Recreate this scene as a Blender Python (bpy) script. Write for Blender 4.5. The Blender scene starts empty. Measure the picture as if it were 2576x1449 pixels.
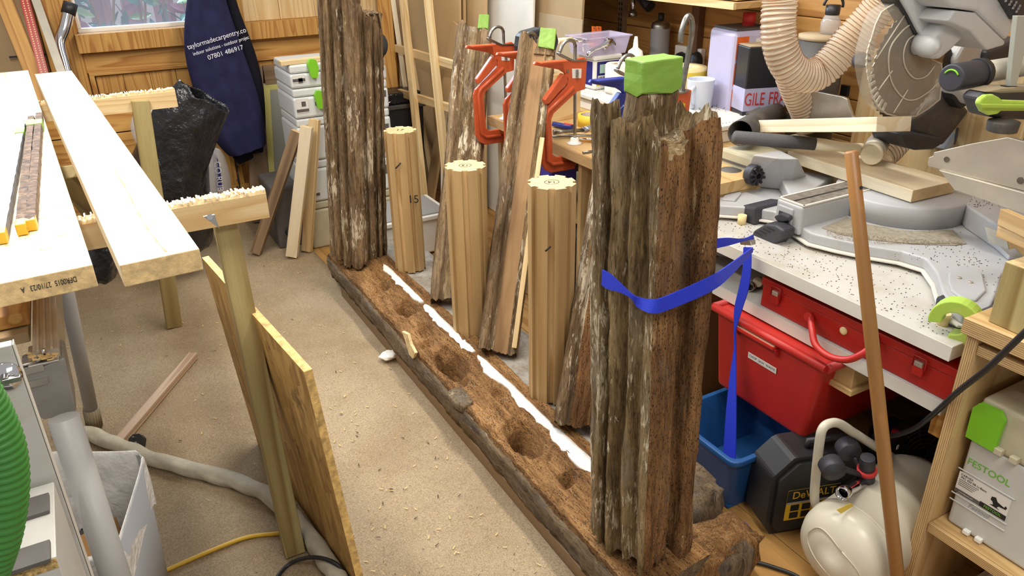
import bpy, bmesh, math, random
from mathutils import Vector as V, Matrix, noise
random.seed(7)
S = bpy.context.scene
COL = S.collection
PI = math.pi
# ---------------------------------------------------------------- camera
FPX, PITCH, ROLL, YAW, HC = 1929.8, .44685, .017674, -.50409, 1.65
def _axes():
    cp, sp, cr, sr = math.cos(PITCH), math.sin(PITCH), math.cos(ROLL), math.sin(ROLL)
    F, r, d = V((0, cp, -sp)), V((1, 0, 0)), V((0, -sp, -cp))
    Z = Matrix.Rotation(YAW, 3, 'Z')
    return Z @ (cr*r + sr*d), Z @ (-sr*r + cr*d), Z @ F
RT, DN, FW = _axes()
CP = V((0, 0, HC))
cam = bpy.data.objects.new('camera', bpy.data.cameras.new('camera'))
COL.objects.link(cam)
cam.matrix_world = Matrix(((RT.x, -DN.x, -FW.x, 0), (RT.y, -DN.y, -FW.y, 0), (RT.z, -DN.z, -FW.z, HC), (0, 0, 0, 1)))
cam.data.sensor_width = 36
cam.data.lens = FPX/2576*36
cam.data.clip_start = .02
S.camera = cam
def A(px, py, x=None, y=None, z=None):
    """point where the sight line of a photo pixel meets a real plane of the room"""
    r = RT*((px-1288)/FPX) + DN*((py-724.5)/FPX) + FW
    if x is not None: t = x/r.x
    elif y is not None: t = y/r.y
    else: t = (z-HC)/r.z
    return CP + r*t
# ---------------------------------------------------------------- world, lamps, exposure
W = bpy.data.worlds.new('world'); S.world = W; W.use_nodes = True
W.node_tree.nodes['Background'].inputs[0].default_value = (1.0, .97, .93, 1)
W.node_tree.nodes['Background'].inputs[1].default_value = .42
def area(name, loc, sx, sy, power, col, target=None):
    l = bpy.data.lights.new(name, 'AREA'); l.shape = 'RECTANGLE'; l.size = sx; l.size_y = sy
    l.energy = power; l.color = col
    o = bpy.data.objects.new(name, l); COL.objects.link(o); o.location = loc
    if target is not None:
        o.rotation_euler = (V(target)-V(loc)).to_track_quat('-Z', 'Y').to_euler()
    return o
area('ceiling_and_fill_light', (1.30, 2.3, 2.55), .12, 2.4, 56, (1, .95, .87))
area('ceiling_and_fill_light', (-.25, 2.35, 2.35), .14, 2.4, 53, (1, .96, .90))
area('ceiling_and_fill_light', (.75, -.25, 2.5), 1.2, .5, 34, (1, .95, .88))  # broad fill added behind the camera to brighten front faces, not a strip
area('daylight', (.3, 6.4, 3.0), 2.0, 1.6, 300, (.62, .80, 1), (.35, 5.4, 1.2))
S.view_settings.view_transform = 'Standard'
S.view_settings.look = 'None'
S.view_settings.gamma = 1
S.view_settings.use_curve_mapping = False
S.view_settings.exposure = 0.0
# ---------------------------------------------------------------- materials
def lin(c):
    return tuple(((v/255)/12.92 if v/255 <= .04045 else ((v/255+.055)/1.055)**2.4) for v in c)
class NT:
    def __init__(s, name):
        s.m = bpy.data.materials.new(name); s.m.use_nodes = True
        s.t = s.m.node_tree; s.b = s.t.nodes['Principled BSDF']; s.out = s.t.nodes['Material Output']
    def n(s, typ, **kw):
        d = s.t.nodes.new('ShaderNode'+typ)
        for k, v in kw.items():
            if k[0] == '_': d.inputs[k[1:].replace('_', ' ')].default_value = v
            else: setattr(d, k, v)
        return d
    def l(s, a, b): s.t.links.new(a, b)
    def coord(s, scale=(1, 1, 1), rnd=True, kind='Object'):
        tc = s.n('TexCoord'); mp = s.n('Mapping'); mp.inputs['Scale'].default_value = scale
        src = tc.outputs[kind]
        if rnd:
            oi = s.n('ObjectInfo'); ml = s.n('Math', operation='MULTIPLY'); ml.inputs[1].default_value = 37.
            s.l(oi.outputs['Random'], ml.inputs[0])
            ad = s.n('VectorMath', operation='ADD'); s.l(src, ad.inputs[0]); s.l(ml.outputs[0], ad.inputs[1]); src = ad.outputs[0]
        s.l(src, mp.inputs['Vector']); return mp.outputs['Vector']
    def noise(s, vec, scale, detail=4, rough=.55, dist=0):
        d = s.n('TexNoise'); d.inputs['Scale'].default_value = scale; d.inputs['Detail'].default_value = detail
        d.inputs['Roughness'].default_value = rough; d.inputs['Distortion'].default_value = dist
        s.l(vec, d.inputs['Vector']); return d.outputs['Fac']
    def ramp(s, fac, stops):
        r = s.n('ValToRGB'); e = r.color_ramp.elements
        while len(e) < len(stops): e.new(.5)
        for i, (p, c) in enumerate(stops):
            e[i].position = p; e[i].color = (*lin(c), 1) if len(c) == 3 else c
        s.l(fac, r.inputs['Fac']); return r.outputs['Color']
    def mix(s, fac, a, b, mode='MIX'):
        d = s.n('MixRGB', blend_type=mode)
        for i, x in ((0, fac), (1, a), (2, b)):
            if hasattr(x, 'links'): s.l(x, d.inputs[i])
            elif i == 0: d.inputs[0].default_value = x
            else: d.inputs[i].default_value = (*lin(x), 1)
        return d.outputs[0]
    def col(s, c): s.l(c, s.b.inputs['Base Color'])
    def bump(s, fac, strength, dist=.004):
        b = s.n('Bump'); b.inputs['Strength'].default_value = strength; b.inputs['Distance'].default_value = dist
        s.l(fac, b.inputs['Height']); s.l(b.outputs[0], s.b.inputs['Normal'])
    def set(s, **kw):
        for k, v in kw.items(): s.b.inputs[k.replace('_', ' ')].default_value = v
def pm(name, c, rough=.5, metal=0, var=.0, vs=12, bump=0, bs=80, bd=.004, dirt=None, dirtamt=.5, ds=6, **kw):
    t = NT(name); t.set(Roughness=rough, Metallic=metal, **kw)
    if var or dirt:
        v = t.coord(rnd=True)
        a = tuple(min(255, x*(1+var)) for x in c); b = tuple(x*(1-var) for x in c)
        colr = t.ramp(t.noise(v, vs, 5), [(.3, b), (.7, a)])
        if dirt:
            f = t.ramp(t.noise(v, ds, 6, .7), [(.62-.25*dirtamt, (0, 0, 0)), (.72, (255, 255, 255))])
            ff = t.n('Math', operation='MULTIPLY'); t.l(f, ff.inputs[0]); ff.inputs[1].default_value = dirtamt
            colr = t.mix(ff.outputs[0], colr, dirt)
        t.col(colr)
    else: t.set(Base_Color=(*lin(c), 1))
    if bump:
        v = t.coord(rnd=False); t.bump(t.noise(v, bs, 4), bump, bd)
    return t.m
def wood(name, light, dark, rings=26, stretch=.06, rough=.6, fib=.25, bump=.25, blotch=None):
    """grain along the local Z axis of each board"""
    t = NT(name); t.set(Roughness=rough)
    v = t.coord((1, 1, stretch))
    n1 = t.noise(v, 5, 2, .5, .3)
    m = t.n('Math', operation='MULTIPLY'); t.l(n1, m.inputs[0]); m.inputs[1].default_value = rings
    sn = t.n('Math', operation='SINE'); ml = t.n('Math', operation='MULTIPLY'); ml.inputs[1].default_value = 6.28
    fr = t.n('Math', operation='FRACT'); t.l(m.outputs[0], fr.inputs[0])
    c = t.ramp(fr.outputs[0], [(0, light), (.55, tuple((a*2+b)/3 for a, b in zip(light, dark))), (.88, dark), (1, light)])
    v2 = t.coord((1, 1, .03))
    n2 = t.noise(v2, 260, 3, .7)
    f = t.ramp(n2, [(.3, (0, 0, 0)), (.7, (255, 255, 255))])
    mm = t.n('Math', operation='MULTIPLY'); t.l(f, mm.inputs[0]); mm.inputs[1].default_value = fib
    c = t.mix(mm.outputs[0], c, tuple(x*.78 for x in dark))
    if blotch:
        b = t.ramp(t.noise(t.coord((1, 1, .35)), 9, 5, .7), [(.52, (0, 0, 0)), (.66, (255, 255, 255))])
        c = t.mix(b, c, blotch)
    t.col(c); t.bump(n2, bump, .001)
    return t.m
M = {}
M['pine'] = wood('pine', (226, 200, 152), (205, 168, 112), 16, .05)
M['white_pine'] = wood('white_pine', (240, 226, 196), (226, 202, 160), 12, .04, bump=.15)
M['wall_pine'] = wood('wall_pine', (206, 158, 84), (168, 110, 44), 18, .06)
M['wall_pine_dark'] = wood('wall_pine_dark', (190, 142, 78), (158, 108, 52), 12, .05)
M['treated'] = wood('treated_timber', (176, 160, 108), (134, 108, 58), 12, .035, fib=.3)
M['oak'] = wood('oak', (198, 166, 116), (174, 139, 90), 7, .03, .55, .3, .3)
M['oak_end'] = pm('oak_end_grain', (204, 176, 130), .7, var=.06, vs=30, bump=.2, bs=120)
M['pine_end'] = pm('pine_end_grain', (214, 184, 132), .75, var=.12, vs=60, bump=.4, bs=160)
M['grey_oak'] = wood('greyed_oak', (156, 128, 96), (112, 86, 60), 12, .05)
M['dark_frame'] = wood('brown_frame', (138, 112, 84), (112, 88, 64), 10, .04)
M['broom'] = wood('broom_wood', (168, 122, 70), (138, 94, 48), 10, .05, .4, .2, .2, (168, 114, 54))
M['pinkwood'] = wood('pinkish_batten', (198, 170, 140), (170, 138, 108), 12, .05)
def plyedge(name, light, dark, n=9):
    t = NT(name); t.set(Roughness=.7)
    v = t.coord((1, 1, 1), rnd=False)
    sp = t.n('SeparateXYZ'); t.l(v, sp.inputs[0])
    m = t.n('Math', operation='MULTIPLY'); t.l(sp.outputs[1], m.inputs[0]); m.inputs[1].default_value = 210.
    fr = t.n('Math', operation='FRACT'); t.l(m.outputs[0], fr.inputs[0])
    c = t.ramp(fr.outputs[0], [(.35, light), (.5, dark), (.9, dark), (1, light)])
    n1 = t.ramp(t.noise(t.coord((8, 8, 1)), 20, 5, .7), [(.4, (0, 0, 0)), (.8, (170, 170, 170))])
    t.col(t.mix(n1, c, tuple(x*.55 for x in dark))); return t.m
M['ply'] = wood('plywood_face', (206, 172, 118), (184, 146, 92), 6, .1, .6, .2, .15)
M['ply_edge'] = plyedge('plywood_edge', (206, 174, 122), (164, 126, 78))
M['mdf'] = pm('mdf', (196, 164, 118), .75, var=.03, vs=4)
M['mdf_dull'] = pm('mdf_dull_brown', (168, 142, 104), .75, var=.04, vs=4)  # fibreboard in a darker brown than plain mdf
M['mdf_grey'] = pm('hardboard', (176, 156, 124), .8, var=.05, vs=5)
M['white_board'] = pm('white_board', (226, 222, 212), .5, var=.03, vs=5)
M['hardwood_dark'] = wood('dark_hardwood', (112, 78, 50), (80, 52, 32), 8, .05)
def osbmat():
    t = NT('strand_board'); t.set(Roughness=.6)
    v = t.coord((5, 1, 1.4), rnd=False)
    vo = t.n('TexVoronoi', feature='F1'); vo.inputs['Scale'].default_value = 9; vo.inputs['Randomness'].default_value = 1
    t.l(v, vo.inputs['Vector'])
    c = t.ramp(vo.outputs['Color'], [(.1, (150, 112, 56)), (.5, (178, 138, 74)), (.9, (196, 158, 92))])
    n = t.noise(t.coord((1, 6, .8), rnd=False), 14, 6, .7)
    c = t.mix(t.ramp(n, [(.56, (0, 0, 0)), (.68, (255, 255, 255))]), c, (120, 88, 44))
    c = t.mix(t.ramp(t.noise(t.coord((1, 9, .6), rnd=False), 8, 7, .8), [(.62, (0, 0, 0)), (.7, (220, 220, 220))]), c, (64, 50, 34))
    t.col(c); t.bump(n, .4, .002); return t.m
M['osb'] = osbmat()
def carpetmat():
    t = NT('carpet_pile'); t.set(Roughness=1, Specular_IOR_Level=.1)
    v = t.coord(rnd=False)
    c = t.ramp(t.noise(v, 260, 3, .8), [(.3, (142, 122, 96)), (.5, (192, 170, 138)), (.72, (216, 196, 166))])
    big = t.ramp(t.noise(v, 1.7, 5, .6), [(.38, (196, 182, 162)), (.62, (255, 255, 255))])
    c = t.mix(.5, c, big, 'MULTIPLY')
    st = t.ramp(t.noise(v, 6, 8, .85), [(.66, (0, 0, 0)), (.78, (190, 190, 190))])
    c = t.mix(st, c, (104, 84, 62))
    gold = t.ramp(t.noise(v, 3.2, 8, .9), [(.62, (0, 0, 0)), (.74, (140, 140, 140))])
    c = t.mix(gold, c, (196, 150, 84))
    t.col(c); t.bump(t.noise(v, 300, 3, .8), .9, .006); return t.m
M['carpet'] = carpetmat()
def oldmat(name, base, light, dark, fleck, fam=.5, worm=.0, grey=None):
    t = NT(name); t.set(Roughness=.85, Specular_IOR_Level=.25)
    v = t.coord((1, 1, .10), rnd=True)
    c = t.ramp(t.noise(v, 38, 8, .72, .6), [(.32, dark), (.47, base), (.66, light)])
    fine = t.ramp(t.noise(t.coord((1, 1, .14), rnd=True), 170, 6, .75, 1.), [(.36, (96, 88, 80)), (.5, (236, 232, 228)), (.64, (255, 255, 255))])
    c = t.mix(.8, c, fine, 'MULTIPLY')
    big = t.ramp(t.noise(t.coord((1, 1, .3), rnd=True), 11, 5, .6), [(.36, (160, 150, 142)), (.6, (255, 255, 255))])
    c = t.mix(.6, c, big, 'MULTIPLY')
    if grey:
        g = t.ramp(t.noise(t.coord((1, 1, .35), rnd=True), 16, 8, .75), [(.52, (0, 0, 0)), (.66, (200, 200, 200))])
        c = t.mix(g, c, grey)
    vf = t.coord((1, 1, .16), rnd=True)
    fl = t.noise(vf, 85, 5, .75, 1.2)
    reg = t.noise(t.coord((1, 1, .4), rnd=True), 9, 4, .7)
    ad = t.n('Math', operation='ADD'); t.l(fl, ad.inputs[0]); t.l(reg, ad.inputs[1])
    f = t.ramp(ad.outputs[0], [(.5, (0, 0, 0)), (1., (0, 0, 0))])
    mr = t.n('MapRange'); t.l(ad.outputs[0], mr.inputs[0])
    mr.inputs[1].default_value = 1.23-.16*fam; mr.inputs[2].default_value = 1.30-.14*fam; mr.inputs[4].default_value = .8
    c = t.mix(mr.outputs[0], c, fleck)
    cr = t.noise(t.coord((1, 1, .07), rnd=True), 60, 6, .8, .8)
    k = t.ramp(cr, [(.31, (200, 200, 200)), (.38, (0, 0, 0))])
    c = t.mix(k, c, tuple(x*.5 for x in dark))
    h = t.n('Math', operation='ADD'); t.l(fl, h.inputs[0]); t.l(cr, h.inputs[1])
    if worm:
        vo = t.n('TexVoronoi', feature='F1'); vo.inputs['Scale'].default_value = 230; t.l(t.coord((1, 1, .4), rnd=False), vo.inputs['Vector'])
        rg = t.noise(t.coord(rnd=False), 14, 4, .7)
        sb = t.n('Math', operation='SUBTRACT'); t.l(vo.outputs['Distance'], sb.inputs[0])
        m2 = t.n('Math', operation='MULTIPLY'); t.l(rg, m2.inputs[0]); m2.inputs[1].default_value = worm; t.l(m2.outputs[0], sb.inputs[1])
        w = t.ramp(sb.outputs[0], [(.0, (235, 235, 235)), (.07, (0, 0, 0))])
        c = t.mix(w, c, tuple(x*.35 for x in dark))
    t.col(c); t.bump(h.outputs[0], .8, .006); return t.m
M['old_a'] = oldmat('weathered_oak', (146, 122, 84), (190, 166, 124), (84, 66, 42), (222, 208, 180), .9, grey=(150, 138, 120))
M['old_brown'] = oldmat('rotten_oak', (142, 102, 62), (172, 130, 84), (84, 58, 36), (196, 166, 122), .4, worm=.42, grey=(112, 94, 78))
M['old_b'] = oldmat('dark_weathered_oak', (136, 110, 78), (178, 152, 114), (76, 58, 40), (220, 204, 176), .9, grey=(122, 108, 92))
M['old_sill'] = oldmat('wormy_oak', (158, 116, 70), (186, 144, 94), (108, 74, 42), (200, 166, 118), .1, worm=.5)
M['old_grey'] = oldmat('grey_weathered_oak', (136, 118, 94), (150, 130, 102), (70, 58, 46), (180, 165, 140), .3, grey=(104, 102, 98))
M['sawn_face'] = wood('sawn_old_face', (158, 124, 84), (136, 102, 66), 6, .1, .8, .3)
M['sill_rear'] = pm('dusty_grey_paint', (164, 158, 146), .85, var=.08, vs=20, dirt=(92, 72, 50), dirtamt=.8, ds=14, bump=.3)
M['plaster'] = pm('white_plaster', (238, 234, 226), .8, var=.05, vs=18, bump=.5, bs=60)
M['cream'] = pm('cream_paint', (214, 190, 140), .7, var=.1, vs=40, bump=.4)
M['batten'] = wood('brown_batten', (134, 108, 76), (102, 78, 52), 8, .04)
M['green_tape'] = pm('green_tape', (122, 160, 58), .55, var=.06, vs=14, bump=.6, bs=22)
M['orange'] = pm('orange_enamel', (190, 84, 46), .35, var=.05, vs=20, dirt=(96, 48, 28), dirtamt=.3, ds=24)
M['steel'] = pm('zinc_steel', (150, 148, 142), .35, 1, var=.1, vs=40)
M['chrome'] = pm('chrome', (225, 225, 230), .08, 1)
M['alu'] = pm('aluminium', (190, 188, 182), .38, 1, var=.06, vs=20)
M['alu_dusty'] = pm('dusty_aluminium', (196, 188, 172), .5, .75, var=.08, vs=6)
M['white_pl'] = pm('white_plastic', (236, 234, 226), .4)
M['white_lam'] = pm('white_laminate', (194, 191, 184), .35, var=.02, vs=3, dirt=(164, 146, 116), dirtamt=.55, ds=7)
M['dusty_plate'] = pm('dusty_plate', (142, 134, 118), .85, var=.12, vs=60, bump=.5, bs=160)
M['kerf'] = pm('dusty_kerf', (112, 104, 94), .8, var=.2, vs=40)
M['white_edge'] = pm('white_edge_band', (214, 208, 196), .4)
M['sys_grey'] = pm('pale_grey_case', (196, 196, 190), .45, var=.02)
M['sys_beige'] = pm('beige_case', (186, 178, 150), .5, var=.04)
M['sys_white'] = pm('white_case', (212, 214, 212), .45)
M['lime'] = pm('lime_plastic', (122, 190, 40), .4)
M['lime_lt'] = pm('pale_lime_plastic', (172, 204, 82), .4, var=.04, dirt=(190, 190, 130), dirtamt=.3)
M['saw_grey'] = pm('saw_grey', (172, 172, 173), .42, var=.03, vs=8, dirt=(170, 156, 130), dirtamt=.3, ds=12)
M['saw_dark'] = pm('saw_dark_plastic', (52, 52, 58), .5, var=.1)
M['black'] = pm('black_plastic', (34, 34, 36), .45, var=.15)
M['black_dusty'] = pm('dusty_black', (70, 66, 62), .6, var=.15, dirt=(130, 116, 96), dirtamt=.4, ds=14)
M['rubber'] = pm('grip_rubber', (84, 82, 84), .7, bump=.5, bs=240)
M['ink'] = pm('black_ink', (28, 26, 26), .7)
M['navy'] = pm('navy_cloth', (42, 41, 72), .95, var=.12, vs=14, bump=.35, bs=320, Specular_IOR_Level=.15)
M['navy_rib'] = pm('dark_rib_cloth', (26, 26, 34), .95, bump=.4, bs=400, Specular_IOR_Level=.15)
M['white_print'] = pm('white_print', (222, 222, 228), .8)
M['bag'] = pm('black_bag', (30, 30, 34), .28, var=.2, bump=1., bs=11, bd=.03)
M['blue_print'] = pm('blue_print', (36, 34, 110), .4)
M['red'] = pm('red_paint', (170, 32, 24), .38, var=.05, vs=8, dirt=(150, 70, 56), dirtamt=.25, ds=10)
M['red_pl'] = pm('red_plastic', (180, 38, 30), .42, var=.05, vs=6)
M['blue_pl'] = pm('blue_bin_plastic', (30, 78, 132), .45, var=.06)
M['blue_strap'] = pm('blue_webbing', (26, 50, 196), .7, bump=.5, bs=500)
M['blue_clamp'] = pm('blue_clamp_plastic', (30, 46, 128), .4)
M['violet'] = pm('violet_plastic', (74, 66, 176), .45)
M['cream_metal'] = pm('cream_enamel', (216, 210, 190), .3, var=.03, vs=6)
M['yellow'] = pm('yellow_tape', (226, 196, 66), .5)
M['yellow_lbl'] = pm('yellow_label', (212, 170, 40), .5)
M['yellow_cable'] = pm('yellow_cable', (206, 162, 34), .45)
M['pale_yellow'] = pm('pale_yellow_paper', (228, 206, 150), .8)
M['bin_grey'] = pm('grey_bin', (152, 152, 154), .5)
M['leg_grey'] = pm('grey_leg_paint', (152, 150, 146), .45, var=.03)
M['taupe'] = pm('taupe_cap', (152, 138, 112), .6)
M['sleeve'] = pm('fabric_sleeve', (186, 178, 158), .95, var=.07, vs=16, bump=.9, bs=26, Specular_IOR_Level=.1)
M['hose_green'] = pm('green_hose', (58, 122, 48), .45)
M['lavender'] = pm('lavender_tin', (182, 178, 206), .35, var=.02)
M['hazard'] = pm('hazard_orange', (206, 96, 34), .5)
M['tin_black'] = pm('black_tin', (40, 40, 44), .3)
M['paper'] = pm('white_paper', (232, 226, 214), .9)
M['label_white'] = pm('label_white', (222, 218, 212), .6)
M['mug'] = pm('white_glaze', (206, 212, 224), .15, Coat_Weight=.5)
M['wire'] = pm('hose_wire', (150, 104, 74), .4, .6)
M['grey_bar'] = pm('grey_bar', (176, 178, 168), .4)
M['copper'] = pm('copper', (190, 110, 70), .35, 1)
M['darkgrey_strip'] = pm('dark_grey_strip', (92, 88, 84), .6, var=.08)
M['lead'] = pm('grey_bar', (132, 128, 128), .6, var=.15, vs=30, bump=.4)
M['rust_bar'] = pm('flaky_brown_bar', (92, 70, 50), .8, var=.35, vs=50, dirt=(146, 126, 104), dirtamt=.45, ds=50, bump=.8, bs=90)
M['saw_head'] = pm('saw_head_grey', (204, 205, 205), .4, var=.02, vs=8, dirt=(180, 168, 146), dirtamt=.25, ds=12)
M['nylon'] = pm('cream_nylon', (238, 228, 198), .4, var=.03, vs=8)
M['steel_dull'] = pm('dull_steel', (150, 148, 144), .5, .55, var=.1, vs=14)
M['floor_wood'] = wood('laminate_floor', (182, 138, 78), (152, 108, 52), 8, .06, .45)
M['cardboard'] = pm('cardboard', (150, 112, 66), .85)
M['chip'] = pm('sawdust', (214, 180, 120), .9)
M['chip_dark'] = pm('dark_debris', (70, 56, 42), .95)
M['red_text'] = pm('red_print', (196, 50, 48), .6)
M['green_text'] = pm('green_print', (110, 176, 60), .6)
M['orange_pl'] = pm('orange_plastic', (234, 112, 40), .45)
M['teal'] = pm('teal_bristles', (30, 130, 140), .8)
M['skirt'] = pm('pale_threshold', (206, 190, 160), .6, var=.05)
def glassy(name, c, alpha, rough=.15, haze=0):
    t = NT(name); t.set(Base_Color=(*lin(c), 1), Roughness=rough, Alpha=alpha, IOR=1.45); return t.m
M['guard'] = glassy('clear_guard', (186, 176, 160), .30, .12)
M['tub'] = glassy('clear_tub', (214, 204, 226), .55, .2)
M['hose_clear'] = glassy('clear_hose', (226, 206, 178), .55, .1)
M['film'] = glassy('clear_film', (206, 206, 206), .42, .15)
M['bag_liner'] = pm('white_bin_liner', (224, 222, 218), .3, var=.05, vs=10, bump=.9, bs=12, bd=.025, Transmission_Weight=.0)
M['pane'] = glassy('hazy_pane', (190, 204, 236), .22, .2)
# ---------------------------------------------------------------- mesh helpers
WM = {}
def T3(x, y, z): return Matrix.Translation((x, y, z))
def frame(o, x, y):
    """matrix with local X along x, local Z along x cross y"""
    x = V(x).normalized(); z = x.cross(V(y)).normalized(); y = z.cross(x)
    o = V(o)
    return Matrix(((x.x, y.x, z.x, o.x), (x.y, y.y, z.y, o.y), (x.z, y.z, z.z, o.z), (0, 0, 0, 1)))
def along(o, d, xref):
    """matrix with local Z along d and local X near xref"""
    z = V(d).normalized(); x = V(xref); x = (x - z*x.dot(z)).normalized(); y = z.cross(x); o = V(o)
    return Matrix(((x.x, y.x, z.x, o.x), (x.y, y.y, z.y, o.y), (x.z, y.z, z.z, o.z), (0, 0, 0, 1)))
class MB:
    def __init__(s): s.v = []; s.f = []; s.sm = []; s.mi = []; s.cm = 0
    def add(s, vs, fs, smooth=False, M4=None):
        b = len(s.v)
        s.v += [(M4 @ V(p)) if M4 is not None else V(p) for p in vs]
        s.f += [tuple(b+i for i in f) for f in fs]; s.sm += [smooth]*len(fs); s.mi += [s.cm]*len(fs)
        return s
    def box(s, c, d, M4=None, taper=1):
        x, y, z = d[0]/2, d[1]/2, d[2]/2; k = taper
        vs = [(-x, -y, -z), (x, -y, -z), (x, y, -z), (-x, y, -z), (-x*k, -y*k, z), (x*k, -y*k, z), (x*k, y*k, z), (-x*k, y*k, z)]
        vs = [V(p)+V(c) for p in vs]
        return s.add(vs, [(3, 2, 1, 0), (4, 5, 6, 7), (0, 1, 5, 4), (1, 2, 6, 5), (2, 3, 7, 6), (3, 0, 4, 7)], False, M4)
    def bb(s, a, b, M4=None):
        a, b = V(a), V(b); return s.box((a+b)/2, [abs(q) for q in (b-a)], M4)
    def hexa(s, bot, top):
        return s.add(list(bot)+list(top), [(3, 2, 1, 0), (4, 5, 6, 7), (0, 1, 5, 4), (1, 2, 6, 5), (2, 3, 7, 6), (3, 0, 4, 7)])
    def prism(s, poly, z0, z1, M4=None, smooth=False, k=1.):
        n = len(poly); cx = sum(p[0] for p in poly)/n; cy = sum(p[1] for p in poly)/n
        vs = [(p[0], p[1], z0) for p in poly] + [(cx+(p[0]-cx)*k, cy+(p[1]-cy)*k, z1) for p in poly]
        s.add(vs, [(i, (i+1) % n, n+(i+1) % n, n+i) for i in range(n)], smooth, M4)
        s.add(vs, [tuple(range(n-1, -1, -1)), tuple(range(n, 2*n))], False, M4); return s
    def slab(s, pts, t, nrm=None):
        """polygon of world points thickened along its normal (towards nrm)"""
        pts = [V(p) for p in pts]
        n = V((0, 0, 0))
        for i in range(len(pts)): n += pts[i].cross(pts[(i+1) % len(pts)])
        n.normalize()
        if nrm is not None and n.dot(V(nrm)) < 0: pts.reverse(); n = -n
        m = len(pts); q = [p-n*t for p in pts]
        return s.add(pts+q, [tuple(range(m)), tuple(range(2*m-1, m-1, -1))]+[(i, m+i, m+(i+1) % m, (i+1) % m) for i in range(m)])
    def tube(s, pts, r, n=10, cap=True, smooth=True, M4=None, ell=1.):
        pts = [V(p) for p in pts]; N = len(pts)
        rs = r if isinstance(r, (list, tuple)) else [r]*N
        tg = [(pts[min(i+1, N-1)]-pts[max(i-1, 0)]).normalized() for i in range(N)]
        up = V((0, 0, 1)) if abs(tg[0].z) < .9 else V((1, 0, 0))
        u = (up - tg[0]*up.dot(tg[0])).normalized(); vs = []
        for i in range(N):
            u = (u - tg[i]*u.dot(tg[i])).normalized(); w = tg[i].cross(u)
            for k in range(n):
                a = 2*PI*k/n; vs.append(pts[i]+u*(math.cos(a)*rs[i]*ell)+w*(math.sin(a)*rs[i]))
        fs = [(i*n+k, i*n+(k+1) % n, (i+1)*n+(k+1) % n, (i+1)*n+k) for i in range(N-1) for k in range(n)]
        s.add(vs, fs, smooth, M4)
        if cap: s.add([], []); b = len(s.v)-len(vs); s.f += [tuple(b+k for k in range(n-1, -1, -1)), tuple(b+(N-1)*n+k for k in range(n))]; s.sm += [False]*2; s.mi += [s.cm]*2
        return s
    def rings(s, R, cap=True, smooth=True, closed=True, M4=None):
        n = len(R[0]); vs = [p for r in R for p in r]; m = n if closed else n-1
        fs = [(i*n+k, i*n+(k+1) % n, (i+1)*n+(k+1) % n, (i+1)*n+k) for i in range(len(R)-1) for k in range(m)]
        b = len(s.v); s.add(vs, fs, smooth, M4)
        if cap and closed: s.f += [tuple(b+k for k in range(n-1, -1, -1)), tuple(b+(len(R)-1)*n+k for k in range(n))]; s.sm += [False]*2; s.mi += [s.cm]*2
        return s
    def lathe(s, prof, n=24, M4=None, smooth=True, cap=True):
        R = [[(r*math.cos(2*PI*k/n), r*math.sin(2*PI*k/n), z) for k in range(n)] for r, z in prof]
        return s.rings(R, cap, smooth, True, M4)
    def build(s, name, mat, parent=None, bevel=0, M4=None, seg=2, sub=0, auto=True, solid=0):
        mats = mat if isinstance(mat, (list, tuple)) else [mat]
        vs = s.v
        if M4 is None:
            if parent is not None: M4 = WM[parent]; inv = M4.inverted(); vs = [inv @ p for p in vs]
            else:
                lo = [min(p[i] for p in vs) for i in range(3)]; hi = [max(p[i] for p in vs) for i in range(3)]
                o = V(((lo[0]+hi[0])/2, (lo[1]+hi[1])/2, lo[2])); M4 = Matrix.Translation(o); vs = [p-o for p in vs]
        me = bpy.data.meshes.new(name); me.from_pydata([tuple(p) for p in vs], [], s.f)
        me.polygons.foreach_set('use_smooth', s.sm); me.polygons.foreach_set('material_index', s.mi)
        for m in mats: me.materials.append(M[m] if isinstance(m, str) else m)
        bm = bmesh.new(); bm.from_mesh(me); bmesh.ops.recalc_face_normals(bm, faces=bm.faces); bm.to_mesh(me); bm.free()
        o = bpy.data.objects.new(name, me); COL.objects.link(o)
        if parent is not None: o.parent = parent; o.matrix_local = WM[parent].inverted() @ M4
        else: o.matrix_world = M4
        WM[o] = M4.copy()
        if solid:
            m = o.modifiers.new('solidify', 'SOLIDIFY'); m.thickness = solid
        if bevel:
            m = o.modifiers.new('bevel', 'BEVEL'); m.width = bevel; m.segments = seg; m.limit_method = 'ANGLE'; m.angle_limit = .6
        if sub:
            m = o.modifiers.new('subsurf', 'SUBSURF'); m.levels = sub; m.render_levels = sub
        return o
def tag(o, label, cat, group=None):
    o['label'] = label; o['category'] = cat
    if group: o['group'] = group
    return o
def struct(o): o['kind'] = 'structure'; return o
def thing(name, label, cat, loc, group=None):
    o = bpy.data.objects.new(name, None); COL.objects.link(o); o.location = loc; o.empty_display_size = .05
    WM[o] = Matrix.Translation(V(loc)); return tag(o, label, cat, group)
def lab(o, l): o['label'] = l; return o
def board(name, mat, p0, p1, w, t, xref, parent=None, bevel=.0015, endmat=None):
    """a length of timber from p0 to p1: width w along xref, thickness t; grain along its length"""
    p0, p1 = V(p0), V(p1); L = (p1-p0).length; M4 = along(p0, p1-p0, xref)
    b = MB().bb((-w/2, -t/2, 0), (w/2, t/2, L))
    if endmat: b.mi[0] = b.mi[1] = 1
    return b.build(name, [mat, endmat] if endmat else mat, parent, bevel, M4)
def arc(c, r, a0, a1, n, u=V((1, 0, 0)), w=V((0, 0, 1))):
    c = V(c); return [c+u*(r*math.cos(a0+(a1-a0)*i/n))+w*(r*math.sin(a0+(a1-a0)*i/n)) for i in range(n+1)]
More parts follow.
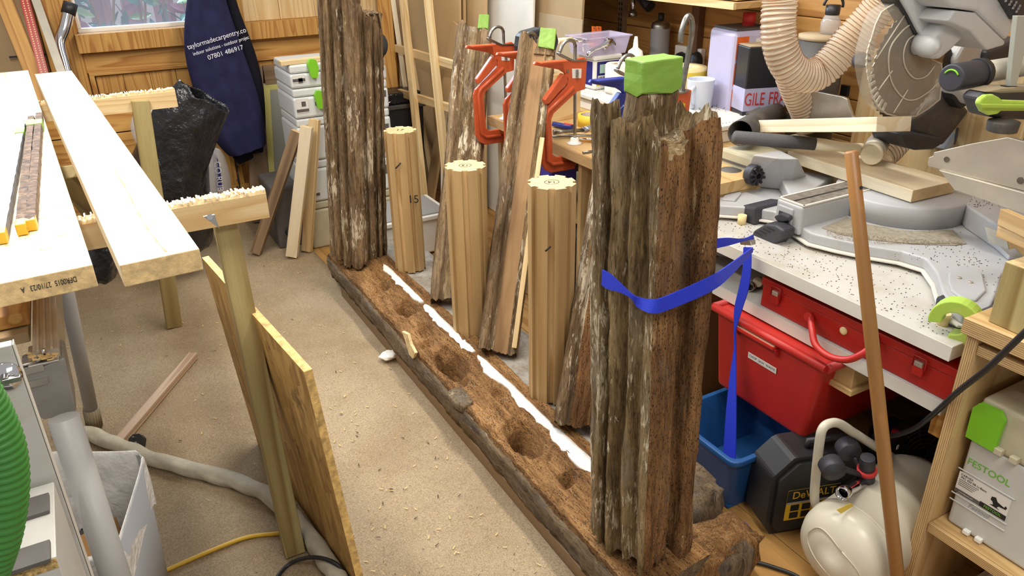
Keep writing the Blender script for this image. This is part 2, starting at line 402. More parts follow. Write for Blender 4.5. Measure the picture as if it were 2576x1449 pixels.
def smoothp(pts, n=6):
    """Catmull-Rom through points"""
    pts = [V(p) for p in pts]; out = []
    P = [pts[0]*2-pts[1]]+pts+[pts[-1]*2-pts[-2]]
    for i in range(1, len(P)-2):
        for k in range(n):
            t = k/n; a, b, c, d = P[i-1], P[i], P[i+1], P[i+2]
            out.append(.5*((2*b)+(c-a)*t+(2*a-5*b+4*c-d)*t*t+(3*b-a-3*c+d)*t**3))
    return out+[pts[-1]]
def text(s, size, M4, mat, parent, name='lettering', align='CENTER', sx=1, ext=.0003, shear=0):
    cu = bpy.data.curves.new('t', 'FONT'); cu.body = s; cu.size = size; cu.align_x = align; cu.align_y = 'CENTER'; cu.extrude = ext
    cu.shear = shear
    o = bpy.data.objects.new('t', cu); COL.objects.link(o)
    bpy.context.view_layer.update()
    me = bpy.data.meshes.new_from_object(o.evaluated_get(bpy.context.evaluated_depsgraph_get()))
    bpy.data.objects.remove(o); bpy.data.curves.remove(cu)
    for v in me.vertices: v.co.x *= sx
    me.materials.clear(); me.materials.append(M[mat]); me.name = name
    q = bpy.data.objects.new(name, me); COL.objects.link(q)
    if parent is not None: q.parent = parent; q.matrix_local = WM[parent].inverted() @ M4
    else: q.matrix_world = M4
    WM[q] = M4.copy(); return q
def copytree(o, D, label=None):
    """copy of a thing and its parts moved by matrix D"""
    r = o.copy(); COL.objects.link(r); W4 = D @ WM[o]; r.matrix_world = W4; WM[r] = W4
    if label: r['label'] = label
    for ch in [c for c in WM if c.parent == o]:
        c = ch.copy(); COL.objects.link(c); c.parent = r; c.matrix_local = ch.matrix_local.copy(); WM[c] = D @ WM[ch]
        for g in [q for q in WM if q.parent == ch]:
            d = g.copy(); COL.objects.link(d); d.parent = c; d.matrix_local = g.matrix_local.copy(); WM[d] = D @ WM[g]
    return r
def fbm(p, o=4): return noise.fractal(V(p), 1., 2., o)
# ---------------------------------------------------------------- room shell
YB, XW = 4.85, 2.62
fl = struct(MB().bb((-1.7, .2, -.08), (XW, YB+.02, -.012)).build('floor', 'hardwood_dark'))
for i in range(9):
    x0 = .93+.19*i
    y = .22 + random.random()*.5; ys = [.2, y+.35, y+1.6, y+2.85, YB]
    for a, b in zip(ys[:-1], ys[1:]):
        o = board('plank', 'floor_wood', (x0+.095, a+.001, -.006), (x0+.095, b-.001, -.006), .187, .012, (1, 0, 0), fl, .001)
# carpet with a slightly lumpy pile
b = MB(); nx, ny = 70, 120
R = []
for j in range(ny+1):
    row = []
    for i in range(nx+1):
        x = -1.65+2.595*i/nx; y = .2+4.5*j/ny
        row.append((x + (.012*fbm((x*2, y*3, 1)) if i == nx else 0), y, .006+.0022*fbm((x*9, y*9, 0))))
    R.append(row)
b.rings(R, cap=False, closed=False)
tag(b.build('carpet', 'carpet', solid=-.012), 'beige cut-pile carpet scattered with sawdust on the workshop floor', 'carpet')
# back wall of panelled pine
wb = MB().bb((-1.7, YB, -.01), (.07, YB+.1, 2.0)).bb((.07, YB, -.01), (.80, YB+.1, 1.142)).bb((.80, YB, -.01), (XW+.1, YB+.1, 2.0)).bb((.07, YB, 1.95), (.80, YB+.1, 2.0))
wb = struct(wb.build('wall_back', 'wall_pine_dark'))
def vb(n, m, x0, x1, z0, z1, y0, y1, horiz=False, bev=.003, par=None):
    if horiz: return board(n, m, (x0, (y0+y1)/2, (z0+z1)/2), (x1, (y0+y1)/2, (z0+z1)/2), z1-z0, y1-y0, (0, 0, 1), par or wb, bev)
    return board(n, m, ((x0+x1)/2, (y0+y1)/2, z0), ((x0+x1)/2, (y0+y1)/2, z1), x1-x0, y1-y0, (1, 0, 0), par or wb, bev)
for x0, x1 in ((-.10, .065), (.80, .925), (1.76, 1.88)): vb('stile', 'wall_pine', x0, x1, .0, 1.95, YB-.035, YB)
vb('stile', 'wall_pine', .03, .072, 1.15, 1.95, YB-.02, YB+.05)
for x0, x1 in ((.05, .80), (.915, 1.76)):
    n = 9; w = (x1-x0)/n
    for i in range(n): vb('ledge_block', 'wall_pine', x0+i*w, x0+(i+1)*w, 1.052, 1.145, YB-.085, YB, False, .0006)
    vb('rail', 'wall_pine', x0+.015, x1, .94, 1.05, YB-.03, YB, True)
    vb('moulding', 'wall_pine', x0+.02, x1, .925, .943, YB-.045, YB, True)
    vb('moulding', 'wall_pine', x0+.02, x0+.045, .2, .93, YB-.045, YB)
    n = 5; w = (x1-x0-.07)/n
    for i in range(n): vb('panel', 'wall_pine', x0+.05+i*w, x0+.05+(i+1)*w-.002, .2, .92, YB-.022, YB, False, .001)
    vb('rail', 'wall_pine', x0+.015, x1, .06, .2, YB-.03, YB, True)
for i in range(4): vb('panel', 'pine', .93+i*.21, 1.138+i*.21, 1.146, 1.95, YB-.012, YB, False, .001)
vb('panel', 'mdf_dull', -.75, -.105, .4, 1.95, YB-.012, YB, False, .001)
vb('batten', 'wall_pine', -.42, -.36, .0, 1.95, YB-.05, YB)
b = MB().bb(A(22, 140, y=YB-.03)-V((0, .006, .012)), A(118, 140, y=YB-.03)+V((0, .0, .012)))
for px in (50, 75, 112): b.tube([A(px, 139, y=YB-.036), A(px, 139, y=YB-.043)], .006, 8)
b.build('bolt_plate', 'black', wb)
b = MB().bb(A(588, 395, y=YB-.03), A(606, 478, y=YB-.036))
for k in range(5): b.tube([A(597, 402+17*k, y=YB-.036), A(597, 402+17*k, y=YB-.04)], .006, 8)
b.build('strap_hinge', 'black', wb)
struct(board('baseboard_back', 'skirt', (.25, YB-.10, .035), (.97, YB-.10, .035), .12, .07, (0, 1, 0), None, .004))
# window with hazy pane, shrub and fence outside
wn = struct(MB().bb((.072, YB+.03, 1.142), (.80, YB+.07, 1.165)).bb((.072, YB+.03, 1.165), (.09, YB+.07, 1.95)).bb((.78, YB+.03, 1.165), (.80, YB+.07, 1.95)).build('window_1', 'white_pl', bevel=.003))
MB().bb((.09, YB+.045, 1.165), (.78, YB+.05, 1.95)).build('pane', 'pane', wn)
M['leaf'] = pm('laurel_leaf', (62, 122, 104), .35, var=.35, vs=6)
M['leaf_pale'] = pm('pale_laurel_leaf', (124, 160, 96), .35, var=.2, vs=6)
M['leaf_pink'] = pm('pinkish_leaf', (176, 128, 150), .5, var=.1)
M['fence'] = wood('pink_fence', (196, 150, 158), (164, 124, 136), 8, .05)
sh = thing('laurel_shrub', 'laurel shrub with long glossy leaves outside the window', 'shrub', (.35, 5.3, .6))
b = MB()
for k in range(7): b.tube(smoothp([(.1+.09*k, 5.32, .6), (.12+.1*k+random.uniform(-.1, .1), 5.3+random.uniform(-.1, .1), 1.1), (.1+.11*k+random.uniform(-.15, .15), 5.3, 1.75)], 4), .008, 6)
b.build('stem', 'cardboard', sh)
lm = {}
def leafmesh(m):
    L = .12; R = []
    for i in range(7):
        t = i/6; w = .022*math.sin(PI*min(1, t*.96+.02))**.8
        R.append([(-w, 0, L*t), (0, .006, L*t-.002), (w, 0, L*t)])
    return MB().rings(R, False, True, False)
pr = None; protos = {}
for k in range(190):
    m = random.choices(['leaf', 'leaf_pale', 'leaf_pink'], [.8, .12, .08])[0]
    x = random.uniform(-.05, .75); y = random.uniform(5.12, 5.5); z = random.uniform(1.0, 1.75)
    d = V((random.gauss(0, .7), random.gauss(-.3, .3), random.gauss(-.2, .8)))
    M4 = along((x, y, z), d, (random.gauss(0, 1), .2, random.gauss(0, 1))) @ Matrix.Scale(random.uniform(.7, 1.2), 4)
    if m not in protos: protos[m] = leafmesh(m).build('leaf', m, sh, M4=M4)
    else:
        c = protos[m].copy(); COL.objects.link(c); c.parent = sh; c.matrix_local = WM[sh].inverted() @ M4; WM[c] = M4
fe = thing('garden_fence', 'pinkish slatted garden fence behind the shrub outside the window', 'fence', (.5, 5.9, 0))
for i in range(16): board('slat', 'fence', (-.9+.19*i, 5.9, .02), (-.9+.19*i+.01, 5.9, 2.0), .13, .02, (1, 0, 0), fe)
board('fence_rail', 'fence', (-1, 5.93, 1.35), (2.2, 5.93, 1.35), .08, .03, (0, 0, 1), fe)
board('fence_rail', 'fence', (-1, 5.93, .5), (2.2, 5.93, .5), .08, .03, (0, 0, 1), fe)
MB().bb((-3, 4.97, -.2), (4, 7, -.02)).build('ground', 'leaf')['kind'] = 'structure'
# right wall of tongue and groove boards
wr = struct(MB().bb((XW+.014, .2, -.01), (XW+.1, YB, 2.0)).build('wall_right', 'wall_pine_dark'))
for k in range(14): board('plank', 'wall_pine_dark', (XW+.008, .2, .075+.142*k), (XW+.008, YB, .075+.142*k), .139, .016, (0, 0, 1), wr, .004)
tr = struct(board('trim_1', 'hardwood_dark', A(1765, 30, x=XW-.02)*V((1, 1, 0)) if False else (XW-.02, A(1765, 40, x=XW).y, .8), (XW-.02, A(1765, 40, x=XW).y, 1.75), .05, .04, (0, 1, 0)))
# slotted shelf upright on right wall
p = A(1563, 60, x=XW-.02)
b = MB().bb((XW-.03, p.y-.022, .8), (XW-.001, p.y+.022, 2.0))
u = b.build('shelf_upright', 'alu')
tag(u, 'slotted metal shelf upright fixed to the boarded right wall', 'bracket')
b = MB()
for k in range(40):
    for s in (-1, 1): b.bb((XW-.031, p.y+s*.01-.004, .9+.026*k), (XW-.0295, p.y+s*.01+.004, .916+.026*k))
b.build('slot', 'black', u)['kind'] = 'stuff'
# shelf over the bench
Xs = 2.28; c0 = A(1852, 24, x=Xs)
zt = c0.z+.03
sh2 = thing('wall_shelf', 'plywood shelf board on brackets above the bench', 'shelf', (Xs+.15, 2.9, c0.z))
board('shelf_board', 'ply', (Xs+.16, c0.y, c0.z+.012), (Xs+.16, 4.0, c0.z+.012), .32, .024, (1, 0, 0), sh2, .001)
board('shelf_edging', 'pine', (Xs-.008, c0.y, c0.z+.012), (Xs-.008, 4.0, c0.z+.012), .026, .016, (0, 0, 1), sh2, .001)
MB().bb((Xs+.02, p.y-.006, c0.z-.03), (XW-.02, p.y+.006, c0.z-.001)).build('bracket_arm', 'alu', sh2)
tag(board('pine_plank', 'pine', (Xs+.12, c0.y+.02, c0.z+.044), (Xs+.12, 3.6, c0.z+.044), .2, .03, (1, 0, 0), None, .002), 'pine plank lying on the plywood shelf', 'plank')
# ---------------------------------------------------------------- things along the back wall
def down(p0, p1, z=0.):
    t = (z-p0.z)/(p1.z-p0.z); return p0+(p1-p0)*t
crt = thing('timber_crate', 'brown timber crate under the leaning rules behind the planks', 'crate', (-.02, 4.52, 0))
for k in range(6): board('slat', 'wall_pine', (-.27, 4.40, .07+.14*k), (.30, 4.40, .07+.14*k), .134, .016, (0, 0, 1), crt, .002)
MB().bb((-.27, 4.409, .002), (.30, 4.74, .84)).build('crate_body', 'hardwood_dark', crt)
p1 = A(-6, -40, y=4.80); p0 = A(85, 190, y=4.62)
tag(board('pine_batten', 'wall_pine', down(p0, p1, .842), p1, .075, .035, (1, 0, 0)), 'pine batten leaning in the left corner beside the red rule', 'batten')
p1 = A(52, -40, y=4.79); p0 = A(112, 190, y=4.58); f0 = down(p0, p1, .842)
r = thing('red_guide_rule', 'red perforated guide rule leaning left of the window', 'rule', f0)
d = (p1-f0).normalized()
board('rule_body', 'red', f0, p1, .042, .012, (1, 0, 0), r)
M4 = along(f0, d, (1, 0, 0)); b = MB(); L = (p1-f0).length; yy = -.0065
for k in range(int(L/.012)):
    for s in (-1, 1): b.box((s*.009, yy if M4.col[1][1] > 0 else -yy, .01+.012*k), (.006, .001, .006), M4)
o = b.build('perforation', 'pale_yellow', r); o['kind'] = 'stuff'
p1 = A(76, -40, y=4.78); p0 = A(150, 170, y=4.5)
tag(board('steel_rule', 'alu_dusty', down(p0, p1, .842), p1, .04, .006, (1, .2, 0)), 'grey steel straightedge leaning between red rule and chrome tube', 'straightedge')
# chrome vacuum tube
pts = [A(a, bb, y=yv) for a, bb, yv in ((174, 24, 4.68), (163, 70, 4.66), (152, 100, 4.65), (153, 125, 4.63), (163, 160, 4.6), (175, 200, 4.57))]
vt = thing('vacuum_tube', 'bent chrome vacuum tube with black collar leaning by the window', 'tube', pts[-1]*V((1, 1, 0)))
q = smoothp(pts+[V((pts[-1].x+.03, pts[-1].y-.03, .842))], 6)
MB().tube(q, .028, 14).build('tube', 'chrome', vt)
MB().tube([pts[0]+(pts[0]-pts[1])*.35, pts[0]-(pts[0]-pts[1])*.25], .0335, 14).build('collar', 'black', vt)
# jacket
YJ = 4.60
rows = [(-70, 486, 560), (-20, 474, 565), (0, 470, 567), (60, 463, 588), (130, 461, 612), (200, 478, 637), (260, 498, 652), (320, 520, 664), (350, 537, 667), (375, 557, 669), (389, 572, 669), (392, 576, 669), (393, 577, 668)]
jk = thing('navy_jacket', 'navy work jacket with white lettering hanging by the window', 'jacket', (.75, YJ, .4))
R = []; n = 40
for py, l, r_ in rows:
    a, c = A(l, py, y=YJ), A(r_, py - 32*max(0, min(1, (py-190)/190.)), y=YJ); mid = (a+c)/2; hw = (c-a)*.5; ring = []
    for k in range(n):
        t = 2*PI*k/n; x = math.cos(t); yy = math.sin(t)
        fold = 1+.12*math.sin(x*9+mid.z*3)*abs(yy)+.1*math.sin(x*4-mid.z*5)*abs(yy)
        ring.append(mid+hw*x*(1 if abs(x) > .3 else 1)+V((0, .075*yy*fold, 0)))
    R.append(ring)
MB().rings(R).build('jacket_body', 'navy', jk, sub=1)
R = []
for py, l, r_ in ((-60, 555, 580), (0, 560, 592), (60, 576, 615), (130, 598, 643), (200, 616, 661), (260, 632, 667), (320, 645, 668), (375, 650, 664)):
    a, c = A(l, py, y=YJ+.07), A(r_, py, y=YJ+.07); mid = (a+c)/2; hw = (c-a)*.5
    R.append([mid+hw*math.cos(2*PI*k/20)+V((0, .05*math.sin(2*PI*k/20), 0)) for k in range(20)])
lab(MB().rings(R).build('jacket_side', 'navy_rib', jk, sub=1), 'dark side panel')
for pxl in (((580, 388), (632, 372), (640, 398), (602, 416)), ((630, 372), (664, 360), (664, 384), (634, 388))):
    MB().slab([A(a, bb, y=YJ-.005) for a, bb in pxl], .05, (0, -1, 0)).build('cuff', 'navy_rib', jk, .01)
o = A(546, 97, y=YJ-.092); xd = A(593, 82, y=YJ-.080)-A(497, 111, y=YJ-.080)
upv = V((-.10, 0, 1))
for k, (s, sz, dx) in enumerate((('taylormadecarpentry.co', .036, .0), ('indoor solutions - outdoor projec', .026, .0), ('07801 486917', .034, .0))):
    text(s, sz, frame(o-upv*(.040*k)+xd.normalized()*(.012*k), xd, upv), 'white_print', jk, sx=(.92, .86, 1.)[k])
# framed panel leaning on back wall
fp = thing('framed_panel', 'brown framed door panel with grey inset leaning behind white cases', 'panel', (1.2, 4.55, 0))
T = lambda x, z: V((x, 4.61+.195*z, z))
tl = A(648, 175, y=4.74).x
board('stile', 'dark_frame', T(.80, .01), T(.925, .90), .11, .025, (1, 0, 0), fp)
board('stile', 'dark_frame', T(1.46, .01), T(1.46, .90), .11, .025, (1, 0, 0), fp)
board('rail', 'dark_frame', T(.98, .845), T(1.41, .845), .11, .025, (0, 0, 1), fp)
board('rail', 'dark_frame', T(.87, .07), T(1.41, .07), .12, .025, (0, 0, 1), fp)
M['grey_inset'] = pm('grey_inset', (138, 138, 128), .4)
M['masking'] = pm('yellow_masking', (196, 188, 110), .7)
MB().hexa([T(.85, .12)+V((0, .02, 0)), T(1.42, .12)+V((0, .02, 0)), T(1.42, .8)+V((0, .02, 0)), T(.95, .8)+V((0, .02, 0))], [T(.85, .12)-V((0, .0, 0)), T(1.42, .12), T(1.42, .8), T(.95, .8)]).build('inset', 'grey_inset', fp)
for a, c, w in (((.965, .775), (1.41, .775), .03), ((.895, .13), (.985, .79), .035)):
    board('tape_border', 'masking', T(*a)-V((0, .002, 0)), T(*c)-V((0, .002, 0)), w, .002, (1, 0, 0) if w > .03 else (0, 0, 1), fp)
# white cases
def rbox(b, lo, hi): return b.bb(lo, hi)
zs = [(0, .27, 'sys_beige'), (.272, .50, 'sys_white'), (.502, .73, 'sys_white'), (.732, .885, 'sys_white'), (.887, 1.005, 'sys_white')]
XA, XB, YF = .955, 1.475, 4.03
names = ['bottom', 'second from bottom', 'middle', 'second from top', 'topmost']
for k, (z0, z1, m) in enumerate(zs):
    s = thing('tool_case', 'white tool case, %s of the stack behind the old post' % names[k], 'case', (1.2, YF+.17, z0), 'white tool cases in the back stack')
    MB().bb((XA, YF, z0), (XB, YF+.34, z1-.045)).build('case_body', m, s, .012)
    MB().bb((XA+.003, YF+.003, z1-.043), (XB-.003, YF+.337, z1)).build('case_lid', m, s, .01)
    lx = (1.135, 1.115, 1.10, 1.09, 1.075)[k]
    if k in (1, 3, 4):
        MB().prism([(-.016, -.046), (.014, -.05), (.027, .0), (.018, .04), (-.012, .046), (-.027, .022)], 0, .03, frame((lx, YF, z1-.055 if k != 1 else z1-.1), (1, 0, 0), (0, 0, 1)) @ Matrix.Scale(-1, 4, (0, 0, 1)) if False else Matrix(((1, 0, 0, lx), (0, 0, -1, YF+.004), (0, 1, 0, (1.0, .60, .60, .825, .985)[k] if k != 1 else .36), (0, 0, 0, 1)))).build('latch', 'lime', s, .006)
    if k > 0:
        MB().bb((XA+.012, YF-.002, z0+.03), (XA+.075, YF+.002, z1-.05)).build('label_card', 'label_white', s)
        MB().bb((XA+.012, YF-.003, z0+.035), (XA+.075, YF+.0, z0+.05)).bb((XA+.04, YF-.003, z1-.09), (XA+.062, YF, z1-.065)).build('label_print', 'darkgrey_strip', s)
    MB().bb((1.40, YF-.003, z0+.09*(z1-z0)/.22), (1.46, YF+.01, z0+.14*(z1-z0)/.22)).build('grip_recess', 'darkgrey_strip', s, .002)
text('Li', .03, Matrix(((1, 0, 0, 1.075), (0, 0, -1, YF-.002), (0, 1, 0, .80), (0, 0, 0, 1))), 'ink', s)
tag(board('pine_strip', 'pine', (.92, YF+.03, 1.017), (1.18, YF+.05, 1.018), .05, .022, (0, 1, 0)), 'thin pine strip lying on top of the white case stack', 'strip')
ed = thing('ear_defender', 'black rounded ear defender on the white case stack', 'ear defender', (1.44, YF+.08, 1.007))
MB().lathe([(.0, 0), (.035, .003), (.048, .02), (.05, .06), (.04, .085), (.0, .09)], 16, Matrix.Translation((1.43, YF+.02, 1.07)) @ Matrix.Rotation(PI/2, 4, 'X') @ Matrix.Scale(1.3, 4, (0, 1, 0))).build('ear_cup', 'black', ed)
MB().bb((1.40, YF-.05, 1.0055), (1.45, YF+.03, 1.02)).build('ear_pad', 'black_dusty', ed, .004)
gc = thing('grey_case', 'dark grey case standing on the floor left of the white stack', 'case', (.86, 4.3, 0))
MB().bb((.79, 4.12, 0), (.945, 4.45, .36)).build('case_body', 'darkgrey_strip', gc, .015)
MB().lathe([(.028, 0), (.03, .003), (.02, .004)], 16, Matrix.Translation((.86, 4.119, .1)) @ Matrix.Rotation(PI/2, 4, 'X'), cap=False).build('round_emblem', 'black', gc)
# offcuts leaning on the cases
s1 = A(748, 330, y=4.02); tag(board('timber_offcut', 'grey_oak', (.655, 4.10, .022), s1, .055, .045, (.8, -.5, 0), endmat='pine_end'), 'greyish brown timber offcut, leftmost of three leaning on white cases', 'offcut')
s2 = A(772, 318, y=3.93); tag(board('timber_offcut', 'white_pine', (.815, 3.955, .018), s2, .06, .04, (.8, -.45, 0), endmat='pine_end'), 'pale timber offcut in front of the others, leaning on white cases', 'offcut')
s3 = A(792, 300, y=3.99); tag(board('timber_offcut', 'pine', (.91, 4.0, .012), s3, .055, .03, (.7, -.7, 0), endmat='pine_end'), 'pine timber offcut, rightmost of three leaning on white cases', 'offcut')
# black bags
def blob(rows, y, depth, n=26, amp=.02, seed=0, M4=None):
    R = []
    for j, (py, l, r_) in enumerate(rows):
        a, c = A(l, py, y=y), A(r_, py, y=y); mid = (a+c)/2; hw = (c-a).length*.5; ring = []
        f = math.sin(PI*(j+.6)/(len(rows)+.2))**.5
        for k in range(n):
            t = 2*PI*k/n; d = V((math.cos(t)*hw, math.sin(t)*depth*f, 0))
            ring.append(mid+d*(1+amp*6*fbm((math.cos(t)*1.6+seed, math.sin(t)*1.6, mid.z*4)))+V((0, 0, amp*fbm((t, j, seed)))))
        R.append(ring)
    return MB().rings(R)
bg = thing('rubbish_sack', 'black plastic rubbish sack with open mouth flopping towards the jacket', 'sack', (.35, 4.0, 0))
blob([(310, 372, 470), (350, 338, 510), (410, 325, 525), (470, 330, 530), (530, 350, 535), (590, 380, 540), (640, 400, 545)], 4.02, .19, amp=.03).build('sack_body', 'bag', bg, sub=1)
ctr = [(450, 500, .10), (447, 430, .13), (448, 372, .155), (462, 325, .16), (490, 276, .14), (516, 240, .125)]
R = []
m0 = A(470, 212, y=3.86); m1 = A(563, 268, y=3.86); 
for j, (px, py, rr) in enumerate(ctr):
    c = A(px, py, y=3.95-.02*j); t = j/(len(ctr)-1)
    u = (m1-m0).normalized()*rr; w = V((0, 1, 0))*(.13*(1-t)+.05*t)+V((0, 0, .012*t))
    R.append([c+u*math.cos(2*PI*k/30)+w*math.sin(2*PI*k/30)+V((1, 1, 1))*(.022*fbm((k*.45, j*.9, 3))) for k in range(30)])
MB().rings(R, cap=False).build('sack_mouth', 'bag', bg, sub=1, solid=-.003)
b = MB()
for k in range(16):
    c = A(random.gauss(468, 12), random.gauss(295, 16), y=3.815); s = random.uniform(.003, .009)
    b.box(c, (s*1.6, .002, s))
o = b.build('paint_fleck', 'label_white', bg); o['kind'] = 'stuff'
b2g = blob([(560, 225, 280), (590, 212, 296), (640, 210, 305), (690, 222, 300), (702, 240, 285)], 3.0, .10, amp=.03, seed=9).build('black_sack', 'bag', sub=1)
tag(b2g, 'black plastic sack slumped on the carpet under the planks', 'sack')
cs = blob([(250, 375, 420), (290, 318, 440), (330, 330, 440), (370, 345, 430)], 4.25, .06, amp=.03, seed=3).build('clear_sack', 'film', sub=1)
tag(cs, 'crumpled clear plastic bag behind the back trestle leg', 'bag')
cs = blob([(330, 500, 530), (380, 470, 545), (430, 465, 552), (480, 460, 552), (510, 460, 550)], 4.12, .09, amp=.03, seed=5).build('clear_sack', 'film', sub=1)
tag(cs, 'clear plastic sack bulging beside the black rubbish sack', 'bag')
rb = thing('rubble_sack', 'clear rubble sack with dark blue printed band near the floor', 'bag', (.56, 4.35, 0))
R = []
for py, px, w in ((365, 530, 26), (420, 547, 30), (480, 553, 34), (540, 540, 40), (600, 520, 50)):
    R.append([A(px-w+2*w*(.5+.5*math.cos(t)), py, y=4.36+.09*math.sin(t)) for t in [2*PI*k/20 for k in range(20)]])
MB().rings(R).build('sack_body', 'film', rb, sub=1)
bp = [A(a, bb, y=4.24) for a, bb in ((530, 372), (548, 400), (556, 440), (559, 475), (543, 475), (541, 440), (536, 405))]
MB().slab(bp, .004, (0, -1, 0)).build('printed_band', 'blue_print', rb)
text('CO RUB', .045, frame(A(550, 444, y=4.235), A(556, 480, y=4.235)-A(547, 410, y=4.235), A(580, 440, y=4.235)-A(550, 444, y=4.235)), 'white_print', rb)
# ---------------------------------------------------------------- trestles and planks on the left
ZP = 1.1
def plank(name, corners, t, label, mat, endtxt=None):
    (fl_, fr, nl, nr) = corners
    p0 = (V(nl)+V(nr))/2; p1 = (V(fl_)+V(fr))/2; w = (V(nr)-V(nl)).length
    M4 = along(p0+V((0, 0, -t/2)), p1-p0, V(nr)-V(nl)); L = (p1-p0).length; w2 = (V(fr)-V(fl_)).length
    b = MB().bb((-w/2, -t/2, 0), (w/2, t/2, L)); b.mi[0] = b.mi[1] = 1
    o = b.build(name, [mat, 'pine_end'], None, .002, M4)
    return tag(o, label, 'plank')
z0 = ZP
pl1 = plank('pine_plank', [A(-60, 184, z=z0), A(79, 180, z=z0), A(-62, 728, z=z0), A(232, 664, z=z0)], .044, 'pale pine plank nearest the left edge with dark bars on it', 'white_pine')
pl2 = plank('pine_plank', [A(83, 190, z=z0), A(183, 174, z=z0), A(300, 667, z=z0), A(502, 626, z=z0)], .044, 'pale pine plank lying over two trestles, right of the stamped one', 'white_pine')
pe = WM[pl1]
text('DFR0015  27/10/23   A', .0150, pe @ Matrix(((-1, 0, 0, .016), (0, -1 if (pe.to_3x3() @ V((0, 1, 0))).z > 0 else 1, 0, -.002), (0, 0, -1, -.0006), (0, 0, 0, 1))), 'ink', pl1, sx=.62)
b = MB()
for px, py in ((25, 615), (115, 625), (160, 590), (105, 548), (180, 548), (95, 530), (135, 270), (60, 250), (30, 560), (150, 520)):
    b.lathe([(.006, 0), (.005, .0003)], 10, T3(*A(px, py, z=z0+.0002)) @ Matrix.Scale(1.6, 4, (1, 0, 0)))
b.build('knot', 'pine', pl1)['kind'] = 'stuff'
b = MB()
pts = [A(a, c, z=z0+.0003) for a, c in ((290, 430), (315, 470), (335, 510), (355, 548), (375, 580), (398, 610), (418, 633))]
for a, c in zip(pts[:-1], pts[1:]):
    w = V((.0035, .001, 0)); b.add([a-w*.6, a+w*.6, c+w, c-w], [(0, 1, 2, 3)])
o = MB()
for a, c in zip(pts[:-1], pts[1:]): o.tube([a, c], .0018, 5)
o.build('resin_streak', 'pine', pl2)
# three small bars with green tape on plank 1
zb = z0+.013
def bar(label, near, far, m, tape, sd):
    p0, p1 = A(*near, z=zb), A(*far, z=zb); t = thing('small_bar', label, 'bar', p0*V((1, 1, 0))+V((0, 0, z0)), 'short bars on the left plank')
    M4 = along(p0, p1-p0, (1, 0, 0)); L = (p1-p0).length; R = []
    for j in range(41):
        R.append([M4 @ V((x*.0088*(1+.18*fbm((j*.6, x, sd))), y*.011*(1+.15*fbm((j*.5, y*2, sd+4))), L*j/40)) for x, y in ((-1, -1), (0, -1.05), (1, -1), (1.05, 0), (1, 1), (0, 1.05), (-1, 1), (-1.05, 0))])
    MB().rings(R, smooth=False).build('bar_body', m, t)
    if tape:
        MB().bb((-.0112, -.0135, L*tape[0]), (.0112, .0135, L*tape[1]), M4).build('tape_band', 'green_tape', t, .002)
    MB().bb((-.0094, -.0118, -.001), (.0094, .0118, L*.035), M4).build('tip', 'yellow_lbl' if m != 'lead' else 'yellow_lbl', t, .002)
    return t, M4, L
tb, M4, L = bar('grey lead-like bar with yellow end, leftmost of the three short bars', (2, 600), (57, 318), 'lead', (.86, .93), 1)
MB().slab([A(a, c, z=zb+.003) for a, c in ((50, 332), (40, 338), (28, 322), (34, 334), (38, 342))], .001).build('tape_tail', 'green_tape', tb)
bar('brown flaky bar in the middle of the three short bars', (54, 578), (80, 300), 'rust_bar', (.87, .94), 2)
bar('brown flaky bar, rightmost of the three short bars', (78, 567), (100, 292), 'rust_bar', (.84, .90), 3)
def trestle(label, bar_px, Yb, ztop, leg_foot, leg_top, lw, seed, extra=None):
    x0, x1 = bar_px
    t = thing('trestle', label, 'trestle', (leg_foot.x, leg_foot.y, 0))
    h = .075; R = []; N = 150; rnd = random.Random(seed); lev = 0
    b = MB(); prof = []
    for i in range(N+1):
        if i % rnd.choice((2, 3, 4)) == 0: lev = -rnd.random()*.008
        prof.append(lev+rnd.uniform(-.002, .002))
    for i in range(N+1):
        x = x0+(x1-x0)*i/N; z = ztop+prof[i]
        R.append([V((x, Yb-.0225, ztop-h)), V((x, Yb-.0225, ztop-.012)), V((x, Yb-.019, z)), V((x, Yb, z-.002+rnd.uniform(-.002, .003))), V((x, Yb+.0225, z-.002)), V((x, Yb+.0225, ztop-h))])
    M4 = along((0, 0, 0), (1, 0, 0), (0, 0, 1)); inv = M4.inverted()
    b.rings([[inv @ p for p in r] for r in R], smooth=False).build('crossbar', 'pine', t, M4=M4)
    # loose sawn splinters along the chewed top
    s = MB()
    for i in range(90):
        x = rnd.uniform(x0+.004, x1-.004); s.box((x, Yb+rnd.uniform(-.012, .014), ztop-.004), (rnd.uniform(.002, .006), .03, rnd.uniform(.004, .009)))
    s.build('chewed_edge', 'white_pine', t)['kind'] = 'stuff'
    board('leg', 'treated', leg_foot, leg_top, lw, .045, (1, 0, 0), t, .003)
    return t
lf, lt = V((.247, 1.782, .009)), A(562, 545, z=.98)
t1 = trestle('front timber trestle with chewed crossbar and greenish leg', (-.22, .352), A(690, 465, z=1.056).y, 1.056, lf, lt, .056, 3)
MB().slab([A(a, c, y=1.80) for a, c in ((512, 545), (540, 540), (552, 575))], .004, (0, -1, 0)).build('hinge_bracket', 'alu', t1)
MB().tube([A(528, 546, y=1.797), A(528, 546, y=1.79)], .007, 8).build('bolt', 'chrome', t1)
p0 = A(205, 520, y=2.6); p1 = A(170, 400, y=2.9)
board('brace', 'treated', V((-.05, 3.3, .62)), V((-.085, 2.62, .985)), .07, .04, (1, 0, 0), t1, .003)
lf2 = V((.142, 3.447, .009)); lt2 = A(352, 252, y=3.43)
zt2 = 1.056
Yb2 = 3.46
t2 = trestle('back timber trestle with chewed crossbar near the rubbish sack', (-.20, A(434, 205, y=Yb2).x), Yb2, 1.056, lf2, lt2+V((0, .01, -.0)), .066, 9)
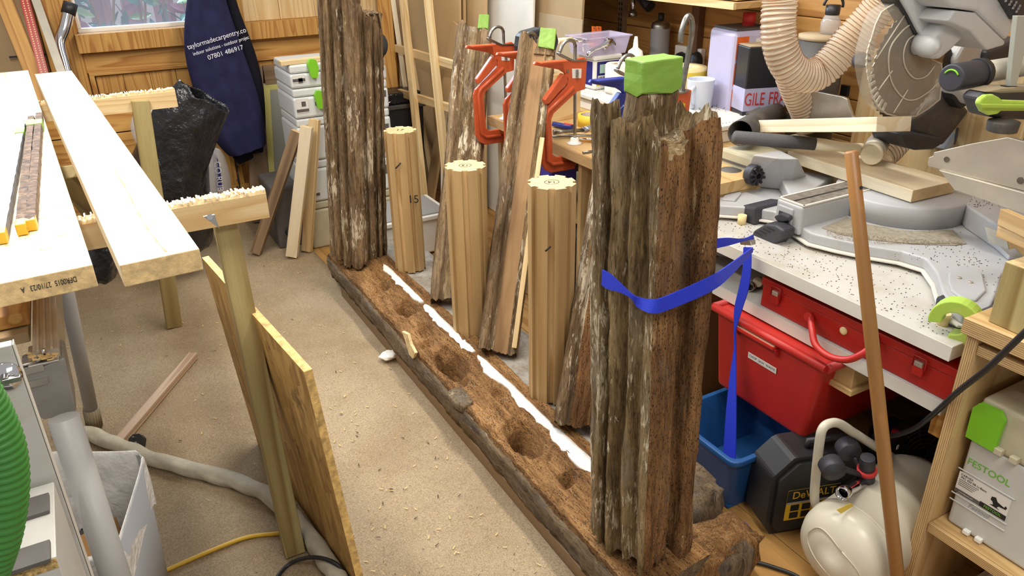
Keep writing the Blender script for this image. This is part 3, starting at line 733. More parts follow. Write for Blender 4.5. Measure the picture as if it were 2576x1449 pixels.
# strand board leaning beside front trestle leg
a0, a1 = A(770, 932, z=.73), A(512, 645, z=.73)
a0 += V((.014, 0, 0)); a1 += V((.014, 0, 0)); b0 = V((a0.x+.055, a0.y-.01, .009)); b1 = V((a1.x+.055, a1.y-.01, .009))
nn = V((.16, .02, 0)).normalized()*.02
M4 = along(b0, a0-b0, b1-b0); inv = M4.inverted()
t = .02
q = [inv @ p for p in (b0, b1, a1, a0)]
nz = V((0, 1, 0))*t
bm_ = MB(); bm_.cm = 0
vs = q+[p+nz for p in q]
bm_.add(vs, [(0, 1, 2, 3), (7, 6, 5, 4)]); bm_.cm = 1
bm_.add(vs, [(0, 4, 5, 1), (1, 5, 6, 2), (2, 6, 7, 3), (3, 7, 4, 0)])
M['osb_edge'] = pm('strand_board_edge', (206, 170, 104), .8, var=.2, vs=50, bump=.6, bs=110)
tag(bm_.build('strand_board', ['osb', 'osb_edge'], None, .002, M4), 'strand board sheet leaning against the front trestle leg', 'board')
# fabric sleeved hose
hp = [(150, 1075), (215, 1088), (290, 1116), (390, 1156), (520, 1190), (640, 1228), (712, 1275), (768, 1335), (815, 1400), (865, 1480)]
pts = smoothp([A(a, c, z=.032) for a, c in hp], 14)
b = MB(); n = 18; R = []
N = len(pts); up = V((0, 0, 1))
for i in range(N):
    tg = (pts[min(i+1, N-1)]-pts[max(i-1, 0)]).normalized(); sd = tg.cross(up).normalized(); ring = []
    for k in range(n):
        a = 2*PI*k/n
        rr = .0265*(1+.10*math.sin(i*.55+2.2*math.sin(a+i*.12))+.18*fbm((i*.13, math.cos(a)*1.3, math.sin(a)*1.3)))
        ring.append(pts[i]+sd*math.cos(a)*rr+up*math.sin(a)*rr*.95)
    R.append(ring)
tag(b.rings(R).build('sleeved_hose', 'sleeve', sub=1), 'off-white fabric sleeved extractor hose curving over the carpet', 'hose')
pts = smoothp([A(a, c, z=.014) for a, c in ((330, 1475), (400, 1443), (520, 1390), (620, 1352), (700, 1342), (735, 1338))], 8)
tag(MB().tube(pts, .0065, 8).build('yellow_cable', 'yellow_cable'), 'yellow cable on the carpet by the front trestle foot', 'cable')
pts = smoothp([A(a, c, z=zz) for a, c, zz in ((685, 1490, .014), (700, 1449, .014), (735, 1415, .02), (790, 1402, .062), (845, 1418, .062), (880, 1460, .02), (890, 1490, .014))], 8)
tag(MB().tube(pts, .006, 8).build('black_cable', 'black'), 'black cable looping over the sleeved hose at the frame bottom', 'cable')
tag(board('wood_offcut', 'pinkwood', A(300, 1112, z=.024), A(487, 893, z=.024), .035, .026, (.8, -.5, 0)), 'pinkish timber stick lying on the carpet by the black plug', 'offcut')
pg = thing('mains_plug', 'black three pin plug lying on the carpet by the timber stick', 'plug', A(345, 1112, z=.008))
c = A(345, 1112, z=.03)
MB().prism([(-.025, -.02), (.025, -.02), (.026, .012), (.012, .026), (-.012, .026), (-.026, .012)], -.012, .012, frame(c, (.8, -.45, .1), (.3, .5, .5))).build('plug_body', 'black', pg, .004)
for dx, dy in ((-.012, -.008), (.012, -.008), (0, .012)):
    MB().bb((dx-.003, dy-.002, .012), (dx+.003, dy+.002, .03), frame(c, (.8, -.45, .1), (.3, .5, .5))).build('pin', 'alu', pg, .0006)
R = []
c = A(980, 905, z=.008)
for j in range(7):
    f = math.sin(PI*(j+.25)/7.2); R.append([c+V((math.cos(2*PI*k/20)*.045*f*(1+.6*fbm((k*.5, j*.7, 2))), math.sin(2*PI*k/20)*.035*f*(1+.6*fbm((k*.5, j*.7, 5))), .004+.032*j/6+.01*fbm((k*.8, j*.6, 8)))) for k in range(20)])
tag(MB().rings(R).build('rag', 'paper', sub=1), 'crumpled white rag on the carpet against the old sill', 'rag')
# bin with liner
bn = thing('waste_bin', 'grey waste bin with white liner under the left table', 'bin', (-.16, 1.6, 0))
zb = .47
top = [A(366, 1142, z=zb), A(290, 1400, z=zb), A(30, 1440, z=zb), A(120, 1142, z=zb)]
ctr = sum(top, V((0, 0, 0)))/4
bot = [V((ctr.x+(p.x-ctr.x)*.86, ctr.y+(p.y-ctr.y)*.9, .012)) for p in top]
def rr(q, f, z): return [V((ctr.x+(p.x-ctr.x)*f, ctr.y+(p.y-ctr.y)*f, z)) for p in q]
def rnd4(q, r=.18, n=5):
    out = []
    for i in range(4):
        p, a, c2 = q[i], q[i-1], q[(i+1) % 4]
        for k in range(n+1):
            t = k/n; s = p+(a-p)*r*(1-t)**2+(c2-p)*r*t**2; out.append(s)
    return out
MB().rings([rnd4(bot), rnd4(top)], cap=False).build('bin_body', 'bin_grey', bn, solid=-.004)
R = []
tp = rnd4(top, .12, 8); m = len(tp)
for j, (f, dz) in enumerate(((1.045, -.13), (1.06, -.06), (1.05, .0), (1.02, .012), (.99, .004), (.97, -.05), (.94, -.13), (.9, -.22))):
    R.append([V((ctr.x+(p.x-ctr.x)*(f+.07*fbm((k*.6, j*.35, 1))-.03), ctr.y+(p.y-ctr.y)*(f+.06*fbm((k*.6, j*.35, 4))-.02), zb+dz+(.06*fbm((k*.35, 3, 0)) if j in (0, 1) else .012*fbm((k*.7, 1, j))))) for k, p in enumerate(tp)])
MB().rings(R, cap=False).build('bin_liner', 'bag_liner', bn, sub=1)
cbx = thing('cardboard_scrap', 'brown cardboard scrap inside the grey waste bin', 'cardboard', (ctr.x, ctr.y, .05))
MB().hexa([V((ctr.x-.06, ctr.y-.06, .08)), V((ctr.x+.05, ctr.y-.04, .08)), V((ctr.x+.04, ctr.y+.06, .08)), V((ctr.x-.07, ctr.y+.05, .08))], [V((ctr.x-.05, ctr.y-.08, .31)), V((ctr.x+.07, ctr.y-.05, .28)), V((ctr.x+.05, ctr.y+.08, .35)), V((ctr.x-.08, ctr.y+.06, .33))]).build('carton', 'cardboard', cbx, .003)
# left table with aluminium profile, corner casting, legs
tbx = thing('workshop_table', 'folding work table with aluminium edge and grey tube legs', 'table', (-.5, 2.1, 0))
ZT = .90
e0 = A(145, 880, z=ZT); ex = e0.x; ey = e0.y
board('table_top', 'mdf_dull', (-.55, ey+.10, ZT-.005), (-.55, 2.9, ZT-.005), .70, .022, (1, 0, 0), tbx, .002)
board('worn_board', 'wall_pine', (-.36, ey+.13, ZT+.024), (-.36, 2.4, ZT+.024), .33, .03, (1, 0, 0), tbx, .003)
prof = [(-.045, 0), (0, 0), (0, -.075), (-.006, -.075), (-.006, -.045), (-.018, -.045), (-.018, -.075), (-.045, -.075), (-.045, -.05), (-.03, -.05), (-.03, -.012), (-.045, -.012)]
M4 = Matrix(((1, 0, 0, ex+.002), (0, 0, 1, ey), (0, 1, 0, ZT+.004), (0, 0, 0, 1)))
MB().prism(prof, 0, 1.25, M4).build('edge_profile', 'alu_dusty', tbx, .001)
for k in range(3): MB().bb((ex-.035+.012*k, ey+.004, ZT+.004), (ex-.031+.012*k, ey+1.2, ZT+.008)).build('profile_rib', 'alu_dusty', tbx)
for k in range(2):
    b = MB(); yy = ey-.006
    pts = [V((ex-.09, yy, ZT-.012-.03*k)), V((ex-.04, yy, ZT-.012-.03*k)), V((ex-.025, yy, ZT-.004-.03*k)), V((ex-.022, yy, ZT+.012-.03*k))]
    for a, c in zip(pts[:-1], pts[1:]): b.tube([a, c], .004, 6, ell=1)
    b.bb((ex-.092, yy-.01, ZT-.03-.03*k), (ex-.03, yy+.02, ZT-.016-.03*k)); b.build('end_clip', 'alu', tbx)
Yg = ey-.012
gp = [A(a, c, y=Yg) for a, c in ((52, 945), (148, 905), (158, 900), (166, 905), (192, 1025), (190, 1040), (110, 1057), (100, 1050), (84, 1020))]
MB().slab(gp, .09, (0, -1, 0)).build('corner_casting', 'steel_dull', tbx, .006, seg=3)
MB().bb(A(70, 925, y=Yg)+V((0, -.002, .004)), A(150, 905, y=Yg)+V((0, .09, -.004))).build('casting_rim', 'alu', tbx, .003)
cpn = MB(); 
for k in range(40):
    q = A(random.uniform(75, 140), random.uniform(885, 905), z=A(110, 900, y=Yg).z+.004); cpn.box(q, (random.uniform(.004, .012), .003, .003), None)
cpn.build('sawdust', 'chip', tbx)['kind'] = 'stuff'
lg0, lg1 = A(160, 1050, y=1.47), A(290, 1449, y=1.40)
ft = down(lg1, lg0, .0) if False else lg0+(lg1-lg0)*((lg0.z)/(lg0.z-lg1.z))
L1 = MB().tube([lg0, ft+V((0, 0, .09))], .0275, 20).build('leg', 'leg_grey', tbx)
MB().tube([ft+(lg0-ft)*.13, ft+V((0, 0, .0095))], .031, 18).build('foot_cap', 'taupe', L1)
lg0 = A(160, 700, y=2.62); ft = V((-.222, 2.763, .0))
L2 = MB().tube([lg0, ft+(lg0-ft)*.1], .0225, 18).build('leg', 'leg_grey', tbx)
b = MB().tube([ft+(lg0-ft)*.16, ft+V((0, 0, .0095))], .026, 18)
for k in range(18):
    a = 2*PI*k/18; dd = V((math.cos(a), math.sin(a), 0))*.0262
    b.tube([ft+(lg0-ft)*.155+dd, ft+(lg0-ft)*.02+dd], .0018, 5)
b.build('foot_cap', 'taupe', L2)
MB().tube([A(98, 1036, y=1.66), A(70, 1046, y=1.75)], .010, 10).build('copper_pipe', 'copper', tbx)

# white cabinet front with cam lock and ledge
cb = thing('white_cabinet', 'white cabinet panel with cam lock at the left edge', 'cabinet', (-.35, 1.3, 0))
ce = A(42, 900, y=1.2)
MB().bb((-.75, 1.2, .03), (ce.x-.001, 1.218, A(10, 872, y=1.2).z)).build('door_panel', 'white_lam', cb, .0015)
MB().bb((ce.x, 1.2, .03), (ce.x+.0015, 1.218, A(10, 872, y=1.2).z)).build('edge_strip', 'white_edge', cb)
MB().bb((-.75, 1.219, 0), (ce.x-.02, 1.36, .9)).build('cabinet_body', 'white_lam', cb, .002)
lk = A(14, 945, y=1.2)
MB().lathe([(.0, -.002), (.022, -.002), (.022, .002), (.0, .002)], 20, T3(lk.x, 1.197, lk.z) @ Matrix.Rotation(PI/2, 4, 'X')).build('lock_washer', 'chrome', cb)
MB().tube([V((lk.x, 1.197, lk.z)), V((lk.x, 1.18, lk.z))], .007, 10).bb((lk.x-.004, 1.178, lk.z-.004), (lk.x+.02, 1.186, lk.z+.004)).build('cam_lock', 'steel', cb, .001)
MB().bb((-.75, 1.196, A(10, 872, y=1.2).z), (ce.x-.022, 1.24, A(10, 872, y=1.2).z+.03)).build('top_rail', 'white_edge', cb, .002)
wbx = thing('white_box', 'white chipboard box with two dark strips on its lid', 'box', (-.3, 1.2, 0))
zl = A(140, 1208, y=1.192).z
P = [A(135, 1210, z=zl), A(160, 1392, z=zl), A(-60, 1449, z=zl), A(-60, 1238, z=zl)]
cx = P[0].x; y0, y1 = P[1].y, P[0].y
o = MB().bb((-.45, y0, .05), (cx, min(y1, 1.196), zl-.001)).build('box_body', 'white_lam', wbx, .0015)
M['chipboard'] = pm('chipboard_edge', (176, 146, 92), .85, var=.3, vs=160, bump=.5, bs=200)
MB().bb((-.45, y0-.001, zl-.02), (cx-.001, y0+.001, zl-.003)).build('chipboard_edge', 'chipboard', wbx)
for ya, yb in ((1243, 1285), (1362, 1408)):
    a, c = A(133, ya, z=zl).y, A(145, yb, z=zl).y
    MB().bb((-.45, c, zl-.001), (cx-.006, a, zl+.006)).build('dark_strip', 'darkgrey_strip', wbx, .001)
# green corrugated hose
pts = smoothp([A(a, c, y=yy) for a, c, yy in ((-90, 960, .95), (-45, 1040, .95), (-8, 1130, .95), (2, 1230, .95), (-12, 1340, .95), (-40, 1430, .95), (-80, 1540, .95))], 24)
rs = [.0295*(1+.05*math.sin(i*PI/2*1.0)) for i in range(len(pts))]
tag(MB().tube(pts, rs, 20).build('green_hose', 'hose_green'), 'green corrugated vacuum hose at the lower left edge', 'hose')
# ---------------------------------------------------------------- old window sill, posts and new oak blocks
sill = thing('old_sill', 'worm-eaten old oak window sill lying along the floor', 'sill', (1.1, 2.3, 0))
y0s, y1s = 1.02, 3.50
holes = [(.995, 2.72, .030, .055, .13), (.970, 2.225, .036, .08, .15), (.975, 1.70, .036, .08, .15), (.985, 1.465, .014, .022, .06), (.985, 2.50, .018, .04, .05), (.955, 2.42, .02, .03, .03), (1.02, 1.95, .016, .03, .035), (.94, 2.9, .02, .05, .025), (.985, 2.98, .022, .035, .05)]
xs = [.897, .893, .888, .884, .886, .893, .902, .912]+[.912+.012*k for k in range(1, 18)]
zs_ = [.062, .085, .11, .135, .155, .168, .176, .181]
def ztop(x): 
    t = (x-.912)/.12
    return .181+.034*min(1, max(0, t))-.012*math.sin(min(1, max(0, t))*PI)
NY = 300; R = []
for j in range(NY+1):
    y = y0s+(y1s-y0s)*j/NY; ring = [V((1.11, y, .062))]
    for i, x in enumerate(xs):
        z = zs_[i] if i < 8 else ztop(x)
        rough = fbm((x*14, y*5, z*14), 5)
        dx = (-.010*rough-.006*fbm((y*30, z*40, 2))) if i < 9 else 0
        if i < 8: dx += .012*max(0, fbm((y*2.2, 7, 0)))*(i/7.)
        dz = .009*rough+.004*fbm((x*70, y*28, 3))+.006*fbm((x*55, y*4, 9)) if i > 4 else .002*rough
        for hx, hy, ax, ay, dp in holes:
            q = ((x-hx)/ax)**2+((y-hy)/ay)**2*(1+.9*fbm((x*34, y*26, 6)))
            if i > 7 and q < 2.2: dz -= dp/(1+q**5*1.0)
        ring.append(V((x+dx, y, z+dz)))
    R.append(ring)
inv = None
Ms = along((0, 0, 0), (0, 1, 0), (1, 0, 0)); inv = Ms.inverted()
# graded materials: grey outside lip, wormy top
b = MB(); n = len(R[0]); 
for part in (0, 1):
    b.cm = part
    lo, hi = (0, 7) if part == 0 else (6, n-1)
    b.rings([[inv @ p for p in r[lo:hi+1]] for r in R], cap=False, closed=False)
b.build('sill_front', ['old_grey', 'old_sill'], sill, M4=Ms)
# the end grain near the camera and the rear painted half
b = MB()
for r in (R[0], R[-1]):
    c = V((1.02, r[0].y, .12)); vs = [inv @ c]+[inv @ p for p in r]
    b.add(vs, [(0, k, k+1) for k in range(1, len(r))])
b.build('sill_end', 'old_grey', sill, M4=Ms)
R = []
rx = [1.075, 1.10, 1.14, 1.19, 1.24, 1.29, 1.325, 1.34, 1.335]; rz = [.206, .204, .202, .200, .198, .195, .188, .16, .07]
for j in range(121):
    y = y0s+.27+(y1s-y0s-.27)*j/120
    R.append([V((x+(.01*fbm((y*8, z*9, 1)) if i > 5 else 0), y, z+.0025*fbm((x*30, y*20, 0)) - (.03 if y < 1.2 and i > 2 else 0)*0)) for i, (x, z) in enumerate(zip(rx, rz))])
MB().rings([[inv @ p for p in r] for r in R], cap=False, closed=False).build('sill_rear', 'sill_rear', sill, M4=Ms)
# rough lumps at the near right end
def lump(c, s, seed, mat, nm='broken_end'):
    R = []; n = 28
    for j in range(15):
        th = PI*(j+.02)/14.04; ring = []
        for k in range(n):
            a = 2*PI*k/n; d = V((math.sin(th)*math.cos(a), math.sin(th)*math.sin(a), math.cos(th)))
            e = V([math.copysign(abs(q)**.55, q) for q in d]); f = 1+.16*fbm((d.x*2.2+seed, d.y*2.2, d.z*2.2))
            ring.append(V(c)+V((e.x*s[0]*f, e.y*s[1]*f, e.z*s[2]*f)))
        R.append(ring)
    return MB().rings(R).build(nm, mat, sill)
lump((1.27, 1.30, .135), (.085, .115, .075), 2, 'old_grey')
lump((1.18, 1.10, .10), (.16, .075, .085), 5, 'old_sill')
lump((1.22, 1.075, .105), (.075, .055, .07), 9, 'old_grey')
M4 = T3(1.19, 1.245, .205)
R = []
for j in range(6):
    f = (1, 1.05, 1, .8, .5, .1)[j]; R.append([M4 @ V((.035*f*math.cos(2*PI*k/14)*(1+.4*fbm((k, j, 1))), .045*f*math.sin(2*PI*k/14)*(1+.4*fbm((k, j, 4))), -.03+.05*j/5+.008*fbm((k, j, 2)))) for k in range(14)])
MB().rings(R, smooth=False).build('plaster_lump', 'plaster', sill)
# white plaster strips along the top arris
def strip(ya, yb, w0, seed):
    N = max(12, int((yb-ya)*60)); R = []
    for j in range(N+1):
        y = ya+(yb-ya)*j/N; t = j/N; f = min(1, t*9+.15, (1-t)*9+.15)**.6
        l = 1.052-.018*f*w0-.016*fbm((y*9, seed, 0))-.008*fbm((y*45, seed, 2)); r = 1.058+.012*f*w0+.005*fbm((y*7, seed, 5))
        zl = ztop(l)+.006+.007*fbm((l*14, y*5, zl*14 if False else .2), 3)
        R.append([V((l, y, .207)), V((l+.002, y, .2195)), V((1.055, y, .2235)), V((r, y, .2185)), V((r+.002, y, .204))])
    MB().rings(R).build('plaster_strip', 'plaster', sill)
for k, (pa, pb) in enumerate((((945, 672), (1052, 765)), ((1045, 775), (1190, 888)), ((1192, 900), (1388, 1085)), ((1372, 1085), (1530, 1235)))): strip(A(*pb, z=.216).y, A(*pa, z=.216).y, (.8, 1.0, .9, 1.3)[k], 1+2*k)
cf = [A(a, c, x=.893) for a, c in ((1018, 835), (1032, 842), (1040, 868), (1052, 890), (1046, 905), (1036, 893), (1028, 865))]
MB().slab([p+V((-.012, 0, .006)) for p in cf], .012, (-1, 0, .6)).build('paint_flake', 'cream', sill, .002)
lump((.905, 2.02, .172), (.03, .06, .02), 11, 'old_grey', 'raised_flake')
bt = board('support_batten', 'batten', (1.0, .95, .031), (1.0, 3.36, .031), .20, .05, (1, 0, 0), None, .003)
tag(bt, 'long brown batten under the old sill', 'batten')
for yy in (1.4, 2.3, 3.2):
    pass
tag(board('support_batten', 'batten', (1.25, 1.15, .031), (1.25, 3.36, .031), .12, .06, (1, 0, 0), None, .003), 'brown batten under the rear half of the old sill', 'batten')
def resample(poly, ds):
    out = []
    for i in range(len(poly)):
        a, c = V((*poly[i], 0)), V((*poly[(i+1) % len(poly)], 0)); k = max(1, int((c-a).length/ds))
        for j in range(k): out.append(a+(c-a)*j/k)
    return out
def oldpost(parent, prof, M4, L, rag0, rag1, topf, amp, seed, mats, matf=None, nz=110, name='post_shaft', ds=.007):
    P = resample(prof, ds); n = len(P); cen = sum(P, V((0, 0, 0)))/n
    nr = []; sgn = 1 if sum(P[i].x*P[(i+1) % n].y-P[(i+1) % n].x*P[i].y for i in range(n)) > 0 else -1
    for i in range(n):
        d = (P[(i+1) % n]-P[i-1]); nr.append(V((d.y, -d.x, 0)).normalized()*sgn)
    R = []
    for j in range(nz+1):
        t = j/nz; ring = []
        for i, p in enumerate(P):
            z0 = rag0*(.5+fbm((p.x*28, p.y*28, seed)))+rag0*.35*fbm((p.x*90, p.y*90, seed+1))
            z1 = L+(topf(p) if topf else 0)+rag1*fbm((p.x*26, p.y*26, seed+2))+rag1*.3*fbm((p.x*80, p.y*80, seed+3))
            z = z0+(z1-z0)*t
            g = fbm((p.x*60, p.y*60, z*4+seed*7), 4)*amp+fbm((p.x*160, p.y*160, z*16), 3)*amp*.5+fbm((p.x*9, p.y*9, z*2.2+seed), 3)*amp*1.5
            e = max(0, 1-min(t, 1-t)*L/.03)
            ring.append(p+nr[i]*(g-.003*e)+V((0, 0, z)))
        R.append(ring)
    b = MB(); vs = [p for r in R for p in r]
    for j in range(nz):
        for i in range(n):
            b.cm = matf(P[i]) if matf else 0
            b.f.append((j*n+i, j*n+(i+1) % n, (j+1)*n+(i+1) % n, (j+1)*n+i)); b.sm.append(True); b.mi.append(b.cm)
    b.v = vs; b.cm = 0
    for ring, off in ((R[0], .03), (R[-1], -.05)):
        base = len(b.v); cz = sum(p.z for p in ring)/n; c = V((cen.x, cen.y, cz+off))
        mid = []
        for i, q in enumerate(ring):
            m = q-nr[i]*.011; m.z = cz+off*.75+.012*fbm((q.x*60, q.y*60, seed)); mid.append(m)
        b.v += ring+mid+[c]
        for i in range(n):
            k = (i+1) % n
            b.f += [(base+i, base+k, base+n+k, base+n+i), (base+n+i, base+n+k, base+2*n)]; b.sm += [True]*2; b.mi += [0]*2
    return b.build(name, mats, parent, M4=M4)
def tenon(parent, M4, w, d, z0, z1, tz, tw, td, seed, off=(0, 0), toff=(0, 0)):
    R = []
    for j in range(16):
        t = j/15; ring = []
        for x, y in ((-1, -1), (-.33, -1), (.33, -1), (1, -1), (1, -.3), (1, .4), (1, 1), (.33, 1), (-.33, 1), (-1, 1), (-1, .4), (-1, -.3)):
            ring.append(V((off[0]+x*w/2*(1.28-.38*t+.12*fbm((x, t*3, seed))), off[1]+y*d/2*(1+.2*fbm((y, t*3, seed+2))), z0+(z1-z0)*t)))
        R.append(ring)
    MB().rings(R, smooth=True).build('tenon', 'old_b', parent, M4=M4)
    b = MB(); R = []
    sq = [(-1, -1), (-.5, -1.02), (0, -1), (.5, -1.03), (1, -1), (1.03, -.4), (1, .4), (1, 1), (.4, 1.02), (-.4, 1), (-1, 1), (-1.02, .4), (-1, -.4)]
    for j in range(6):
        t = j/5
        R.append([V((toff[0]+x*tw/2*(1+.06*fbm((x*2, y, t*2+seed))), toff[1]+y*td/2*(1+.06*fbm((y*2, x, t*2+seed))), tz[0]+(tz[1]-tz[0])*t+(.014*fbm((x*1.7, y*1.7, seed)) if j == 0 else .004*fbm((x*3, y*3, seed))))) for x, y in sq])
    b.rings(R, smooth=False).build('tape_wrap', 'green_tape', parent, .003, M4=M4)
# front post
FT = V((1.0, 1.16, .19))
fpst = thing('old_post', 'tall weathered moulded post nearest the camera, tied with blue strap', 'post', FT, 'old moulded window posts')
pr = [(.903, 1.215), (.902, 1.235), (.92, 1.252), (1.0, 1.262), (1.09, 1.243), (1.088, 1.08), (1.082, 1.054), (1.058, 1.048), (1.042, 1.056), (1.036, 1.092), (1.020, 1.096), (1.012, 1.072), (.985, 1.062), (.952, 1.058), (.930, 1.056), (.922, 1.062), (.924, 1.076), (.946, 1.088), (.948, 1.106), (.928, 1.118), (.920, 1.124), (.922, 1.134), (.942, 1.140), (.944, 1.156), (.926, 1.166), (.910, 1.172), (.909, 1.180), (.934, 1.186), (.938, 1.197), (.930, 1.202), (.901, 1.203)]
pr = [(x-FT.x, y-FT.y) for x, y in pr]
Mf = along(FT, (-.022, .016, 1.12), (1, 0, 0))
def ft_top(p):
    x, y = p.x+FT.x, p.y+FT.y
    if x < .95: return .012 if y > 1.19 else (-.012 if y > 1.10 else -.03)
    return -.065+.05*max(0, min(1, (x-.99)/.06))
oldpost(fpst, pr, Mf, 1.128, .03, .022, ft_top, .0045, 3, ['old_a', 'old_brown'], lambda p: 1 if (p.y+FT.y < 1.075 and p.x+FT.x > .933) or p.x+FT.x > 1.0 else 0, 130, ds=.006)
tenon(fpst, Mf, .092, .05, 1.02, 1.19, (1.150, 1.214), .100, .060, 2, (.022, .042), (.022, .04))
# back post
BT = V((1.0, 3.31, .19))
bpst = thing('old_post', 'tall weathered moulded post standing at the far end of the old sill', 'post', BT, 'old moulded window posts')
pr = [(.885, 3.405), (.878, 3.385), (.882, 3.366), (.912, 3.362), (.926, 3.348), (.920, 3.338), (.896, 3.334), (.882, 3.318), (.893, 3.300), (.922, 3.300), (.930, 3.290), (.910, 3.282), (.902, 3.262), (.910, 3.244), (.942, 3.250), (.952, 3.240), (.930, 3.222), (.945, 3.206), (.975, 3.200), (.995, 3.208), (1.0, 3.244), (1.018, 3.250), (1.026, 3.224), (1.048, 3.222), (1.056, 3.256), (1.068, 3.258), (1.072, 3.238), (1.086, 3.240), (1.09, 3.268), (1.10, 3.266), (1.104, 3.25), (1.118, 3.266), (1.125, 3.30), (1.11, 3.40), (1.0, 3.425), (.91, 3.42)]
def deepen(pr, ref, k):
    # push grooves further in along the direction to the section's centre
    out = []
    for x, y in pr:
        d = V((x, y, 0)); r = d.length; out.append((x, y))
    return out
pr = [(x-BT.x, y-BT.y) for x, y in pr]
Mb = along(BT, (.065, -.045, 1.15), (1, 0, 0))
def bt_top(p): return .03-.18*max(0, min(1, (p.x+.09)/.2))
oldpost(bpst, pr, Mb, 1.215, .025, .025, bt_top, .004, 8, ['old_b'], None, 120)
tenon(bpst, Mb, .08, .06, 1.1, 1.215, (1.225, 1.30), .08, .06, 5, (-.005, .02), (0, .02))
# leaning posts
def leanpost(label, prof, foot, top, L, mats, matf, seed, tn=None, stripe=None, topf=None):
    foot, top = V(foot), V(top); d = (top-foot).normalized()
    M4 = along(foot, d, (.874, -.485, 0))
    o = thing('old_post', label, 'post', foot, 'old moulded window posts')
    oldpost(o, prof, M4, L, .02, .025, topf, .0035, seed, mats, matf, 100)
    if tn: tenon(o, M4, *tn)
    return o, M4
p2 = [(-.088, .03), (-.090, -.01), (-.078, -.036), (-.056, -.040), (-.046, -.026), (-.036, -.018), (-.030, -.034), (-.006, -.044), (.012, -.044), (.018, -.028), (.026, -.024), (.032, -.040), (.054, -.046), (.072, -.040), (.080, -.016), (.082, .03), (.05, .05), (-.06, .05)]
f2 = A(1112, 768, z=.215)+V((.035, -.02, 0))
tp2 = A(1196, 80, x=1.72)
leanpost('dark weathered post leaning on the bench left of the orange clamps', p2, f2, tp2, (tp2-f2).length, ['old_b', 'old_a'], lambda p: 1 if -.035 < p.x < .015 else 0, 12, (.05, .05, (tp2-f2).length-.1, (tp2-f2).length+.03, ((tp2-f2).length+.005, (tp2-f2).length+.09), .05, .055, 3, (.035, .01), (.036, .008)), topf=lambda p: .03-.05*(p.x+.09)/.17)
p3 = [(-.074, .03), (-.078, -.01), (-.070, -.034), (-.052, -.040), (-.040, -.028), (-.034, -.016), (-.028, -.026), (-.022, -.018), (.022, -.018), (.030, -.028), (.038, -.018), (.044, -.02), (.058, -.024), (.064, -.014), (.068, .03), (.04, .045), (-.05, .045)]
f3 = A(1240, 893, z=.218)+V((.02, -.01, 0)); tp3 = A(1356, 105, x=1.58)
q3, M3 = leanpost('weathered post with flat sawn brown face leaning between two orange clamps', p3, f3, tp3, (tp3-f3).length, ['old_b', 'sawn_face', 'old_a'], lambda p: 1 if (-.024 < p.x < .024 and p.y < 0) else (2 if p.x > .03 else 0), 21, (.06, .05, (tp3-f3).length-.06, (tp3-f3).length+.01, ((tp3-f3).length-.035, (tp3-f3).length+.045), .062, .055, 7, (.025, .0), (.03, -.004)), topf=lambda p: .02-.05*(p.x+.07)/.15)
board('light_lath', 'pine', M3 @ V((.052, -.031, .03)), M3 @ V((.058, -.031, .82)), .018, .012, (.874, -.485, 0), q3, .002)
f4 = A(1440, 1088, z=.218)+V((.02, 0, 0)); d4 = V((.36, .36, 1.0)).normalized()
p4 = [(-.075, .03), (-.078, -.012), (-.066, -.036), (-.048, -.038), (-.040, -.022), (-.034, -.030), (-.010, -.036), (.012, -.034), (.020, -.018), (.030, -.030), (.050, -.032), (.056, -.012), (.075, -.005), (.08, .03), (.04, .045), (-.05, .045)]
tp4 = A(1562, 380, x=1.47)
leanpost('dark weathered post leaning behind the strapped front post', p4, f4, tp4, .86, ['old_b', 'old_brown'], lambda p: 1 if -.035 < p.x < .02 else 0, 31)
# new oak star blocks
M['oak_lt'] = wood('oak_sapwood', (216, 182, 130), (178, 138, 86), 9, .05, .55, .4, .3)
def star(r0, r1, n=8):  # fluted section
    P = []
    for k in range(n):
        a = 2*PI*k/n+.2
        for da, r in ((-.24, r0), (.24, r0*1.02), (.26, r1), (2*PI/n-.26, r1*.99)): P.append((r*math.cos(a+da), r*math.sin(a+da)))
    return P
def block(label, top, r, rot, sd):
    c = A(*top[:2], z=top[2]); z0 = .2095
    o = thing('oak_block', label, 'block', (c.x, c.y, z0), 'new fluted oak blocks')
    M4 = T3(c.x, c.y, z0) @ Matrix.Rotation(rot, 4, 'Z')
    P = star(r, r*.85); b = MB().prism(P, 0, top[2]-z0, M4); b.mi[-1] = 1; b.mi[-2] = 1
    b.v = [M4.inverted() @ p for p in b.v]
    b.build('block_body', ['oak', 'oak_end'], o, .0012, M4)
    # lighter laths let into every other face
    for k in range(0, 8, 2):
        a = 2*PI*k/8+.2+PI/8; rr = r*.853*math.cos(PI/8-.26)
        p0 = M4 @ V((rr*math.cos(a), rr*math.sin(a), .004)); p1 = M4 @ V((rr*math.cos(a), rr*math.sin(a), top[2]-z0-.001))
        tg = M4.to_3x3() @ V((-math.sin(a), math.cos(a), 0))
        board('face_lath', 'oak_lt', p0, p1, r*.28, .0035, tg, o, .0005)
    return o, c, M4
b1, c1, m1 = block('new fluted oak block at the back, marked with black pen', (1006, 327, .85), .070, .25, 1)
b2, c2, m2 = block('new fluted oak block in the middle with circled mark on top', (1170, 416, .87), .074, .5, 2)
b3, c3, m3 = block('new fluted oak block nearest the camera with circled mark on top', (1388, 458, .95), .0725, .42, 3)
def penring(par, c, z, r): MB().rings([[V((c.x+q*math.cos(a), c.y+q*.9*math.sin(a), z)) for q in (r, r+.002)] for a in [2*PI*k/32 for k in range(33)]], False, False, False).build('pen_ring', 'ink', par)
camx = V((.874, -.485, 0))
text('17', .035, frame((c1.x, c1.y, .8505), camx, V((.485, .874, 0))), 'ink', b1, 'pen_mark', ext=.0002)
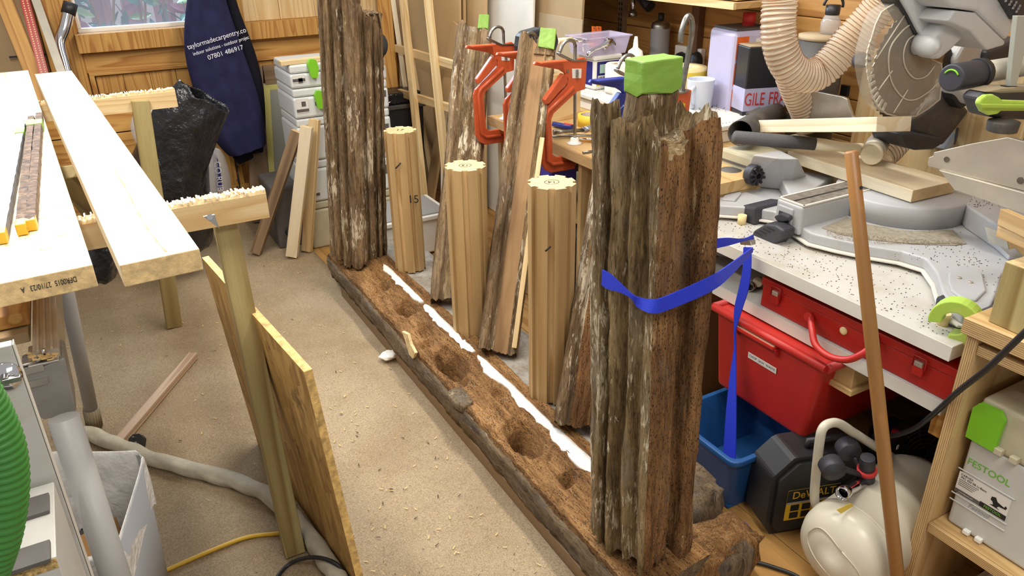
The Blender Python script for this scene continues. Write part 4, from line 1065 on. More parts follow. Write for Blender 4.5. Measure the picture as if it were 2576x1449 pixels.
text('13', .026, frame((c2.x, c2.y, .8705), -camx, V((-.485, -.874, 0))), 'ink', b2, 'pen_mark', ext=.0002); penring(b2, c2, .8706, .021)
text('14', .026, frame((c3.x, c3.y, .9505), -camx, V((-.485, -.874, 0))), 'ink', b3, 'pen_mark', ext=.0002); penring(b3, c3, .9506, .021)
def penline(par, a, bq, yoff, r=.0018):
    MB().tube([a, bq], r, 6).build('pen_stroke', 'ink', par)
q0 = A(995, 424, y=c1.y-.070); q1 = A(1008, 410, y=c1.y-.070); penline(b1, q0, q1, 0, .0035)
q0 = A(1372, 632, y=c3.y-.072); q1 = A(1385, 620, y=c3.y-.072); penline(b3, q0, q1, 0, .003)
nv = V((-.62, -.78, 0)).normalized()
text('15', .05, frame(A(1040, 502, y=c1.y-.0755), camx, V((0, 0, 1))), 'ink', b1, 'pen_mark', ext=.001)
# ---------------------------------------------------------------- workbench along the right wall
XF = 1.60; ZB = .85
wbn = thing('workbench', 'plywood workbench along the boarded right wall with clamps on its edge', 'workbench', (2.1, 2.45, 0))
board('bench_top', 'ply', (2.095, 1.80, ZB-.02), (2.095, 3.10, ZB-.02), .97, .04, (1, 0, 0), wbn, .001)
board('edge_layers', 'ply_edge', (XF+.004, 1.80, ZB-.02), (XF+.004, 3.10, ZB-.02), .012, .0405, (1, 0, 0), wbn, .0006)
for yy in (2.40, 2.93, 3.06): board('upright', 'ply', (1.66, yy, 0), (1.66, yy, ZB-.041), .05, .022 if yy < 3 else .03, (1, 0, 0), wbn, .001)
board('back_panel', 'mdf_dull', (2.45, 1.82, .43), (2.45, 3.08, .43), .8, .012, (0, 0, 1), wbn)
board('lower_shelf', 'ply', (2.05, 2.44, .52), (2.05, 3.04, .52), .74, .02, (1, 0, 0), wbn, .001)
board('side_panel', 'ply', (2.1, 1.815, .0), (2.1, 1.815, ZB-.041), .92, .018, (1, 0, 0), wbn, .001)
MB().bb((XF+.03, 2.26, ZB-.062), (XF+.09, 2.30, ZB-.041)).build('catch_plate', 'alu', wbn, .001)
# lower saw bench in white laminate
wl = thing('saw_bench', 'white laminate saw bench set lower between two plywood units', 'bench', (2.1, 1.3, 0))
MB().bb((1.62, .845, .712), (2.58, 1.79, .75)).build('bench_top', 'white_lam', wl, .0015)
MB().bb((1.617, .845, .712), (1.6195, 1.79, .7495)).build('edge_band', 'white_edge', wl)
MB().bb((1.645, .845, .552), (2.58, 1.79, .588)).build('lower_shelf', 'white_lam', wl, .0015)
MB().bb((1.642, .845, .552), (1.6445, 1.79, .5875)).build('edge_band', 'white_edge', wl)
q = A(2108, 930, x=1.66)
MB().bb((1.66, q.y-.05, .48), (1.75, q.y+.05, .551)).bb((1.65, q.y-.06, .462), (1.77, q.y+.06, .48)).build('support_block', 'ply', wl, .002)
MB().bb((1.68, 1.75, 0), (1.72, 1.789, .55)).bb((2.5, .86, 0), (2.55, .9, .55)).build('leg', 'cardboard', wl)
board('back_panel', 'hardwood_dark', (2.57, .86, .28), (2.57, 1.78, .28), .54, .012, (0, 0, 1), wl)
q = A(2370, 1095, x=1.7)
board('corner_block', 'wall_pine', (1.70, .868, q.z), (1.70, .868, .551), .04, .03, (1, 0, 0), wl)
# clamps
YC = 2.482
def clamp(label, D, mat, name='trigger_clamp', grp=None, ink=True):
    D = V(D); f = A(1445, 364, y=YC); base = V((f.x, YC, ZB))+D
    t = thing(name, label, 'clamp', base, grp)
    def q(px, py, dy=0): return A(px, py, y=YC)+D+V((0, dy, 0))
    body = [(1446, 386), (1398, 394), (1389, 388), (1385, 300), (1391, 285), (1450, 230), (1470, 224), (1475, 150), (1466, 143), (1440, 151), (1415, 150), (1345, 155), (1341, 163), (1405, 175), (1418, 183), (1427, 198), (1425, 214), (1363, 280), (1358, 294), (1360, 408), (1370, 428), (1385, 434), (1445, 424)]
    b = MB().slab([q(a, c, -.007) for a, c in body], .014, (0, -1, 0)); b.build('frame', mat, t, .003)
    rim = [(1446, 405), (1387, 412), (1374, 402), (1371, 292), (1378, 276), (1440, 218)]
    MB().tube([q(a, c, -.009) for a, c in rim], .008, 8).build('frame_rib', mat, t)
    b = MB(); b.slab([q(a, c, -.016) for a, c in ((1344, 153), (1412, 147), (1413, 152), (1345, 158))], -.032, (0, -1, 0)); b.build('top_lever', mat, t, .003)
    b = MB(); b.slab([q(a, c, -.014) for a, c in ((1422, 188), (1412, 184), (1366, 250), (1367, 262), (1377, 260), (1424, 206))], .026, (0, -1, 0)); b.build('trigger', mat, t, .004)
    top = [q(1446, 362), q(1447, 135)]
    bend = [q(1447, 118), q(1444, 106), q(1434, 101), q(1423, 105), q(1414, 116), q(1408, 132)]
    MB().tube(smoothp(top+bend, 6), .0062, 10).build('rod', 'steel', t)
    MB().slab([q(a, c, -.011) for a, c in ((1404, 132), (1420, 140), (1440, 150), (1472, 149), (1470, 153), (1438, 154), (1416, 146), (1403, 137))], .022, (0, -1, 0)).build('lock_plate', 'steel', t, .001)
    MB().slab([q(a, c, -.0085) for a, c in ((1436, 172), (1460, 172), (1459, 196), (1437, 196))], .004, (0, -1, 0)).build('spring_window', 'label_white', t)
    hx = []
    for k in range(49): hx.append(q(1448, 174+20*k/48, -.012)+V((.006*math.cos(k*PI/4), .003*math.sin(k*PI/4), 0)))
    MB().tube(hx, .0013, 5).build('spring', 'steel', t)
    MB().lathe([(0, 0), (.028, 0), (.029, .006), (.017, .01), (.0165, .022), (.014, .025), (0, .025)], 20, T3(*base)).build('pad', 'white_pl', t)
    MB().tube([q(1425, 178, -.0075), q(1425, 178, -.01)], .006, 10).build('rivet', 'steel', t)
    return t
g = 'orange trigger clamps on the bench edge'
clamp('orange trigger clamp in full view above the block marked 14', (0, 0, 0), 'orange', grp=g)
clamp('orange trigger clamp between the two leaning posts', (-.025, .513, 0), 'orange', grp=g)
clamp('orange trigger clamp mostly hidden behind the flat faced leaning post', (-.01, .27, 0), 'orange', grp=g)
clamp('blue trigger clamp half hidden behind the strapped front post', (-.03, -.40, 0), 'blue_clamp', grp=None)
# clamp seen edge-on behind the front post
t = thing('trigger_clamp', 'orange clamp seen edge-on with tall bent rod right behind the front post', 'clamp', (1.68, 1.86, ZB), g)
ye = 1.86
E_ = lambda px, py, dy=0: A(px, py, y=ye+dy)
MB().slab([E_(a, c) for a, c in ((1700, 235), (1741, 226), (1735, 272), (1733, 300), (1690, 298), (1692, 258))], .03, (0, -1, 0)).build('frame', 'orange', t, .003)
MB().slab([E_(a, c, .004) for a, c in ((1690, 296), (1733, 298), (1728, 400), (1690, 400))], .02, (0, -1, 0)).build('frame_rib', 'orange', t, .003)
MB().slab([E_(a, c, -.001) for a, c in ((1703, 258), (1724, 260), (1722, 282), (1701, 280))], .004, (0, -1, 0)).build('spring_window', 'yellow_lbl', t)
hx = [E_(1713, 262+18*k/40, -.004)+V((.007*math.cos(k*PI/4), .003*math.sin(k*PI/4), 0)) for k in range(41)]
MB().tube(hx, .0016, 5).build('spring', 'steel', t)
pb = V((E_(1708, 300).x, ye+.02, ZB+.01))
MB().tube(smoothp([pb, E_(1708, 300, .014), E_(1716, 225, .012), E_(1733, 130, .01), E_(1741, 80), E_(1740, 52), E_(1733, 40), E_(1724, 50), E_(1714, 82), E_(1712, 108)], 5), .0085, 10).build('rod', 'steel', t)
MB().slab([E_(a, c, -.006) for a, c in ((1694, 228), (1715, 233), (1735, 226), (1734, 230), (1715, 237), (1694, 233))], .03, (0, -1, 0)).build('lock_plate', 'steel', t, .001)
MB().lathe([(0, 0), (.028, 0), (.018, .012), (.016, .025), (0, .025)], 16, T3(pb.x, pb.y, ZB)).build('pad', 'white_pl', t)
# ---------------------------------------------------------------- things on the plywood bench
def onb(px, py, z=ZB): return A(px, py, z=z)
def cyl(label, name, cat, c, prof, mat, parts=(), n=28):
    o = thing(name, label, cat, c); MB().lathe(prof, n, T3(*c)).build('body', mat, o)
    return o
pb = onb(1268, 286)
px_ = thing('wooden_box', 'plain pine box on the far end of the plywood bench', 'box', (1.78, 2.98, ZB))
board('box_body', 'pine', (1.71, 2.93, ZB+.10), (1.93, 2.93, ZB+.10), .2, .18, (0, 0, 1), px_, .002)
tr = thing('white_tray', 'ribbed white plastic tray under the bucket on the bench', 'tray', (2.1, 2.55, ZB))
ta, tb_ = onb(1440, 264), onb(1545, 318)
MB().bb((ta.x, 2.18, ZB), (ta.x+.30, ta.y, ZB+.045)).bb((ta.x-.01, 2.17, ZB+.05), (ta.x+.31, ta.y+.01, ZB+.07)).build('tray_body', 'white_pl', tr, .004)
for k in range(16): MB().bb((ta.x+.01+.018*k, 2.20, ZB+.0705), (ta.x+.017+.018*k, ta.y-.02, ZB+.074)).build('rib', 'label_white', tr)
zt_ = ZB+.0745
bk = thing('paint_bucket', 'white bucket with blue and green label on the white tray', 'bucket', (A(1500, 226, z=zt_).x, A(1500, 226, z=zt_).y, zt_))
c = A(1508, 218, z=zt_)
MB().bb((c.x-.075, c.y-.06, zt_), (c.x+.075, c.y+.06, zt_+.135)).build('bucket_body', 'white_pl', bk, .01)
MB().bb((c.x-.08, c.y-.065, zt_+.135), (c.x+.08, c.y+.065, zt_+.155)).build('lid', 'white_pl', bk, .006)
bl__ = MB().bb((c.x-.0765, c.y-.045, zt_+.02), (c.x-.075, c.y+.055, zt_+.128)).bb((c.x-.06, c.y-.0615, zt_+.02), (c.x+.075, c.y-.06, zt_+.128)).build('blue_label', 'blue_print', bk)
M['mint'] = pm('mint_label', (172, 206, 190), .5)
MB().bb((c.x-.045, c.y-.0625, zt_+.075), (c.x+.06, c.y-.0613, zt_+.115)).build('mint_panel', 'mint', bl__)
MB().bb((c.x-.055, c.y-.0625, zt_+.028), (c.x-.01, c.y-.0613, zt_+.065)).build('barcode_panel', 'label_white', bl__)
for k in range(7): MB().bb((c.x-.052+.006*k, c.y-.063, zt_+.032), (c.x-.05+.006*k+.001*(k % 3), c.y-.0624, zt_+.06)).build('bar_line', 'ink', bl__)
MB().bb((c.x-.06, c.y-.0622, zt_+.02), (c.x+.02, c.y-.0612, zt_+.026)).build('yellow_band', 'yellow_lbl', bl__)
tubc = c+V((.0, .02, 0)); zt2_ = zt_+.156
tb2 = thing('clear_tub', 'clear plastic tub of pliers and clamps on top of the bucket', 'tub', (tubc.x, tubc.y, zt2_))
R = [[V((tubc.x+sx*w, tubc.y+sy*d, zt2_+h)) for sx, sy in ((-1, -1), (1, -1), (1, 1), (-1, 1))] for w, d, h in ((.105, .07, 0), (.12, .082, .075), (.128, .09, .078), (.128, .09, .082))]
tbm = MB().rings(R, False, False); tbm.f.append((0, 1, 2, 3)); tbm.sm.append(False); tbm.mi.append(0); tbm.build('tub_shell', 'tub', tb2, solid=-.002)
for k, (m, a, bq) in enumerate((('red', (-.1, .02), (-.02, -.03)), ('orange_pl', (-.08, -.04), (.04, .02)), ('white_pl', (-.1, -.05), (-.04, .05)), ('blue_clamp', (.0, -.03), (.1, .03)))):
    o = tag(MB().tube([V((tubc.x+a[0], tubc.y+a[1], zt2_+.03)), V((tubc.x+bq[0], tubc.y+bq[1], zt2_+.04))], .02, 10).build('clamp_handle', m), ('red', 'orange', 'white', 'blue')[k]+' plastic handle inside the clear tub', 'handle')
zz = zt2_+.09
g1 = thing('locking_pliers', 'chrome locking pliers lying over the edge of the clear tub', 'pliers', A(1510, 125, z=zz))
L_ = lambda px, py: A(px, py, y=tubc.y-.10)
MB().tube(smoothp([L_(1478, 138), L_(1490, 127), L_(1510, 118), L_(1528, 108), L_(1540, 100)], 4), [.006, .009, .01, .011, .01, .009, .01, .01, .01, .01, .012, .014, .014, .014, .012, .01, .008], 8).build('jaw_handle', 'chrome', g1)
MB().tube(smoothp([L_(1518, 122), L_(1526, 118), L_(1536, 104), L_(1524, 98)], 4), .008, 8).build('lever', 'chrome', g1)
MB().tube(smoothp([L_(1540, 100), L_(1548, 112), L_(1530, 100)], 4), .004, 8).build('spring_arm', 'steel', g1)
g2 = thing('hand_screw', 'wooden handled tool lying across the clear tub', 'tool', A(1430, 100, z=zz))
MB().tube([A(1404, 103, y=tubc.y-.06), A(1440, 99, y=tubc.y-.06)], .012, 10).build('wooden_handle', 'white_pine', g2)
MB().tube([A(1440, 99, y=tubc.y-.06), A(1480, 104, y=tubc.y-.06)], .009, 10).build('shank', 'chrome', g2)
g3 = thing('saw_set', 'pair of orange toothed strips standing behind the clear tub', 'strip', A(1500, 95, y=tubc.y+.13))
for k, pxs in enumerate(((1490, 1499), (1501, 1513))):
    zlo = zt2_
    MB().slab([A(pxs[0], 66, y=tubc.y+.125), A(pxs[1], 67, y=tubc.y+.125), A(pxs[1]+2, 125, y=tubc.y+.125), A(pxs[0]+2, 125, y=tubc.y+.125)], .006, (0, -1, 0)).build('orange_strip', 'orange_pl', g3, .001)
    for j in range(3): MB().tube([A(pxs[0]+5, 71+14*j, y=tubc.y+.124), A(pxs[0]+5, 71+14*j, y=tubc.y+.1235)], .003, 8).build('hole', 'ink', g3)
c = A(1552, 232, z=zt_-.0)
c = V((c.x, c.y, zt_))
pr_ = thing('paper_roll', 'white paper roll standing on the white tray', 'paper roll', c)
MB().lathe([(.018, .002), (.056, 0), (.058, .01), (.058, .125), (.052, .131), (.018, .129), (.018, .002)], 28, T3(*c), cap=False).build('roll_body', 'paper', pr_)
MB().lathe([(.019, .001), (.019, .13), (.016, .13), (.016, .001)], 18, T3(*c), cap=False).build('core', 'mdf_grey', pr_)
MB().slab([c+V((-.055, -.03, .03)), c+V((-.02, -.062, .02)), c+V((-.0, -.075, -.02)), c+V((-.06, -.06, -.02))], .002, (-1, -1, 0)).build('loose_sheet', 'paper', pr_)
c = onb(1487, 316); ring = thing('tape_roll', 'yellow masking tape roll with red and blue inner print on the bench', 'tape roll', c)
MB().lathe([(.045, 0), (.058, 0), (.058, .05), (.045, .05), (.045, 0)], 32, T3(*c), cap=False).build('tape', 'yellow', ring)
b = MB()
for k, m in enumerate(('red_text', 'label_white', 'blue_print', 'red_text', 'label_white', 'blue_print')):
    R = [[V((c.x+.0443*math.cos(a), c.y+.0443*math.sin(a), c.z+z)) for a in [2*PI*(k+j/6)/6 for j in range(7)]] for z in (.003, .048)]
    MB().rings(R, False, True, False).build('core_print', m, ring)
c = onb(1423, 290); R = []
for j in range(5):
    R.append([V((c.x+.09*(i/12-.5)+.2*(j/4-.5)*.3, c.y+.10*(j/4-.5), c.z+.008+.018*abs(fbm((i*.4, j*.7, 2))))) for i in range(13)])
tag(MB().rings(R, False, True, False).build('white_sheet', 'paper', solid=.004), 'crumpled white sheet on the bench beside the masking tape roll', 'sheet')
o = thing('utility_knife', 'dark blue utility knife with red grip on the bench', 'knife', onb(1415, 318))
MB().tube([onb(1392, 312, ZB+.014), onb(1440, 322, ZB+.014)], [.011, .013], 10).build('knife_body', 'blue_clamp', o)
MB().tube([onb(1420, 314, ZB+.02), onb(1440, 318, ZB+.02)], .009, 8).build('grip', 'red_text', o)
o = thing('nail_puller', 'steel nail puller with chrome collar and black grip on the bench', 'tool', onb(1460, 340))
MB().tube([onb(1392, 333, ZB+.03), onb(1418, 331, ZB+.03), onb(1470, 327, ZB+.03)], [.012, .007, .008], 10).build('shank', 'steel', o)
MB().tube([onb(1466, 327, ZB+.03), onb(1500, 321, ZB+.03)], .014, 12).build('collar', 'chrome', o)
MB().tube(smoothp([onb(1499, 321, ZB+.03), onb(1530, 318, ZB+.03), onb(1575, 314, ZB+.03)], 3), [.015, .018, .02, .021, .02, .019, .016], 12).build('grip', 'black_dusty', o)
o = thing('file', 'grey file with dark tang below the nail puller on the bench', 'file', onb(1440, 347))
MB().tube([onb(1390, 344, ZB+.008), onb(1430, 341, ZB+.008), onb(1520, 345, ZB+.01)], [.005, .006, .008], 8).build('blade', 'steel', o)
o = thing('try_square', 'orange wooden tool handle with steel blade on the bench edge', 'square', onb(1485, 356))
MB().bb(V((-.06, -.012, 0)), V((.06, .012, .018)), frame(onb(1485, 357), onb(1510, 356)-onb(1460, 355), (0, 1, 0))).build('stock', 'wall_pine', o, .002)
MB().tube([onb(1455, 349, ZB+.02), onb(1520, 352, ZB+.02)], .004, 8).build('blade', 'chrome', o)
o = thing('screwdriver_bit', 'thin steel screwdriver near the edge of the plywood bench', 'screwdriver', onb(1485, 381))
MB().tube([onb(1466, 384, ZB+.006), onb(1500, 379, ZB+.006)], .005, 8).build('shaft', 'steel', o)
MB().tube([onb(1500, 379, ZB+.008), onb(1530, 375, ZB+.01)], .009, 8).build('handle', 'teal', o)
# mug, rolls, tins
c = A(1757, 277, z=ZB+.062); ds_ = tag(MB().lathe([(0, 0), (.085, 0), (.09, .05), (.095, .06), (.0, .061)], 32, T3(c.x, c.y, ZB)).build('round_dish', 'blue_pl'), 'dark blue round dish under the white mug on the bench', 'dish'); mg = thing('mug', 'white glazed mug behind the front post on the bench', 'mug', c)
MB().lathe([(.0, .004), (.046, 0), (.05, .004), (.0575, .125), (.0585, .13), (.056, .131), (.054, .125), (.047, .012), (.0, .01)], 36, T3(*c), cap=False).build('mug_body', 'mug', mg)
hd = arc((c.x-.05, c.y-.02, c.z+.065), .04, PI*.5, PI*1.5, 12, V((.85, .3, 0)), V((0, 0, 1)))
MB().tube(hd, .008, 10).build('handle', 'mug', mg)
c = A(1712, 287, z=ZB); hr = A(1712, 168, y=c.y).z-ZB; yr = thing('sandpaper_roll', 'pale yellow paper roll behind the white mug', 'paper roll', V((c.x, c.y, ZB)))
MB().lathe([(.03, .003), (.098, 0), (.1, hr-.02), (.098, hr), (.03, hr), (.03, .003)], 36, T3(*c), cap=False).build('roll_body', 'pale_yellow', yr)
MB().lathe([(.1005, hr-.05), (.1005, hr-.012)], 36, T3(*c), cap=False).build('yellow_edge', 'yellow', yr)
MB().lathe([(.031, .002), (.031, hr+.0002), (.027, hr+.0002), (.027, .002)], 20, T3(*c), cap=False).build('core', 'white_pl', yr)
# lavender tin with hazard diamonds
cf = A(1826, 322, z=ZB); top = A(1825, 74, x=cf.x)
ht = A(1825, 76, x=cf.x).z-ZB
lt_ = thing('solvent_tin', 'tall lavender solvent tin with orange hazard labels', 'tin', (cf.x+.05, cf.y+.05, ZB))
ml = A(1762, 66, z=ZB+ht); dl = (V((ml.x, ml.y, 0))-V((cf.x, cf.y, 0)))
ur = V((.985, -.17, 0)); ul = V((.17, .985, 0))
def quad(o, a, la, bq, lb): return [o, o+a*la, o+a*la+bq*lb, o+bq*lb]
O = V((cf.x, cf.y, ZB)); wl_, wr_ = .19, .20
MB().hexa(quad(O, ur, wr_, ul, wl_), [p+V((0, 0, ht)) for p in quad(O, ur, wr_, ul, wl_)]).build('tin_body', 'lavender', lt_, .02, seg=3)
MB().hexa([p+V((0, 0, ht)) for p in quad(O+ur*.012+ul*.012, ur, wr_-.024, ul, wl_-.024)], [p+V((0, 0, ht+.008)) for p in quad(O+ur*.016+ul*.016, ur, wr_-.03, ul, wl_-.03)]).build('tin_rim', 'black_dusty', lt_, .002)
cc = O+ur*.12+ul*.09+V((0, 0, ht+.008)); MB().lathe([(.026, 0), (.026, .05), (.0, .052)], 16, T3(*cc)).build('cap', 'red_text', lt_)
nf = -ul*.0012
for k, z0 in enumerate((.215, .135, .055)):
    zc = ht*(z0/.30)
    p = O+ur*.010+nf+V((0, 0, zc))
    MB().hexa([p, p+ur*.055, p+ur*.055-nf*.5, p-nf*.5], [q+V((0, 0, ht*.062/.30*1.1)) for q in (p, p+ur*.055, p+ur*.055-nf*.5, p-nf*.5)]).build('hazard_label', 'hazard', lt_)
    M4 = frame(p+ur*.0275+nf*.3+V((0, 0, ht*.11)), ur, (0, 0, 1))
    if k == 1:
        for s in (1, -1): MB().box((0, 0, 0), (.04, .009, .0008), M4 @ Matrix.Rotation(s*PI/4, 4, 'Z')).build('cross_mark', 'ink', lt_)
    elif k == 0:
        MB().prism([(-.012, -.014), (.012, -.014), (.016, .0), (.008, .006), (.004, .02), (-.004, .008), (-.012, .012), (-.016, -.002)], 0, .0008, M4).bb((-.016, -.021, 0), (.016, -.018, .0008), M4).build('flame_mark', 'ink', lt_)
    else:
        MB().bb((-.004, -.012, 0), (.004, .016, .0008), M4).bb((-.016, -.016, 0), (.016, -.012, .0008), M4).bb((-.01, .002, 0), (.002, .006, .0008), M4).build('tree_mark', 'ink', lt_)
p = O+ur*.10+nf+V((0, 0, ht*.72)); MB().hexa([p, p+ur*.075, p+ur*.075-nf*.5, p-nf*.5], [q+V((0, 0, ht*.2)) for q in (p, p+ur*.075, p+ur*.075-nf*.5, p-nf*.5)]).build('label_panel', 'label_white', lt_)
M4 = frame(p+ur*.037+nf*.4+V((0, 0, ht*.15)), ur, (0, 0, 1)); text('CONTENTS', .012, M4, 'ink', lt_, ext=.0001) if False else MB().bb((-.025, -.002, 0), (.025, .002, .0004), M4).bb((-.03, -.014, 0), (.03, -.012, .0004), M4).build('print_line', 'ink', lt_)
# black tin with fragile tape
cf = A(1862, 336, z=ZB); O = V((cf.x, cf.y, ZB)); ht = .185
ur2 = V((.95, -.30, 0)).normalized(); ul2 = V((.30, .95, 0)).normalized()
bt_ = thing('black_tin', 'black square tin wrapped with red lettered tape', 'tin', O+ur2*.08+ul2*.06)
ht = A(1856, 122, y=O.y+.01).z-ZB
MB().hexa(quad(O, ur2, .18, ul2, .13), [p+V((0, 0, ht)) for p in quad(O, ur2, .18, ul2, .13)]).build('tin_body', 'tin_black', bt_, .005)
MB().hexa([p+V((0, 0, ht-.001)) for p in quad(O+ur2*.006+ul2*.006, ur2, .168, ul2, .118)], [p+V((0, 0, ht+.003)) for p in quad(O+ur2*.006+ul2*.006, ur2, .168, ul2, .118)]).build('tin_lid', 'mdf_grey', bt_)
h0 = A(1850, 284, y=O.y).z-ZB; ht5 = A(1850, 228, y=O.y).z-ZB-h0; nf = -ul2*.001-ur2*.001
MB().hexa([p+V((0, 0, h0)) for p in quad(O+nf, ur2, .182, ul2, .132)], [p+V((0, 0, h0+ht5)) for p in quad(O+nf, ur2, .182, ul2, .132)]).build('printed_tape', 'lavender', bt_)
M4 = frame(O-ul2*.002+ur2*.005+V((0, 0, h0+ht5/2)), ur2, (0, 0, 1))
text('GILE', ht5*.8, M4 @ T3(-.004, 0, 0), 'red_text', bt_, align='LEFT', sx=.62); text('FRAG', ht5*.8, M4 @ T3(.100, 0, 0), 'red_text', bt_, align='LEFT', sx=.62)
# spray can, glue bottle, black pouch, wall sockets
c = A(1597, 130, x=2.53); c.z = ZB; c.y = min(c.y, 3.05)
k_ = (A(1597, 55, y=c.y).z-ZB)
sc = thing('spray_can', 'grey spray can standing against the boarded wall', 'can', c)
MB().lathe([(.0, 0), (.044, .0), (.046, .006), (.046, k_-.03), (.042, k_-.015), (.02, k_-.004), (.0, k_)], 24, T3(*c)).build('can_body', 'steel', sc)
MB().lathe([(.0465, .03), (.0465, k_-.04)], 24, T3(*c), cap=False).build('can_label', 'bin_grey', sc)
MB().lathe([(.014, k_-.002), (.014, k_+.03), (.0, k_+.031)], 16, T3(*c)).build('nozzle', 'black', sc)
hkx = thing('hanging_chuck', 'steel chuck and black grip hanging above the spray can', 'tool', A(1595, 40, x=XW-.12))
MB().tube([A(1593, -12, x=XW-.12), A(1592, 30, x=XW-.12)], [.012, .014], 12).build('chuck_shank', 'chrome', hkx)
MB().tube([A(1592, 30, x=XW-.12), A(1592, 42, x=XW-.12)], .022, 14).build('chuck_collar', 'steel', hkx)
MB().tube([A(1612, -10, x=XW-.1), A(1636, 18, x=XW-.1)], [.03, .028], 12).build('grip', 'black', hkx)
p = A(1599, 118, y=2.55); gb_ = thing('glue_bottle', 'white glue bottle with long nozzle behind the green tape', 'bottle', V((p.x, p.y, ZB)))
hz = p.z-ZB+.02
MB().lathe([(.0, 0), (.032, 0), (.034, .01), (.034, hz-.06), (.028, hz-.035), (.011, hz-.022), (.008, hz+.01), (.007, hz+.012), (.006, hz+.02), (.0, hz+.021)], 24, T3(p.x, p.y, ZB)).build('bottle_body', 'white_pl', gb_)
pc = A(1378, 105, y=2.86); pu = thing('black_pouch', 'black zipped pouch standing behind the flat faced leaning post', 'pouch', V((pc.x, pc.y, ZB)))
pp = [A(a, c, y=2.86) for a, c in ((1318, 95), (1328, 82), (1365, 72), (1392, 74), (1402, 84), (1408, 105), (1400, 130), (1385, 160), (1360, 175), (1320, 170), (1314, 120))]
for q in pp: q.z = max(q.z, ZB+.02)
MB().slab(pp, .08, (0, -1, 0)).build('pouch_body', 'black', pu, .012, seg=3)
MB().bb((pc.x-.06, 2.87, ZB), (pc.x+.04, 2.93, pc.z-.06)).build('pouch_base', 'black', pu, .004)
so = thing('wall_socket', 'white double socket with two black plugs on the right wall', 'socket', A(1730, 135, x=XW-.01))
a, c = A(1702, 112, x=XW-.02), A(1765, 165, x=XW-.02)
MB().bb((XW-.03, c.y, c.z), (XW-.0005, a.y, a.z)).build('socket_plate', 'white_pl', so, .004)
MB().bb((XW-.033, A(1749, 133, x=XW-.02).y, A(1745, 139, x=XW-.02).z), (XW-.03, A(1741, 133, x=XW-.02).y, A(1745, 124, x=XW-.02).z)).build('switch', 'hazard', so, .001)
for px in (1711, 1750):
    q = A(px, 154, x=XW-.05); MB().lathe([(.0, 0), (.03, .002), (.034, .012), (.030, .035), (.018, .045), (.0, .046)], 20, T3(XW-.031, q.y, q.z) @ Matrix.Rotation(-PI/2, 4, 'Y') @ Matrix.Scale(1.3, 4, (1, 0, 0))).build('plug', 'black', so)
# clutter by the tins
pb_ = thing('dust_brush', 'grey bench brush with teal bristles behind the front post', 'brush', onb(1835, 300))
c = onb(1830, 298, ZB+.03); R = []
for j in range(8):
    f = math.sin(PI*(j+.4)/8); R.append([c+V((-.09+.20*j/7, .09-.16*j/7, 0))+V((.45, .89, 0))*(.045*f*math.cos(2*PI*k/16))+V((0, 0, .035*f*math.sin(2*PI*k/16)*(1+.5*fbm((k, j, 1)))+.005)) for k in range(16)])
MB().rings(R).build('brush_head', 'black_dusty', pb_)
b = MB(); rnd = random.Random(4)
for k in range(120):
    q = c+V((.04+rnd.gauss(0, .02), -.05+rnd.gauss(0, .02), .02)); b.tube([q, q+V((rnd.gauss(.03, .02), rnd.gauss(-.02, .02), rnd.uniform(.0, .03)))], .0012, 3)
b.build('bristles', 'teal', pb_)['kind'] = 'stuff'
b = MB(); rnd = random.Random(14)
for k in range(200):
    q = c+V((rnd.gauss(-.02, .05), rnd.gauss(.03, .04), .03)); b.tube([q, q+V((rnd.gauss(0, .02), rnd.gauss(0, .02), rnd.uniform(-.01, .025)))], .001, 3)
b.build('fluff', 'darkgrey_strip', pb_)['kind'] = 'stuff'
for k, (a, c2, m, l) in enumerate((((1790, 262), (1850, 196), 'black', 'black rod leaning beside the lavender tin'), ((1802, 268), (1862, 212), 'alu', 'thin steel rod leaning beside the black tin'), ((1820, 262), (1892, 236), 'pale_yellow', 'pale thin stick lying against the black tin'))):
    tag(MB().tube([A(*a, z=ZB+.012), A(*c2, y=A(*a, z=ZB+.012).y+.03)], .006 if k < 2 else .003, 8).build('thin_rod', m), l, 'rod')
# far left group: sheets, ladder frame, bucket
def sheet(label, x, pl, pr, mat, zt=1.9, th=.012, lean=.06, name='sheet', zb=.0):
    ya, yb = A(pl, 0, x=x).y, A(pr, 0, x=x).y
    return tag(board(name, mat, (x-lean, (ya+yb)/2, zb+.003), (x+.012, (ya+yb)/2, zt), abs(ya-yb), th, (0, 1, 0), None, .001), label, 'sheet')
sheet('tall plywood sheet leaning at the far end of the bench', 2.24, 1354, 1473, 'mdf_dull', th=.014)
sheet('white board sheet leaning between brown sheets behind the clamps', 2.18, 1229, 1349, 'white_board')
o = A(1350, 38, x=2.16); sheet('smaller greyish hardboard sheet in front of the tall plywood sheet', 2.20, 1352, 1462, 'mdf_grey', zt=A(1400, 40, x=2.2).z, th=.004)
sheet('pinkish board strip leaning left of the white board', 2.12, 1176, 1228, 'mdf', th=.018)
sheet('narrow board strip leaning left of the pinkish board', 2.09, 1163, 1174, 'mdf', th=.018)
sheet('wide brown fibreboard sheet leaning by the back corner', 2.05, 1086, 1163, 'mdf')
x = 1.90
tag(board('mdf_sheet', 'mdf', A(1090, 690, x=1.80)*V((1, 1, 0))+V((0, 0, .003)), A(1150, 60, x=2.0), .20, .014, (.2, 1, 0)), 'narrow fibreboard panel standing behind the new oak blocks', 'sheet')
tag(board('white_strip', 'white_board', A(1110, 480, x=1.70)*V((1, 1, 0))+V((0, 0, .003)), A(1116, 262, x=1.76), .03, .02, (.8, -.5, 0)), 'thin white strip standing behind the farther leaning post', 'strip')
lf_ = thing('ladder_frame', 'pale pine frame like a ladder leaning behind the oak blocks', 'frame', (1.7, 4.1, 0))
XL = 1.68
def LA(px, py): return A(px, py, x=XL+.10*(1-py/400.))
